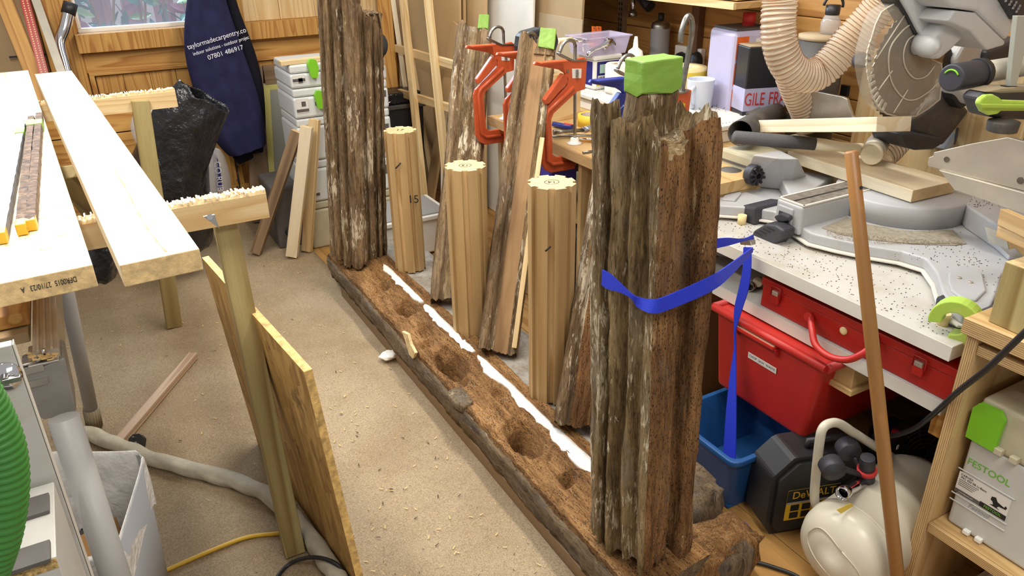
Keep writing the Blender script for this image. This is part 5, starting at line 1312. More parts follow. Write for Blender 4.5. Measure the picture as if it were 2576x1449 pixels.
u0, u1 = LA(1056, 395), LA(1010, -40); v0, v1 = LA(1118, 395), LA(1073, -40)
u0 = u0+(u0-u1)*.0; 
for a, c in ((u0, u1), (v0, v1)):
    a = down(a, c, .004) if False else a
    board('upright', 'pine', a+(a-c).normalized()*.38, c, .042, .03, (.3, -1, 0), lf_, .002)
for (a, c) in (((986, 122), (1140, 168)), ((994, 234), (1150, 282))):
    board('rung', 'pine', LA(*a)+V((.03, 0, 0)), LA(*c)+V((.03, 0, 0)), .045, .025, (0, 0, 1), lf_, .002)
for k, (a, c, w) in enumerate((((1035, 330), (983, -40), .03), ((1048, 330), (996, -40), .045), ((1066, 330), (1006, -40), .03))):
    q0, q1 = A(*a, y=4.62), A(*c, y=4.74); tag(board('thin_batten', ('white_pine', 'grey_oak', 'pine')[k], down(q0, q1, .004), q1, w, .012, (.9, -.3, 0)), ('pale thin batten, leftmost of the bundle behind the ladder frame', 'greyish thin batten in the middle of the bundle behind the frame', 'yellowish thin batten, rightmost of the bundle behind the frame')[k], 'batten')
q0, q1 = A(985, 230, y=4.70), A(962, -40, y=4.76); tag(board('pine_board', 'wall_pine', down(q0, q1, .004), q1, .09, .02, (1, 0, 0)), 'orange pine board leaning beside the bundle of battens', 'board')
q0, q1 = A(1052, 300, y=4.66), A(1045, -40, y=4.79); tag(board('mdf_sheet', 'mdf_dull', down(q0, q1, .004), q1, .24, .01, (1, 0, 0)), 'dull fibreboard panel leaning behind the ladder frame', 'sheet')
q0, q1 = A(1035, 170, x=1.84), A(1046, 78, x=1.86); 
c = A(1020, 262, y=4.48); bkx = thing('black_bin', 'tall black bin standing behind the first oak block', 'bin', (c.x, c.y+.12, 0))
xa, xb = A(972, 262, y=4.48).x, A(1066, 262, y=4.48).x; h = c.z
MB().hexa([(xa+.02, 4.50, 0), (xb-.02, 4.50, 0), (xb-.02, 4.68, 0), (xa+.02, 4.68, 0)], [(xa, 4.48, h), (xb, 4.48, h), (xb, 4.70, h), (xa, 4.70, h)]).build('bin_body', 'black', bkx, .01)
MB().bb((xa-.01, 4.47, h-.025), (xb+.01, 4.71, h)).build('rim', 'black_dusty', bkx, .004)
MB().bb((xa+.01, 4.49, h), (xb-.01, 4.69, h+.07)).build('liner', 'bag', bkx, .01)
MB().tube(arc((xa+.03, 4.466, h+.0), .03, PI*.55, PI*1.3, 8, V((1, 0, 0)), V((0, 0, 1))), .003, 6).build('wire_handle', 'chrome', bkx)
# under the bench
vc = thing('violet_case', 'violet plastic tool holder on the shelf under the bench', 'holder', (1.75, 2.72, .531))
a = A(1240, 365, y=2.74)
MB().bb((1.66, 2.66, .531), (1.80, 2.80, .70)).build('holder_body', 'violet', vc, .012)
MB().bb((1.65, 2.68, .531), (1.67, 2.78, .60)).build('holder_front', 'violet', vc, .006)
MB().tube([V((1.65, 2.79, .68)), V((1.63, 2.83, .68))], .006, 8).build('pin', 'chrome', vc)
for k, z in enumerate((.545, .56)):
    tag(board('green_strip', 'lime', (1.67, 2.50+.02*k, .5325+.012*k), (1.70, 2.62+.02*k, .5325+.012*k), .025, .004, (1, 0, 0)), ('lower', 'upper')[k]+' green perforated strip on the shelf under the bench', 'strip')
bc = thing('black_crate', 'black case with pale lettering under the bench behind the middle block', 'case', (1.9, 2.75, 0))
MB().bb((1.70, 2.48, .01), (2.2, 2.90, .42)).build('case_body', 'black', bc, .01)
MB().bb((1.69, 2.50, .42), (2.2, 2.88, .44)).build('lid_edge', 'darkgrey_strip', bc, .003)
text('SP', .075, Matrix(((0, 0, -1, 1.699), (-1, 0, 0, 2.60), (0, 1, 0, .33), (0, 0, 0, 1))), 'bin_grey', bc)
text('13', .05, Matrix(((0, 0, -1, 1.699), (-1, 0, 0, 2.60), (0, 1, 0, .22), (0, 0, 0, 1))), 'bin_grey', bc)
uc = thing('tool_case', 'pale grey tool case with green lettering under the bench behind the third block', 'case', (1.78, 2.1, 0))
a = A(1470, 575, x=1.68); a.y = min(a.y, 2.37)
MB().bb((1.68, a.y-.30, .02), (2.1, a.y, a.z)).build('case_body', 'sys_grey', uc, .012)
MB().bb((1.677, a.y-.10, a.z-.16), (1.6805, a.y-.02, a.z-.05)).build('label_card', 'label_white', uc)
text('PA', .03, Matrix(((0, 0, -1, 1.677), (-1, 0, 0, a.y-.045), (0, 1, 0, a.z-.035), (0, 0, 0, 1))), 'green_text', uc)
wt = thing('white_crate', 'low white crate on the floor behind the far end of the sill', 'crate', (1.5, 3.75, 0))
a = A(975, 520, y=3.7)
MB().bb((1.20, 3.62, .01), (1.62, 3.95, .22)).build('crate_body', 'white_pl', wt, .01)
MB().bb((1.19, 3.61, .20), (1.63, 3.96, .225)).build('rim', 'white_pl', wt, .004)
MB().bb((1.22, 3.63, .2255), (1.60, 3.93, .235)).build('contents', 'bin_grey', wt, .003)
# ---------------------------------------------------------------- mitre saw on the white bench
sw = thing('mitre_saw', 'grey sliding mitre saw with clear blade guard on the white bench', 'saw', (2.1, 1.38, .75))
def PL(pts, **k): return [A(a, c, **k) for a, c in pts]
ZF = .80
fl_px = [(1805, 506), (1812, 517), (1890, 522), (1950, 532), (1992, 556), (2040, 586), (2110, 603), (2190, 619), (2270, 632), (2330, 650), (2356, 685), (2372, 735), (2395, 765), (2425, 785), (2455, 790), (2490, 778), (2506, 740), (2522, 690)]
P = PL(fl_px, z=ZF); P += [V((2.36, 1.0, ZF)), V((2.42, 1.45, ZF)), V((2.36, 1.92, ZF)), A(1905, 447, z=ZF), A(1850, 457, z=ZF), A(1816, 478, z=ZF)]
b = MB().slab(P, .034, (0, 0, 1)); b.build('base_casting', 'saw_grey', sw, .006, seg=3)
P2 = [V((p.x+(.012 if p.x < 2 else 0)*-1, p.y, ZF-.032)) for p in P]
MB().slab(P2, .008, (0, 0, 1)).build('base_lip', 'white_edge', sw, .003)
# raised pad outline and bolts on the right foot
MB().slab([p+V((0, 0, .006)) for p in PL([(2385, 715), (2392, 735), (2420, 755), (2455, 760), (2480, 735), (2470, 690), (2420, 670), (2385, 690)], z=ZF)], .008, (0, 0, 1)).build('foot_pad', 'saw_grey', sw, .004)
for px, py in ((2412, 705), (2440, 716)): MB().lathe([(.006, 0), (.005, .003)], 12, T3(*(A(px, py, z=ZF)+V((0, 0, .006))))).build('bolt', 'alu_dusty', sw)
MB().slab([p+V((0, 0, .006)) for p in PL([(1815, 505), (1830, 480), (1860, 470), (1865, 490), (1850, 508)], z=ZF)], .008, (0, 0, 1)).build('foot_pad', 'saw_grey', sw, .004)
for px, py in ((1825, 477), (1842, 483)): MB().lathe([(.006, 0), (.005, .003)], 12, T3(*(A(px, py, z=ZF)+V((0, 0, .006))))).build('bolt', 'alu_dusty', sw)
# rotating table drum and scale plate
def circ3(a, b_, c):
    ax, ay, bx, by, cx, cy = a.x, a.y, b_.x, b_.y, c.x, c.y
    d = 2*(ax*(by-cy)+bx*(cy-ay)+cx*(ay-by))
    ux = ((ax*ax+ay*ay)*(by-cy)+(bx*bx+by*by)*(cy-ay)+(cx*cx+cy*cy)*(ay-by))/d
    uy = ((ax*ax+ay*ay)*(cx-bx)+(bx*bx+by*by)*(ax-cx)+(cx*cx+cy*cy)*(bx-ax))/d
    return V((ux, uy, 0)), math.hypot(ax-ux, ay-uy)
cc, cr = circ3(A(2185, 560, z=ZF), A(2300, 578, z=ZF), A(2395, 573, z=ZF))
cr = min(cr, .24)
MB().lathe([(0, ZF+.001), (cr, ZF+.001), (cr, .862), (cr-.006, .868), (0, .868)], 64, T3(cc.x, cc.y, 0)).build('turntable', 'saw_grey', sw)
ring = PL([(2068, 572), (2110, 588), (2200, 603), (2300, 613), (2400, 616), (2432, 612), (2397, 577), (2300, 582), (2185, 564), (2130, 545)], z=ZF+.003)
SP = MB().slab(ring, .003, (0, 0, 1)).build('scale_plate', 'dusty_plate', sw, .0008)
b = MB(); rnd = random.Random(3)
for k in range(700):
    t_ = rnd.random(); px = 2080+340*t_; py = 577+33*t_**.6+rnd.uniform(0, 1)*(14+14*(1-abs(2*t_-1)))-4*t_
    p = A(px, min(py, 612), z=ZF+.004); b.box(p, (rnd.uniform(.0012, .003), .0015, .001))
b.build('sawdust', 'taupe', SP)['kind'] = 'stuff'
# front arm with kerf plate
XA_ = 1.80; ya, yb = 1.465, 1.566
MB().bb((XA_, ya, .80-.025), (2.12, yb, .866)).build('table_arm', 'saw_grey', sw, .008, seg=3)
MB().bb((XA_+.012, ya+.008, .866), (2.10, yb-.008, .869)).build('kerf_plate', 'kerf', sw, .001)
MB().bb((XA_+.02, (ya+yb)/2-.004, .869), (2.10, (ya+yb)/2+.004, .8696)).build('kerf_slot', 'black', sw)
MB().bb((XA_+.004, ya, .866), (2.1, ya+.007, .871)).bb((XA_+.004, yb-.007, .866), (2.1, yb, .871)).bb((XA_+.004, ya, .866), (XA_+.012, yb, .871)).build('arm_rim', 'white_edge', sw, .001)
MB().bb((XA_-.006, ya+.03, .785), (XA_+.001, yb-.012, .852)).build('end_bezel', 'saw_grey', sw, .003)
MB().bb((XA_-.008, ya+.038, .79), (XA_+.0, yb-.02, .835)).build('lever_pocket', 'saw_dark', sw, .002)
lv = [(1888, 600), (1892, 582), (1925, 563), (1950, 566), (1972, 580), (1968, 600), (1945, 618), (1915, 624), (1895, 618)]
LKV = MB().slab(PL(lv, x=1.74), .055, (-1, 0, 0)).build('lock_lever', 'saw_dark', sw, .010, seg=3)
MB().tube([A(1945, 590, x=1.75), V((XA_, (ya+yb)/2+.01, .80))], .016, 10).build('lever_stem', 'saw_dark', LKV)
for k in range(4): MB().slab(PL([(1898+10*k, 584-4*k), (1900+10*k, 583-4*k), (1918+10*k, 592-4*k), (1916+10*k, 593-4*k)], x=1.7385), .002, (-1, 0, 0)).build('lever_groove', 'ink', LKV)
MB().slab(PL([(1945, 545), (1965, 536), (1985, 545), (1984, 556), (1966, 560), (1952, 556)], x=1.775), .02, (-1, 0, 0)).build('detent_lever', 'saw_dark', sw, .005)
# right rear block, left tower, wings
def vprism(px, ztop, zbot, mat, nm, bev=.006):
    P = PL(px, z=ztop); MB().slab(P, ztop-zbot, (0, 0, 1)).build(nm, mat, sw, bev, seg=3)
vprism([(2412, 491), (2427, 508), (2440, 522), (2517, 571), (2552, 600), (2620, 585), (2640, 520), (2560, 490), (2440, 478)], .866, .80, 'saw_grey', 'right_table_wing')
vprism([(1985, 488), (2010, 500), (2055, 470), (2100, 440), (2020, 430), (1960, 440)], .845, .80, 'saw_grey', 'left_table_wing')
hx = PL([(1893, 388), (1955, 398), (2010, 400), (1960, 376)], z=.935); lo = PL([(1862, 468), (1985, 480), (2040, 462), (1940, 440)], z=.801)
MB().hexa(lo, hx).build('left_tower', 'saw_grey', sw, .008, seg=3)
kc = A(1890, 437, x=1.93)
MB().lathe([(.0, 0), (.036, 0), (.036, .03), (.0, .032)], 28, T3(kc.x-.0, kc.y+.005, kc.z) @ Matrix.Rotation(PI/2, 4, 'X')).build('tilt_knob', 'saw_dark', sw, .003)
for k in range(10):
    a = 2*PI*k/10; MB().bb((-.004, .004, 0), (.004, .034, .006), T3(kc.x, kc.y-.028, kc.z) @ Matrix.Rotation(PI/2, 4, 'X') @ Matrix.Rotation(a, 4, 'Z')).build('knob_rib', 'black', sw)
# feet with lime cable hooks
MB().slab(PL([(1822, 512), (1900, 522), (1895, 582), (1830, 578)], x=1.80), .14, (-1, 0, 0)).build('dark_foot', 'saw_dark', sw, .008)
MB().slab(PL([(2352, 745), (2375, 758), (2420, 790), (2500, 775), (2505, 800), (2440, 835), (2372, 830), (2345, 800)], x=1.73), .14, (-1, 0, 0)).build('dark_foot', 'saw_dark', sw, .008)
for px, py, xx in ((1862, 590, 1.78), (2368, 826, 1.70)):
    q = A(px, py, x=xx); MB().lathe([(.014, 0), (.014, .03)], 14, T3(q.x, q.y, .7505)).build('foot_stub', 'pale_yellow', sw)
for o_ in [o for o in WM if o.name.startswith('dark_foot')]:
    for v_ in o_.data.vertices: v_.co.z = max(v_.co.z, .7512-WM[o_].translation.z)
def hook(c, r0, r1, a0, a1, th, ux, nm='cable_hook'):
    n = 24; ux = V(ux).normalized(); w = V((0, 0, 1)); nrm = ux.cross(w); R = []
    for k in range(n+1):
        a = a0+(a1-a0)*k/n; d = ux*math.cos(a)+w*math.sin(a)
        R.append([c+d*r0, c+d*r1, c+d*r1+nrm*th, c+d*r0+nrm*th])
    MB().rings(R, smooth=False).build(nm, 'lime_lt', sw, .003)
c = A(2412, 800, x=1.69); hook(c, .029, .055, -.3*PI-PI*.32, PI*1.06, -.045, (.25, -.97, 0)) if False else hook(c, .027, .056, -PI*.55, PI*1.08, .04, (.30, -.95, 0))
c = A(1800, 538, x=1.80); hook(c, .022, .045, -PI*.5, PI*.6, .03, (.55, -.83, 0))
# fences
MB().slab(PL([(2333, 408), (2336, 396), (2347, 392), (2349, 383), (2440, 362), (2535, 345), (2640, 372), (2640, 497), (2345, 421), (2334, 418)], x=2.03), .014, (-1, 0, 0)).build('right_fence', 'alu_dusty', sw, .002)
MB().slab(PL([(2360, 427), (2640, 502), (2640, 560), (2400, 478), (2372, 440)], x=2.02), .02, (-1, 0, 0)).build('fence_base', 'alu_dusty', sw, .002)
for px, py, r in ((2382, 401, .008), (2568, 454, .009)):
    q = A(px, py, x=2.03); MB().lathe([(r*.6, -.003), (r, -.003), (r, .001)], 16, T3(q.x-.001, q.y, q.z) @ Matrix.Rotation(-PI/2, 4, 'Y')).build('fence_hole', 'steel', sw)
MB().slab(PL([(2014, 300), (2031, 226), (2118, 243), (2131, 249), (2136, 268), (2144, 292), (2152, 300), (2156, 330), (2010, 330)], x=2.30), .012, (-1, 0, 0)).build('left_fence', 'alu', sw, .002)
# blade and guard
YBL = 1.42
gpx = [(2267, 0), (2232, 20), (2217, 31), (2203, 60), (2190, 103), (2182, 132), (2180, 166), (2186, 205), (2195, 244), (2209, 267), (2230, 286), (2267, 296), (2304, 292), (2335, 273), (2364, 250), (2366, 228), (2370, 190), (2368, 160), (2345, 150), (2320, 120), (2294, 41), (2275, 2)]
bc_ = A(2284, 162, y=YBL+.005); br = .160
tp_ = []
for k in range(96):
    a = 2*PI*k/96; r = br*(1 if k % 2 else .965); tp_.append((r*math.cos(a), r*math.sin(a)))
MB().prism(tp_, 0, .003, T3(bc_.x, YBL+.004, bc_.z) @ Matrix.Rotation(PI/2, 4, 'X')).build('saw_blade', 'steel', sw)
MB().lathe([(0, 0), (.045, 0), (.042, .018), (.028, .022), (.0, .022)], 28, T3(A(2318, 100, y=YBL).x, YBL+.012, A(2318, 100, y=YBL).z) @ Matrix.Rotation(PI/2, 4, 'X')).build('blade_flange', 'copper', sw)
g0 = PL(gpx, y=YBL-.022); g1 = [p+V((0, .04, 0)) for p in g0]
cg = sum(g0, V((0, 0, 0)))/len(g0)
R = [[cg+(p-cg)*.93+V((0, -.006, 0)) for p in g0], g0, g1]
gd = MB().rings(R, cap=False, smooth=False)
n = len(g0); gd.f.append(tuple(range(n-1, -1, -1))); gd.sm.append(False); gd.mi.append(0)
GD = gd.build('blade_guard', 'guard', sw, solid=.003)
M['guard_rib'] = glassy('guard_rib', (216, 206, 186), .75, .2)
MB().tube(g0+[g0[0]], .0024, 6, cap=False).build('guard_edge', 'guard_rib', GD)
for pts in (((2292, 60), (2268, 80), (2240, 120), (2236, 170), (2247, 215), (2275, 248), (2305, 250), (2340, 228), (2362, 205)), ((2310, 85), (2285, 100), (2273, 135), (2278, 170), (2300, 197), (2330, 192), (2352, 165))):
    MB().tube(smoothp(PL(pts, y=YBL-.03), 4), .0022, 5).build('guard_arc', 'guard_rib', GD)
for a, c in (((2278, 35), (2205, 148)), ((2245, 178), (2210, 227)), ((2284, 226), (2248, 284)), ((2350, 225), (2306, 288))):
    MB().tube([A(*a, y=YBL-.03), A(*c, y=YBL-.03)], .002, 5).build('guard_arc', 'guard_rib', GD)
for k in range(13):
    t = k/12; i = 4+t*5.6; i0 = int(i); f = i-i0; a = V((*gpx[i0], 0)); bq = V((*gpx[i0+1], 0)); p = a+(bq-a)*f
    cen = V((2275, 160, 0)); q = p+(cen-p)*.17
    p0, p1 = A(p.x, p.y, y=YBL-.026), A(q.x, q.y, y=YBL-.026); tq = (p1-p0).normalized(); up = tq.cross(V((0, 1, 0)))
    MB().slab([p0+up*.004, p1+up*.004, p1-up*.004, p0-up*.004], .004, (0, -1, 0)).build('guard_notch', 'guard_rib', GD)
# head casting, hub and motor
MB().slab(PL([(2262, -60), (2366, -60), (2380, 0), (2402, 24), (2384, 54), (2378, 90), (2352, 150), (2331, 114), (2292, 38), (2270, 0)], y=1.375), .05, (0, -1, 0)).build('head_cover', 'saw_head', sw, .008, seg=3)
MB().slab(PL([(2255, -60), (2270, 0), (2292, 40), (2332, 118), (2320, 122), (2282, 44), (2252, 0), (2240, -60)], y=1.385), .05, (0, -1, 0)).build('head_edge', 'black', sw, .002)
hb = A(2355, 118, y=1.33)
MB().lathe([(0, -.03), (.018, -.027), (.032, -.014), (.037, .005), (.037, .05), (.0, .05)], 28, T3(hb.x+.0, 1.345, hb.z+.002) @ Matrix.Scale(.8, 4) @ Matrix.Rotation(PI/2, 4, 'X') @ Matrix.Scale(-1, 4, (0, 0, 1))).build('hub_dome', 'saw_head', sw)
MB().slab(PL([(2352, 90), (2383, 55), (2443, 42), (2440, 82), (2395, 128), (2365, 152), (2345, 145)], y=1.33), .06, (0, -1, 0)).build('gear_housing', 'saw_head', sw, .014, seg=4)
MB().slab(PL([(2383, 53), (2402, 26), (2456, 32), (2530, 104), (2526, 115), (2484, 127), (2443, 80)], y=1.29), .13, (0, -1, 0)).build('motor_lower', 'saw_head', sw, .012, seg=4)
MB().slab(PL([(2374, -60), (2374, 0), (2401, 21), (2458, 29), (2533, 102), (2556, 57), (2492, -60)], y=1.285), .14, (0, -1, 0)).build('motor_upper', 'saw_head', sw, .010, seg=3)
MB().slab(PL([(2440, 90), (2488, 128), (2476, 190), (2470, 260), (2448, 268), (2420, 225), (2405, 150)], y=1.42), .09, (0, -1, 0)).build('neck', 'saw_head', sw, .015, seg=3)
MB().slab(PL([(2365, 150), (2395, 120), (2408, 170), (2378, 190)], y=1.44), .06, (0, -1, 0)).build('pivot_block', 'black', sw, .006)
MB().slab(PL([(2484, 128), (2530, 112), (2560, 100), (2600, 90), (2600, 150), (2480, 170)], y=1.40), .10, (0, -1, 0)).build('rear_handle', 'saw_dark', sw, .015, seg=3)
CPN = MB().slab(PL([(2496, -60), (2562, 52), (2590, 30), (2590, -60)], y=1.26), .08, (0, -1, 0)).build('control_panel', 'saw_dark', sw, .006)
for i in range(4):
    for j in range(3): 
        q = A(2530+9*i+4*j, 2+9*i-7*j, y=1.258); MB().bb(q-V((.003, .002, .003)), q+V((.003, .001, .003))).build('panel_button', 'bin_grey', CPN)
# dust chute
MB().slab(PL([(2296, 298), (2345, 268), (2385, 222), (2402, 232), (2440, 280), (2395, 340), (2372, 368), (2345, 350), (2300, 335)], y=1.50), .09, (0, -1, 0)).build('dust_chute', 'black_dusty', sw, .012, seg=3)
MB().slab(PL([(2262, 335), (2300, 333), (2372, 345), (2372, 366), (2350, 378), (2310, 380), (2275, 368)], y=1.48), .12, (0, -1, 0)).build('chute_boot', 'saw_dark', sw, .014, seg=3)
MB().slab(PL([(2400, 220), (2425, 222), (2440, 262), (2420, 276), (2402, 250)], y=1.46), .05, (0, -1, 0)).build('chute_clip', 'black', sw, .008)
MB().slab(PL([(2470, 262), (2552, 330), (2540, 352), (2450, 368), (2380, 380), (2410, 330), (2440, 275)], y=1.52), .10, (0, -1, 0)).build('saw_stand', 'saw_grey', sw, .012, seg=3)
MB().slab(PL([(2412, 322), (2436, 318), (2432, 352), (2402, 365)], y=1.515), .01, (0, -1, 0)).build('stand_recess', 'darkgrey_strip', sw, .004)
# knob behind the guard
q = A(2168, 152, y=1.62); MB().lathe([(0, -.03), (.022, -.02), (.024, 0), (.02, .02), (.0, .05)], 20, T3(*q) @ Matrix.Rotation(PI/2, 4, 'Y')).build('pull_knob', 'saw_dark', sw)
# slide rail with black cap
r0 = A(2392, 196, y=1.13); r1 = V((2.75, 1.13, r0.z))
MB().tube([r0+V((.08, 0, 0)), r1], .027, 20).build('slide_rail', 'alu_dusty', sw)
MB().tube([r0, r0+V((.115, 0, 0))], .033, 24).build('rail_cap', 'saw_dark', sw, .004)
MB().tube([r0+V((.10, 0, 0)), r0+V((.12, 0, 0))], .036, 24).build('rail_collar', 'black', sw)
M4 = Matrix(((0, 0, -1, r0.x-.001), (-1, 0, 0, r0.y), (0, 1, 0, r0.z), (0, 0, 0, 1)))
MB().tube(arc((r0.x-.001, r0.y, r0.z), .019, PI*.15, PI*.85, 12, V((0, -1, 0)), V((0, 0, 1))), .0022, 6).build('arrow_arc', 'lime', sw)
# hold-down clamp
MB().slab(PL([(2466, 250), (2480, 232), (2520, 226), (2640, 222), (2640, 305), (2520, 300), (2480, 292)], y=1.05), .05, (0, -1, 0)).build('hold_down_body', 'saw_dark', sw, .010, seg=3)
MB().slab(PL([(2480, 232), (2520, 222), (2640, 216), (2640, 232), (2520, 236)], y=1.048), .05, (0, -1, 0)).build('hold_down_top', 'taupe', sw, .006)
lvp = [(2464, 262), (2470, 248), (2484, 239), (2502, 238), (2516, 245), (2524, 252), (2640, 256), (2640, 280), (2520, 280), (2510, 288), (2492, 291), (2474, 282)]
LMV = MB().slab(PL(lvp, y=1.0), .014, (0, -1, 0)).build('lime_lever', 'lime_lt', sw, .005)
MB().slab(PL([(2468, 262), (2640, 265), (2640, 270), (2470, 267)], y=.984), .006, (0, -1, 0)).build('lever_rib', 'lime_lt', LMV, .001)
q = A(2523, 316, y=1.03); MB().lathe([(0, -.014), (.034, -.014), (.036, .012), (.0, .014)], 14, T3(*q)).build('hold_down_knob', 'black_dusty', sw, .003)
MB().slab(PL([(2560, 40), (2600, 40), (2556, 222), (2540, 222)], y=1.06), .012, (0, -1, 0)).build('clamp_bar', 'grey_bar', sw, .001)
MB().slab(PL([(2533, 217), (2560, 217), (2558, 223), (2533, 223)], y=1.057), .016, (0, -1, 0)).build('bar_collar', 'black', sw)
# clear spiral dust hose
hpts = [(1962, -60), (1962, 0), (1958, 60), (1964, 120), (1985, 168), (2020, 190), (2058, 184), (2098, 150), (2140, 100), (2185, 50), (2222, 5), (2250, -40)]
yy = [1.80, 1.80, 1.79, 1.78, 1.77, 1.76, 1.75, 1.73, 1.71, 1.68, 1.65, 1.62]
pts = smoothp([A(a, c, y=y_) for (a, c), y_ in zip(hpts, yy)], 26)
hs = thing('dust_hose', 'clear spiral dust hose looping down behind the saw guard', 'hose', pts[130]*V((1, 1, 0))+V((0, 0, 1.1)))
# even arc length
def even(pts, ds):
    out = [pts[0]]; acc = 0
    for a, c in zip(pts[:-1], pts[1:]):
        L = (c-a).length; t = 0
        while acc+(L-t) >= ds: t += ds-acc; out.append(a+(c-a)*(t/L)); acc = 0
        acc += L-t
    return out
ev = even(pts, .0028); rs = [.0530*(1+.045*math.sin(2*PI*i/5)) for i in range(len(ev))]
MB().tube(ev, rs, 28, cap=False).build('hose_skin', 'hose_clear', hs)
def helix(ev, r, pitch, wire, par, mat='wire'):
    up = V((0, 0, 1)); tg = [(ev[min(i+1, len(ev)-1)]-ev[max(i-1, 0)]).normalized() for i in range(len(ev))]
    u = V((1, 0, 0)); u = (u-tg[0]*u.dot(tg[0])).normalized(); out = []
    for i, p in enumerate(ev):
        u = (u-tg[i]*u.dot(tg[i])).normalized(); w = tg[i].cross(u); nx_ = ev[min(i+1, len(ev)-1)]
        for k in range(8):
            a = 2*PI*(i+k/8)/pitch; out.append(p+(nx_-p)*(k/8)+(u*math.cos(a)+w*math.sin(a))*r)
    MB().tube(out, wire, 4, cap=False).build('spiral_wire', mat, par)
helix(ev, .0548, 5, .0009, hs)
pts = smoothp([A(a, c, y=y_) for (a, c), y_ in zip(((1985, 190), (2000, 230), (2020, 275), (2035, 320)), (1.95, 1.95, 1.95, 1.95))], 10)
h2 = thing('dust_hose', 'lower clear spiral hose descending behind the left fence', 'hose', pts[-1])
ev = even(pts, .0028); MB().tube(ev, [.047*(1+.05*math.sin(2*PI*i/5)) for i in range(len(ev))], 24, cap=False).build('hose_skin', 'hose_clear', h2)
helix(ev, .0485, 5, .0009, h2)
pts = smoothp([A(a, c, y=1.62) for a, c in ((2215, 395), (2240, 375), (2262, 350))], 8); ev = even(pts, .0028)
h3 = thing('dust_hose', 'short clear spiral hose joined to the saw chute boot', 'hose', pts[0])
MB().tube(ev, [.045*(1+.05*math.sin(2*PI*i/5)) for i in range(len(ev))], 24, cap=False).build('hose_skin', 'hose_clear', h3); helix(ev, .0465, 5, .0009, h3)
# pale backing board behind saw, with latch, bottle
bp_ = A(2130, 180, x=XW-.09)
o = tag(board('backing_board', 'pine', (XW-.03, 1.62, .76), (XW-.03, 1.62, A(2100, 110, x=XW-.05).z), .62, .014, (0, 1, 0), None, .002), 'pale pine backing board standing behind the saw guard', 'board')
lt2_ = A(2128, 228, x=XW-.04)
tag(MB().bb(lt2_-V((.012, .018, .02)), lt2_+V((.001, .018, .022))).build('black_catch', 'black', bevel=.003), 'small black catch on the pale board behind the saw', 'catch')
sb = thing('shelf_box', 'dark canister standing behind the hose loop', 'canister', A(2060, 150, y=2.02)*V((1, 1, 0))+V((0, 0, ZB)))
c = A(2062, 150, y=2.02); h = A(2062, 92, y=2.02).z
MB().lathe([(0, ZB+.002), (.085, ZB+.002), (.085, h), (.0, h)], 28, T3(c.x, c.y, 0)).build('canister_body', 'black_dusty', sb)
MB().lathe([(.087, h-.01), (.087, h+.006), (.0, h+.006)], 28, T3(c.x, c.y, 0)).build('canister_rim', 'mdf_grey', sb)
wbt = thing('water_bottle', 'clear bottle with black looped cap standing behind the hose loop', 'bottle', (c.x+.03, c.y, h+.007))
MB().lathe([(0, 0), (.034, 0), (.036, .04), (.022, .07), (.0, .071)], 20, T3(c.x+.03, c.y, h+.007)).build('bottle_body', 'film', wbt)
MB().lathe([(.024, .065), (.026, .07), (.026, .10), (.0, .102)], 18, T3(c.x+.03, c.y, h+.007)).build('bottle_cap', 'black', wbt)
MB().tube(arc((c.x+.03, c.y, h+.105), .035, -.2, PI*1.0, 14, V((.87, -.48, 0)), V((0, 0, 1))), .005, 8).build('cap_loop', 'black', wbt)
# boards, mallet and pole by the saw
near, far = A(2205, 313, y=1.40), A(1893, 318, y=1.98)
d = (near-far); w = V((.9, .42, .12)); nrm = d.normalized().cross(w.normalized())
tag(board('pine_board', 'white_pine', far, near, .045, .15, nrm, None, .002, 'pine_end'), 'short thick pine board lying level above the mallet, pencil marked', 'board') if False else None
# (thickness is seen edge-on: the face is level with the eye)
e1 = d.normalized(); side = (A(2302, 311, y=1.36)-near); side = side-e1*side.dot(e1); sidn = side.normalized()
M4 = along(far, e1, sidn); L = d.length; wd = side.length
bq = MB().bb((0, -.0215, 0), (wd, .0215, L)); bq.mi[0] = bq.mi[1] = 1
bb1 = bq.build('pine_board', ['white_pine', 'white_pine'], None, .002, M4)
tag(bb1, 'thick pine board lying level above the mallet with pencil mark', 'board')
fy = M4.to_3x3() @ V((0, 1, 0)); 
text('Top', .022, frame(A(2065, 312, y=near.y+(far.y-near.y)*.42)-sidn*.0012, -e1, (0, 0, -1)), 'taupe', bb1, 'pencil_mark', ext=.0001)
nl, nr, fl2, fr2 = A(2295, 478, z=.910), A(2408, 455, z=.910), A(1980, 378, z=.910), A(2105, 368, z=.910)
dd = (fl2-nl); L = dd.length; wv = (nr-nl); wd = wv.length
M4 = along((nl+nr)/2-V((0, 0, .0195)), dd, wv)
bq = MB().bb((-wd/2, -.019, 0), (wd/2, .019, L)); bq.mi[0] = 1
tag(bq.build('pine_board', ['white_pine', 'oak_end'], None, .002, M4), 'thick pine board on the saw table under the mallet head', 'board')
ml_ = thing('mallet', 'nylon mallet with black knurled grip lying on the pine board', 'mallet', A(2180, 400, z=.911))
m0, m1 = A(1845, 345, z=.975), A(2050, 362, z=.955); m2 = A(2170, 376, z=.950)
e = m1-m0
MB().tube([m0-e*.02, m0, m0+e*.02, m0+e*.5, m1], [.006, .018, .0225, .0225, .0215], 20).build('grip', 'rubber', ml_)
MB().tube(smoothp([m1, m1+(m2-m1)*.3, m1+(m2-m1)*.7, m2], 5), [.0205]*3+[.0205, .02, .019, .018, .017, .016, .016, .016, .017, .018, .019, .02, .02][:13], 18).build('nylon_shaft', 'nylon', ml_)
h0, h1 = A(2192, 391, z=.948), A(2214, 352, z=.962)
ax = (h1-h0).normalized(); 
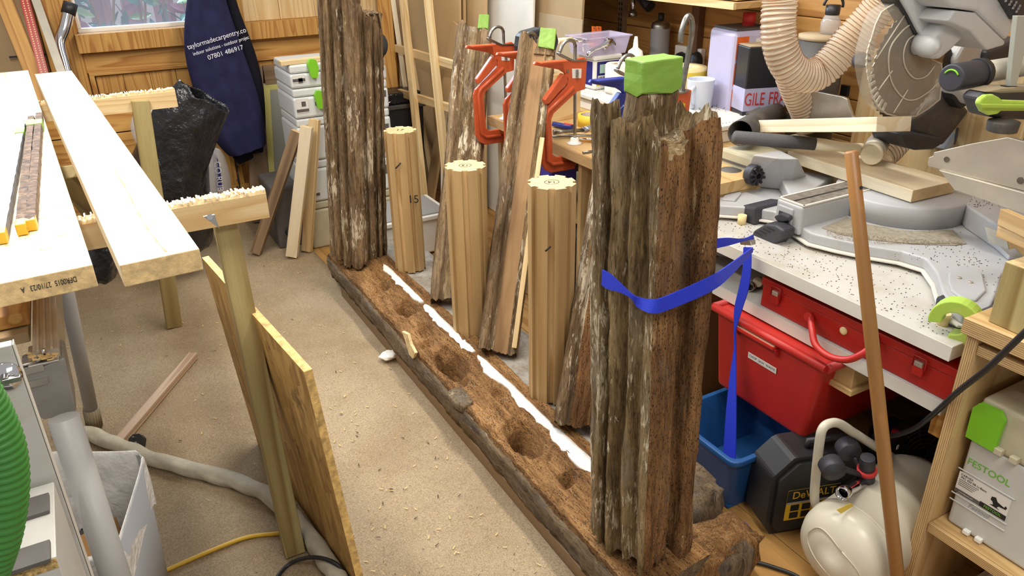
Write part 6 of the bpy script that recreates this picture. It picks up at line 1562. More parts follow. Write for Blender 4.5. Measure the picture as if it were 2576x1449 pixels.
MB().tube([h0, h0+ax*.004, h0+ax*.10], [.030, .033, .034], 28).build('head', 'white_pl', ml_) if False else MB().tube([h0, h0+ax*.004, h0+ax*.035], [.031, .0335, .034], 30).build('nylon_face', 'nylon', ml_)
MB().tube([h0+ax*.034, h0+ax*.12], [.0355, .0355], 26).build('head_ring', 'alu_dusty', ml_)
br0 = A(2141, 380, x=1.45); br1 = A(2258, 1475, z=.0); br1 = br1-(br0-br1)*0
br1 = A(2276, 1620, z=.012)
bs = thing('broom_pole', 'brown wooden pole with a hole near its top leaning on the bench', 'pole', br1)
M4 = along(br1, br0-br1, (.87, -.48, 0)); L = (br0-br1).length
MB().lathe([(0, 0), (.0165, 0), (.0165, L*.3), (.016, L*.6), (.0145, L-.004), (.012, L), (0, L)], 20).build('pole', 'broom', bs, M4=M4)
q = M4 @ V((.007, .0125 if (M4.to_3x3() @ V((0, 1, 0))).y < 0 else -.0125, L-.082))
MB().lathe([(0, 0), (.004, 0), (.004, .002)], 12, frame(q, (.87, -.48, 0), M4.to_3x3() @ V((0, 0, 1)))).build('hole', 'ink', bs)
# suction pipe, beige drawer box left of the saw
vp = thing('suction_pipe', 'dark open ended suction pipe lying left of the pine board', 'pipe', A(1865, 330, y=1.98))
q0, q1 = A(1862, 335, y=1.93), A(1925, 300, y=2.08)
MB().tube([q0, q1, q1+(q1-q0)*.5], [.042, .042, .036], 24, cap=False).build('pipe', 'black_dusty', vp, solid=-.003)
MB().slab([A(a, c, y=2.12) for a, c in ((1900, 290), (1935, 276), (1990, 285), (2000, 300), (1990, 320), (1920, 330))], .06, (0, -1, 0)).build('nozzle', 'black_dusty', vp, .008)
bx = thing('beige_box', 'beige plastic box with clear bottle at its front, left of the saw', 'box', (2.05, 1.93, .75))
MB().bb((1.96, 1.83, .751), (2.35, 1.99, .905)).build('box_body', 'sys_beige', bx, .01)
MB().bb((1.958, 1.84, .862), (1.962, 1.98, .87)).build('box_groove', 'darkgrey_strip', bx)
jr = A(1842, 395, x=1.93)
jb = thing('jar', 'dusty clear jar in front of the beige box', 'jar', V((jr.x, jr.y, .751)))
MB().lathe([(0, 0), (.034, 0), (.036, .01), (.036, .09), (.03, .1), (0, .1)], 20, T3(jr.x, jr.y, .751)).build('jar_body', 'taupe', jb)
MB().lathe([(.037, .08), (.037, .1), (0, .102)], 20, T3(jr.x, jr.y, .751)).build('lid', 'darkgrey_strip', jb)
# debris on the saw bench
b = MB(); rnd = random.Random(11)
for k in range(430):
    x = 1.63+abs(rnd.gauss(0, .16)); y = rnd.uniform(.88, 1.75)
    if x > 2.2: continue
    b.box((x, y, .7508), (rnd.uniform(.0012, .0045), rnd.uniform(.001, .0022), .0008), None)
o = b.build('debris', 'chip_dark', wl); o['kind'] = 'stuff'
b = MB()
for k in range(260):
    q = rnd.choice(((2440, 660), (2330, 640), (2460, 700), (2400, 620), (2480, 510), (2350, 600))); p = A(q[0]+rnd.gauss(0, 28), q[1]+rnd.gauss(0, 16), z=ZF+.001)
    zz = ZF+.001 if q[1] > 520 else .867
    if q[1] < 520: p = A(q[0]+rnd.gauss(0, 25), q[1]+rnd.gauss(0, 8), z=zz)
    b.box((p.x, p.y, zz), (rnd.uniform(.0015, .004), .0012, .001))
b.build('debris', 'chip_dark', sw)['kind'] = 'stuff'
# ---------------------------------------------------------------- below the saw bench
tx = thing('red_toolbox', 'red metal tool case with looped handle on the lower white shelf', 'toolbox', (1.8, 1.12, .588))
xa = 1.655; yl, yr = A(1916, 740, x=xa).y, A(2402, 960, x=xa).y
zt_ = .683
MB().bb((xa, yr, .5885), (2.2, yl, zt_-.026)).build('case_body', 'red', tx, .003)
MB().bb((xa-.004, yr-.004, zt_-.025), (2.2, yl+.004, zt_)).build('case_lid', 'red', tx, .003)
for px in (1952, 2314):
    yy = A(px, 770 if px < 2000 else 930, x=xa).y
    LP = MB().bb((xa-.012, yy-.014, zt_-.062), (xa-.001, yy+.014, zt_-.028)).build('latch_plate', 'red', tx, .003)
    MB().bb((xa-.014, yy-.011, zt_-.036), (xa-.004, yy+.011, zt_-.022)).build('latch_hook', 'alu_dusty', LP, .002)
    MB().tube([V((xa-.01, yy-.017, zt_-.04)), V((xa-.01, yy-.017, zt_-.010)), V((xa-.01, yy+.017, zt_-.010)), V((xa-.01, yy+.017, zt_-.04))], .0025, 6).build('latch_wire', 'red', LP)
hd = smoothp([A(2040, 797, x=xa-.005), A(2043, 830, x=xa-.035), A(2052, 868, x=xa-.055), A(2085, 896, x=xa-.06), A(2130, 905, x=xa-.06), A(2170, 890, x=xa-.05), A(2195, 868, x=xa-.03), A(2205, 848, x=xa-.005)], 6)
MB().tube(hd, .0095, 12).build('handle', 'red_pl', tx)
for px, py in ((2040, 795), (2204, 850)):
    q = A(px, py, x=xa); MB().tube([q+V((.002, 0, 0)), q+V((-.016, 0, .002))], .012, 12).build('handle_socket', 'red_pl', tx)
q = A(2123, 832, x=xa); MB().lathe([(0, 0), (.011, 0), (.0115, .004), (.009, .006), (0, .006)], 20, T3(q.x+.001, q.y, q.z) @ Matrix.Rotation(-PI/2, 4, 'Y')).build('white_button', 'pale_yellow', tx)
# shelf clutter left of toolbox
cp = thing('pipe_fitting', 'small grey pipe fitting on the lower shelf left of the red toolbox', 'fitting', A(1895, 722, z=.6))
MB().tube([A(1885, 722, x=1.69), A(1900, 716, x=1.74)], .0125, 14, cap=False).build('pipe', 'steel', cp, solid=-.002)
MB().tube([A(1905, 710, x=1.72), A(1916, 708, x=1.75)], .016, 12).build('elbow', 'taupe', cp)
pbg = thing('clear_bag', 'crumpled clear bag on the lower shelf behind the blue strap', 'bag', A(1830, 670, x=1.85)*V((1, 1, 0))+V((0, 0, .589)))
c = A(1830, 668, x=1.85); R = []
for j in range(7):
    f = math.sin(PI*(j+.3)/7.2); R.append([V((c.x+.11*f*math.cos(2*PI*k/22)*(1+.6*fbm((k*.5, j, 3))), c.y+.10*f*math.sin(2*PI*k/22)*(1+.6*fbm((k*.5, j, 6))), .59+.07*j/6+.015*fbm((k*.8, j, 9)))) for k in range(22)])
MB().rings(R).build('bag_film', 'film', pbg, sub=1)
# red crate hung under shelf
rbn = thing('red_crate', 'red plastic crate with white label hanging under the lower shelf', 'crate', (1.85, 1.36, .27))
xf = 1.60
tl, tr_, bl, br_ = A(1803, 752, x=xf), A(2078, 905, x=xf), A(1803, 965, x=xf+.02), A(2016, 1112, x=xf+.02)
zt_ = (tl.z+tr_.z)/2-.004; zb = (bl.z+br_.z)/2; yl, yr = tl.y, tr_.y
zt_ = min(zt_, .545)
MB().hexa([(xf+.02, yr+.045, zb), (xf+.50, yr+.045, zb), (xf+.50, yl-.02, zb), (xf+.02, yl-.02, zb)], [(xf, yr, zt_), (xf+.52, yr, zt_), (xf+.52, yl, zt_), (xf, yl, zt_)]).build('crate_body', 'red_pl', rbn, .018, seg=4)
MB().tube([V((xf-.004, yl+.004, zt_-.004)), V((xf-.004, yr-.01, zt_-.004))], .013, 12).tube([V((xf-.004, yl+.004, zt_-.004)), V((xf+.5, yl+.004, zt_-.004))], .013, 12).tube([V((xf-.004, yr-.01, zt_-.004)), V((xf+.5, yr-.01, zt_-.004))], .013, 12).build('crate_rim', 'red_pl', rbn)
q0, q1 = A(1862, 818, x=xf+.002), A(1960, 874, x=xf+.002)
zz = (q0.z+q1.z)/2
MB().bb((xf-.022, q1.y, zz-.004), (xf+.006, q0.y, zz+.004)).bb((xf-.024, q1.y, zz-.004), (xf-.02, q0.y, zz+.008)).build('lift_ledge', 'red_pl', rbn, .002)
MB().bb((xf-.018, q1.y+.004, zz+.004), (xf+.0, q0.y-.004, zz+.0055)).build('ledge_dust', 'mdf_grey', rbn)
for q in (q0, q1): MB().hexa([(xf-.006, q.y-.003, zz-.03), (xf+.01, q.y-.003, zz-.03), (xf+.01, q.y+.003, zz-.03), (xf-.006, q.y+.003, zz-.03)], [(xf-.02, q.y-.004, zz-.003), (xf+.01, q.y-.004, zz-.003), (xf+.01, q.y+.004, zz-.003), (xf-.02, q.y+.004, zz-.003)]).build('ledge_rib', 'red_pl', rbn)
lp = A(1918, 912, x=xf+.006); k_ = (zt_-lp.z)/(zt_-zb); fx = xf+.02*k_-.0015
tilt = V((.02, 0, -(zt_-zb))).normalized()
M4 = frame((fx-.001, lp.y, lp.z), (0, -1, 0), -tilt)
MB().bb((-.056, -.010, 0), (.056, .010, .0012), M4).build('label_strip', 'label_white', rbn)
text('CHOP  SAW  WASTE', .0105, M4 @ T3(0, 0, .0014), 'ink', rbn, sx=1.05, ext=.0001)
M4 = frame((xf+.25, yr+.035, .40), (1, 0, 0), (0, 0, 1)); text('Festool', .03, M4 @ Matrix.Rotation(.2, 4, 'Z'), 'ink', rbn, ext=.0002, sx=1) if False else None
# blue tub
bl_ = thing('blue_tub', 'dark blue plastic tub on the floor under the red crate', 'tub', (1.75, 1.42, 0))
zt_ = .215
P = [A(1752, 1088, z=zt_), A(1822, 1142, z=zt_), A(1990, 1112, z=zt_)]
x0, x1, y0, y1 = P[1].x-.01, P[1].x+.42, A(1980, 1115, z=zt_).y, P[0].y
y0 = 1.26; y1 = max(P[0].y, y0+.3)
x0 = P[1].x
Rr = lambda dx, z: rnd4([V((x0+dx, y0+dx, z)), V((x1-dx, y0+dx, z)), V((x1-dx, y1-dx, z)), V((x0+dx, y1-dx, z))], .1, 5)
MB().rings([Rr(.03, .003), Rr(.0, zt_-.02), Rr(-.012, zt_-.018), Rr(-.012, zt_), Rr(.004, zt_), Rr(.034, .01), ], cap=False).build('tub_body', 'blue_pl', bl_, .002)
MB().bb((x0+.03, y0+.03, .004), (x1-.03, y1-.03, .012)).build('tub_base', 'blue_pl', bl_)
# black power tool case
dw = thing('power_tool_case', 'black tool case with yellow label standing beside the compressor', 'case', (1.6, 1.2, 0))
fo = A(1905, 1345, z=0); ft_ = A(2075, 1200, z=.05)
ex = (V((1.80, 1.20, 0))-V((fo.x, fo.y, 0))).normalized(); ey = V((-ex.y, ex.x, 0))
ex = V((.93, -.30, 0)).normalized(); ey = V((.30, .93, 0)).normalized()
o0 = V((fo.x+.01, fo.y-.012, .004)); Hc = .27; Wc = .32; Dc = .115
out = [(.02, 0), (Wc-.02, 0), (Wc, .03), (Wc, Hc-.06), (Wc-.06, Hc), (.06, Hc), (.0, Hc-.06), (0, .03)]
M4 = frame(o0, ex, (0, 0, 1))
MB().prism(out, -Dc, 0, M4).build('case_shell', 'black', dw, .012, seg=3)
MB().prism([(x*.9+Wc*.05, z*.88+.016) for x, z in out], 0, .012, M4).build('front_panel', 'black', dw, .008, seg=2)
MB().prism(out, -.004, .002, M4, k=1.0).build('case_seam', 'black_dusty', dw, .002) if False else None
MB().bb((.05, .055, .0115), (.215, .165, .0135), M4).build('yellow_label', 'yellow_lbl', dw, .001)
MB().bb((.05, .118, .0135), (.215, .165, .0142), M4).build('label_head', 'black', dw)
text('DeWALT', .036, M4 @ T3(.133, .145, .0145), 'yellow_lbl', dw, sx=.95)
MB().bb((.05, .116, .0138), (.215, .122, .0146), M4).build('label_rule', 'bin_grey', dw)
for i in range(4):
    for j in range(2): MB().bb((.065+.036*i, .062+.027*j, .0135), (.092+.036*i, .084+.027*j, .0142), M4).build('label_icon', 'ink', dw)
MB().tube([M4 @ V((.12, Hc-.015, -.04)), M4 @ V((.12, Hc+.02, -.04)), M4 @ V((.23, Hc+.02, -.04)), M4 @ V((.23, Hc-.015, -.04))], .011, 10).build('carry_handle', 'black', dw)
# compressor
cpz = .14; rT = .125
cm = thing('air_compressor', 'cream air compressor tank with carry loop and black regulator', 'compressor', (1.75, 1.0, 0))
Yc = 1.0; xe = A(2120, 1310, y=Yc).x+.02
axv = V((.90, -.43, 0)).normalized(); axv = V((.99, .12, 0)).normalized()
org = A(2112, 1392, z=cpz); M4 = along(org, axv, (0, 0, 1)) @ Matrix.Scale(.93, 4)
MB().lathe([(0, -.045), (.05, -.042), (.095, -.028), (.122, -.006), (.133, .02), (.1355, .045), (.1355, .05), (.134, .052), (.134, .40), (.12, .43), (.06, .455), (0, .46)], 48, M4).build('tank', 'cream_metal', cm)
MB().lathe([(.1362, .046), (.1372, .05), (.1362, .054)], 48, M4, cap=False).build('weld_seam', 'cream_metal', cm)
# pressed oval on the tank end
rim = []
for k in range(49):
    a = 2*PI*k/48; x = .052*math.copysign(abs(math.cos(a))**.7, math.cos(a)); y = .088*math.copysign(abs(math.sin(a))**.7, math.sin(a))
    aa = .5; xr, yr_ = x*math.cos(aa)-y*math.sin(aa), x*math.sin(aa)+y*math.cos(aa); r = math.hypot(xr, yr_)
    zz = -.0462+.003*min(1, r/.05)+.014*max(0, min(1, (r-.05)/.045))+.022*max(0, (r-.095)/.027); rim.append(M4 @ V((xr+.005, yr_, zz)))
MB().tube(rim, .0014, 6).build('pressed_oval', 'cream_metal', cm)
MB().lathe([(.0, -.052), (.014, -.052), (.02, -.048), (.022, -.03)], 20, M4 @ T3(-.105, .01, .02)).build('drain_boss', 'cream_metal', cm)
MB().lathe([(.0, -.054), (.008, -.054), (.008, -.05)], 14, M4 @ T3(-.105, .01, .02)).build('drain_plug', 'taupe', cm)
Yh = 1.05
lp = [(2075, 1282), (2056, 1275), (2049, 1255), (2052, 1200), (2062, 1110), (2070, 1078), (2088, 1065), (2112, 1066), (2150, 1090), (2210, 1128), (2250, 1155), (2272, 1190), (2277, 1240), (2262, 1310), (2240, 1385), (2245, 1405), (2262, 1400), (2290, 1385)]
MB().tube(smoothp(PL(lp, y=Yh), 6), .0125, 14).build('carry_loop', 'cream_metal', cm)
# pump with fan cowl
pc_ = A(2290, 1150, y=1.10)
MB().box((pc_.x-.02, 1.13, pc_.z-.0), (.12, .16, .17)).build('motor_block', 'black', cm, .012)
fc = A(2318, 1140, y=1.03)
M5 = along(fc, (-.35, -.9, .1), (1, 0, 0))
MB().lathe([(.098, -.05), (.1, -.01), (.09, .0), (.085, .0)], 36, M5, cap=False).build('fan_cowl', 'black', cm)
MB().lathe([(0, -.03), (.09, -.03)], 24, M5, cap=False).build('fan_back', 'ink', cm)
b = MB()
for r in (.02, .035, .05, .065, .08): b.tube([M5 @ V((r*math.cos(2*PI*k/32), r*math.sin(2*PI*k/32), .002)) for k in range(33)], .0014, 4, cap=False)
for k in range(14): a = 2*PI*k/14; b.tube([M5 @ V((.018*math.cos(a), .018*math.sin(a), .002)), M5 @ V((.088*math.cos(a), .088*math.sin(a), .002))], .0014, 4)
b.build('fan_grille', 'black_dusty', cm)
ps = A(2250, 1110, y=1.06); MB().box(ps+V((.0, .02, -.02)), (.08, .06, .06)).build('pressure_switch', 'black', cm, .004)
q = A(2263, 1092, y=1.06); MB().lathe([(.0, 0), (.014, 0), (.014, .014), (.0, .016)], 16, T3(q.x, q.y+.01, q.z-.01)).build('red_knob', 'red_text', cm)
q = A(2258, 1125, y=1.04); MB().box(q, (.008, .002, .014)).build('white_mark', 'label_white', cm)
# regulator
yr2 = .985
Gp = lambda px, py, dy=0: A(px, py, y=yr2+dy)
rg0, rg1 = Gp(2178, 1222), Gp(2183, 1150)
RGB_ = MB().tube([rg0, rg0+(rg1-rg0)*.55], .022, 18).build('regulator_body', 'saw_dark', cm)
MB().tube([rg0+(rg1-rg0)*.48, rg0+(rg1-rg0)*.62], .0255, 20).build('red_ring', 'red_text', RGB_)
MB().tube([rg0+(rg1-rg0)*.6, rg1], [.021, .019], 20).build('regulator_knob', 'saw_dark', RGB_, .002)
for a, c, dy in (((2100, 1188), (2150, 1180), -.01), ((2140, 1140), (2182, 1130), .05)):
    p = Gp(*a, dy); MB().lathe([(0, 0), (.03, 0), (.031, .004), (.031, .035), (.0, .038)], 24, along(p, V((.45, .85, .1)) , (0, 0, 1))).build('pressure_gauge', 'saw_dark', cm)
    MB().tube([p+V((.02, .03, 0)), rg0+(rg1-rg0)*.3], .008, 10).build('gauge_stem', 'saw_dark', cm)
c0, c1 = Gp(2118, 1242, -.03), Gp(2165, 1212, 0)
MB().tube([c0, c0+(c1-c0)*.2, c0+(c1-c0)*.25, c0+(c1-c0)*.6, c1], [.014, .014, .0125, .0125, .015], 16, cap=False).build('hose_coupler', 'chrome', cm, solid=-.004)
MB().tube([Gp(2190, 1230), Gp(2225, 1250, -.0)], .0125, 14).build('outlet_coupler', 'chrome', cm)
MB().tube([Gp(2172, 1228), Gp(2165, 1285)], [.021, .018], 18).build('water_trap', 'film', cm)
MB().tube([Gp(2160, 1265, -.01), Gp(2158, 1290, -.01)], .008, 12).build('drain_valve', 'chrome', cm)
MB().tube([Gp(2205, 1235, .05), A(2200, 1300, y=yr2+.06)], .010, 12).build('riser', 'cream_metal', cm)
q0 = A(2128, 1282, y=Yc+.01); MB().slab([A(a, c, y=Yc-.075) for a, c in ((2104, 1283), (2140, 1266), (2148, 1272), (2116, 1292))], .001, (0, -1, 0)).build('warning_label', 'yellow', cm)
for dx in (.06, .33):
    p = org+axv*dx; MB().hexa([(p.x-.02, p.y-.10, .004), (p.x+.02, p.y-.10, .004), (p.x+.02, p.y+.10, .004), (p.x-.02, p.y+.10, .004)], [(p.x-.02, p.y-.06, .06), (p.x+.02, p.y-.06, .06), (p.x+.02, p.y+.06, .06), (p.x-.02, p.y+.06, .06)]).build('foot', 'black', cm, .003)
sh_ = MB().slab([A(a, c, y=1.0) for a, c in ((2255, 1240), (2320, 1245), (2320, 1330), (2280, 1320))], .01, (0, -1, 0)).build('base_plate', 'taupe', cm)
# black air line from shelf unit down to the compressor
pts = smoothp([A(2600, 815, x=1.50), A(2545, 868, x=1.51), A(2480, 930, x=1.53), A(2410, 985, x=1.58), A(2350, 1040, x=1.63), A(2300, 1078, x=1.70), A(2250, 1095, x=1.76), A(2225, 1098, x=1.78)], 8)
tag(MB().tube(pts, .0068, 10).build('black_cable', 'black'), 'black cable running from the right shelf unit down to the compressor', 'cable')
pts = smoothp([A(a, c, z=.008) for a, c in ((1790, 1412), (1840, 1409), (1900, 1414), (1950, 1428), (2000, 1447), (2040, 1475))], 6)
tag(MB().tube(pts, .0055, 8).build('black_cable', 'black'), 'black cable on the wooden floor left of the compressor', 'cable')
# ---------------------------------------------------------------- plywood storage unit at right edge
un = thing('storage_unit', 'plywood storage unit with shelves at the right edge', 'cabinet', (1.9, .5, 0))
yu = .815
board('unit_top', 'ply', (2.095, .2, .822), (2.095, yu+.012, .822), .97, .036, (1, 0, 0), un, .001)
board('edge_layers', 'ply_edge', (1.604, .2, .822), (1.604, yu+.012, .822), .012, .0365, (1, 0, 0), un, .0006)
board('side_panel', 'ply', (2.1, yu-.0135, 0), (2.1, yu-.0135, .803), .95, .026, (1, 0, 0), un, .001)
o = board('side_edge', 'ply_edge', (1.615, yu-.0135, 0), (1.615, yu-.0135, .803), .018, .0262, (1, 0, 0), un, .0006)
board('drawer_rail', 'ply', (2.1, .2, .775), (2.1, yu-.028, .775), .96, .022, (1, 0, 0), un, .001)
board('drawer_rail_edge', 'ply_edge', (1.614, .2, .775), (1.614, yu-.028, .775), .012, .0225, (1, 0, 0), un, .0006)
zs1 = A(2345, 1318, x=1.615).z
board('lower_shelf', 'ply', (2.1, .2, zs1-.013), (2.1, yu-.028, zs1-.013), .95, .024, (1, 0, 0), un, .001)
board('lower_shelf_edge', 'ply_edge', (1.617, .2, zs1-.013), (1.617, yu-.028, zs1-.013), .012, .0245, (1, 0, 0), un, .0006)
MB().bb((2.55, .2, 0), (2.57, .78, .8)).build('back_panel', 'mdf_dull', un)
def syst(label, x, ya, yb, z0, z1, mat):
    s = thing('tool_case', label, 'case', (x+.2, (ya+yb)/2, z0), 'tool cases in the storage unit')
    W_ = yb-ya; H = z1-z0
    MB().bb((x, ya, z0), (x+.38, yb, z1)).build('case_body', mat, s, .010, seg=3)
    return s
# lower grey case
y1 = yu-.045; y0_ = y1-.396
xs_ = 1.655
z0 = zs1+.0005; z1 = A(2420, 1092, x=xs_).z
s = syst('pale grey tool case with green lettering on the lower shelf at right', xs_, y0_, y1, z0, z1, 'sys_grey')
def fr(yc, z, dx=0): return Matrix(((0, 0, -1, xs_-dx), (-1, 0, 0, yc), (0, 1, 0, z), (0, 0, 0, 1)))
H = z1-z0; Wd = .255
cy = y1-.03-Wd/2+.02
LC = A(2471, 1246, x=xs_); kS = .66
text('FESTOOL', .0245, fr(A(2487, 1188, x=xs_).y, A(2487, 1188, x=xs_).z, .0005), 'green_text', s, sx=1.0, ext=.0005)
MB().bb((-.062, -.030, 0), (.062, .030, .0015), fr(LC.y, LC.z, .0)).build('label_card', 'label_white', s)
MB().bb((-.062, -.030, .0015), (.0, -.019, .002), fr(LC.y, LC.z, .0)).build('label_band', 'darkgrey_strip', s)
MB().bb((.0, -.030, .0015), (.062, -.016, .002), fr(LC.y, LC.z, .0)).build('label_band', 'black', s)
text('FESTOOL', .010, fr(LC.y-.031, LC.z-.023, .0022), 'green_text', s, ext=.0002)
text('CARVEX', .008, fr(LC.y+.042, LC.z+.024, .0018), 'ink', s, ext=.0002)
text('PSC 420 EB Li-Basic', .0078, fr(LC.y+.024, LC.z+.016, .0018), 'ink', s, ext=.0002)
for k in range(4): MB().bb((-.030, -.0006, 0), (.018-.004*k, .0006, .0004), fr(LC.y+.028, LC.z+.009-.005*k, .0017)).build('print_line', 'darkgrey_strip', s)
text('www.festool.com', .005, fr(LC.y+.034, LC.z-.0245, .0022), 'label_white', s, ext=.0001)
jp = [(-.02, .012), (-.008, .016), (.0, .004), (.022, -.002), (.024, .006), (.03, .003), (.028, -.006), (.006, -.009), (.002, -.016), (.012, -.02), (-.02, -.018), (-.01, -.013), (-.014, -.004), (-.021, .0)]
MB().prism(jp, 0, .0004, fr(LC.y-.036, LC.z+.004, .0017) @ Matrix.Scale(.75, 4)).build('jigsaw_drawing', 'ink', s)
for dz in (.037, -.036, -.056): MB().bb((-.068, -.0015, 0), (.068, .0015, .003), fr(LC.y, LC.z+dz, .0)).build('ridge', 'sys_grey', s, .001)
text('Festool', .017, fr(LC.y-.002, LC.z-.046, .0004), 'bin_grey', s, ext=.0008, shear=.3)
MB().bb((0, -.0, -.004), (.0, .0, .0)).build('skip', 'sys_grey', s) if False else None
for k in range(2): MB().bb((-.008, -.006, 0), (.008, .006, .012), fr(y1-.055-.03*k, z0+.010, .0)).build('locking_tab', 'white_pl', s, .002)
MB().bb((.0, -.07, 0), (.16, .13, .02), fr(y1-.235, z0+.10, -.001)).build('front_bulge', 'sys_grey', s, .008)
# upper beige case
z0 = z1+.0005; z2 = A(2445, 985, x=xs_).z
s = syst('beige tool case with lime latch stacked on the pale grey case', xs_, y0_, y1, z0, z2, 'sys_beige')
MB().bb((-.055, -.065, 0), (.0, .045, .018), fr(y1-.02, (z0+z2)/2+.005, .0)).build('front_bulge', 'sys_beige', s, .008) if False else None
MB().bb((.0, -.075, -.002), (.20, .055, .028), fr(y1-.165, (z0+z2)/2, -.0)).build('front_bulge', 'sys_beige', s, .008)
MB().bb((-.03, -.06, 0), (.03, .055, .022), fr(y1-.02, (z0+z2)/2+.005, .0)).build('corner_bulge', 'sys_beige', s, .006) if False else None
lt4 = fr(A(2486, 1068, x=xs_).y, A(2486, 1068, x=xs_).z, .002)
MB().prism([(-.034, -.05), (.034, -.052), (.036, .035), (.022, .052), (-.024, .050), (-.036, .03)], 0, .012, lt4).build('latch', 'lime', s, .004)
for k in range(2): MB().bb((-.009, -.008, 0), (.009, .008, .016), fr(y1-.07-.035*k, z0+.012, .0)).build('locking_tab', 'sys_beige', s, .002)
# lowest case
zc = A(2400, 1425, x=1.72).z
s3_ = thing('tool_case', 'grey tool case lying in the bottom of the storage unit', 'case', (1.95, .5, 0), 'tool cases in the storage unit')
MB().bb((1.70, .22, .003), (2.1, .70, max(.12, zs1-.16))).build('case_body', 'sys_grey', s3_, .012)
MB().bb((1.72, .24, max(.12, zs1-.16)), (2.08, .68, max(.12, zs1-.16)+.01)).build('case_lid', 'sys_white', s3_, .004)
# timber block and offcuts on the unit
wb0 = A(2530, 860, z=.8405)
tb0 = A(2490, 815, z=.8405)
ex = V((.35, -.93, 0)).normalized(); 
p = [A(2487, 817, z=.8405), A(2600, 868, z=.8405)]
top = A(2527, 664, x=p[0].x)
M4 = along(p[0]+V((.06, -.055, 0)), (0, 0, 1), p[1]-p[0])
blk = MB().bb((-.06, -.05, 0), (.09, .05, .16)); L = (top.z-.8405)
blk = MB().bb((-.062, -.05, 0), (.12, .05, L)); blk.mi[1] = 1
tag(blk.build('timber_block', ['treated', 'pine_end'], None, .002, M4), 'upright knotty timber block on the plywood storage unit', 'block')
for k, (a, c, m, l) in enumerate((((2522, 545), (2640, 600), 'oak', 'upper'), ((2518, 575), (2640, 625), 'oak_lt', 'lower'))):
    q0, q1 = A(*a, y=.84), A(*c, y=.70)
    tag(board('oak_offcut', m, q0, q1, .035, .016, (0, 0, 1), None, .001), l+' short oak offcut lying over the timber block at right', 'offcut')
q0 = A(2510, 560, y=.90)
tag(MB().slab(PL([(2530, 585), (2555, 597), (2640, 640), (2640, 690), (2590, 660), (2555, 625), (2540, 628)], y=.86), .05, (0, -1, 0)).build('extension_bar', 'alu', bevel=.002), 'aluminium extension bar end under the oak offcuts at right', 'bar')
# ---------------------------------------------------------------- blue ratchet strap round the front post
st = thing('ratchet_strap', 'blue webbing strap tied round the front post and hanging by the bench', 'strap', (1.3, 1.3, .70))
def ribbon(cl, wd, nm='webbing', par=st, thick=.0016):
    """cl: centre points, wd: half-width vectors"""
    c = smoothp(cl, 6); w = smoothp(wd, 6); R = []
    for i in range(len(c)):
        t = (c[min(i+1, len(c)-1)]-c[max(i-1, 0)]).normalized(); n_ = t.cross(w[i]).normalized()*thick
        R.append([c[i]-w[i]-n_, c[i]+w[i]-n_, c[i]+w[i]+n_, c[i]-w[i]+n_])
    MB().rings(R, smooth=False).build(nm, 'blue_strap', par)
def edge(up, lo, xs=None): 
    U, Lw = [], []
    for (a, c, d) in zip(up, lo, xs): U.append(A(*a, **d)); Lw.append(A(*c, **d))
    return [(u+l)/2 for u, l in zip(U, Lw)], [(u-l)/2 for u, l in zip(U, Lw)]
up = [(1516, 678), (1536, 690), (1560, 712), (1590, 740), (1612, 749), (1650, 752), (1690, 739), (1785, 696), (1830, 668), (1893, 622)]
lo = [(1514, 716), (1530, 727), (1560, 735), (1588, 750), (1604, 772), (1640, 788), (1685, 777), (1785, 734), (1835, 696), (1893, 634)]
ds = [dict(x=.884), dict(x=.885), dict(x=.886), dict(x=.890), dict(x=.898), dict(y=1.036), dict(y=1.036), dict(y=1.036), dict(y=1.12), dict(y=1.36)]
cl, wd = edge(up, lo, ds); ribbon(cl, wd)
cl, wd = edge([(1785, 602), (1830, 598), (1870, 600), (1895, 590)], [(1785, 628), (1830, 618), (1870, 607), (1895, 602)], [dict(y=1.30), dict(y=1.34), dict(y=1.40), dict(y=1.46)]); ribbon(cl, wd)
hang = [(1871, 1890, 622), (1868, 1889, 680), (1858, 1882, 730), (1848, 1868, 775), (1846, 1852, 830), (1846, 1852, 880), (1836, 1852, 950), (1826, 1852, 1050), (1820, 1850, 1150), (1816, 1844, 1250), (1812, 1838, 1330)]
cl, wd = [], []
for l, r_, py in hang:
    xx = 1.575-.10*max(0, (py-900)/430.)
    a, c = A(l, py, x=xx), A(r_, py, x=xx); cl.append((a+c)/2); wd.append((c-a)/2)
zlast = cl[-1].z
ribbon(cl, wd)
e = A(1846, 1335, z=.02); 
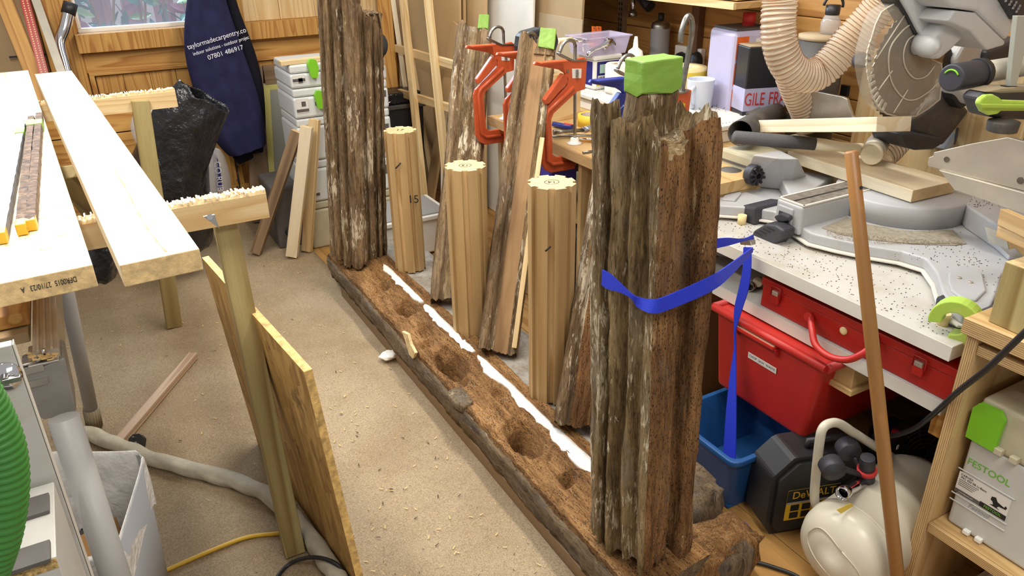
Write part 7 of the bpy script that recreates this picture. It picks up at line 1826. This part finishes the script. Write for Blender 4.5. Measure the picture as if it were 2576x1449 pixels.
cl, wd = edge([(1812, 1345), (1835, 1330), (1870, 1305), (1885, 1330), (1870, 1350), (1830, 1352)], [(1816, 1362), (1838, 1352), (1872, 1335), (1888, 1350), (1872, 1368), (1832, 1366)], [dict(z=.02), dict(z=.022), dict(z=.05), dict(z=.05), dict(z=.022), dict(z=.02)])
R = None
c3 = A(1850, 1338, z=.024)
loop = [c3+V((.045*math.cos(a)*1.1-.01, .045*math.sin(a), .0)) for a in [PI*1.05+PI*1.7*k/10 for k in range(11)]]
ribbon(loop, [V((0, 0, .015))]*len(loop))
MB().slab(PL([(1858, 600), (1885, 600), (1890, 618), (1862, 616)], x=1.60), .02, (-1, 0, 0)).build('buckle', 'alu', st, .002)
# ---------------------------------------------------------------- scattered sawdust on the carpet
rnd = random.Random(21); b = MB(); b2 = MB()
for k in range(1500):
    x = rnd.uniform(-.6, .92); y = rnd.uniform(1.2, 4.5)
    if rnd.random() < .3: x, y = rnd.gauss(.62, .16), rnd.gauss(1.9, .5)
    if not (-.7 < x < .86 and 1.1 < y < 4.5): continue
    a = rnd.uniform(0, PI); l = rnd.choice((.0014, .0018, .002, .0025, .003, .004, .007)); w = rnd.uniform(.0006, .0018)
    dx, dy = math.cos(a)*l, math.sin(a)*l
    z = .0095+rnd.uniform(0, .002)
    (b2 if rnd.random() < .22 else b).add([(x-dx+dy*.3, y-dy-dx*.3, z), (x-dx-dy*.3, y-dy+dx*.3, z), (x+dx, y+dy, z+w), (x+dx*.6+dy*.3, y+dy*.6-dx*.3, z+.001)], [(0, 1, 2, 3)])
for c, s, n_ in (((.70, 3.92), .05, 160), ((.82, 3.86), .05, 160), ((.145, 3.43), .05, 120), ((-.22, 2.76), .06, 140)):
    for k in range(n_):
        x, y = rnd.gauss(c[0], s), rnd.gauss(c[1], s); a = rnd.uniform(0, PI); l = .0018; dx, dy = math.cos(a)*l, math.sin(a)*l
        b.add([(x-dx, y-dy, .0095), (x+dy, y-dx, .0095), (x+dx, y+dy, .012)], [(0, 1, 2)])
cpt = [o for o in COL.objects if o.name == 'carpet'][0]
b.build('sawdust', 'chip', cpt)['kind'] = 'stuff'; b2.build('dark_crumbs', 'chip_dark', cpt)['kind'] = 'stuff'
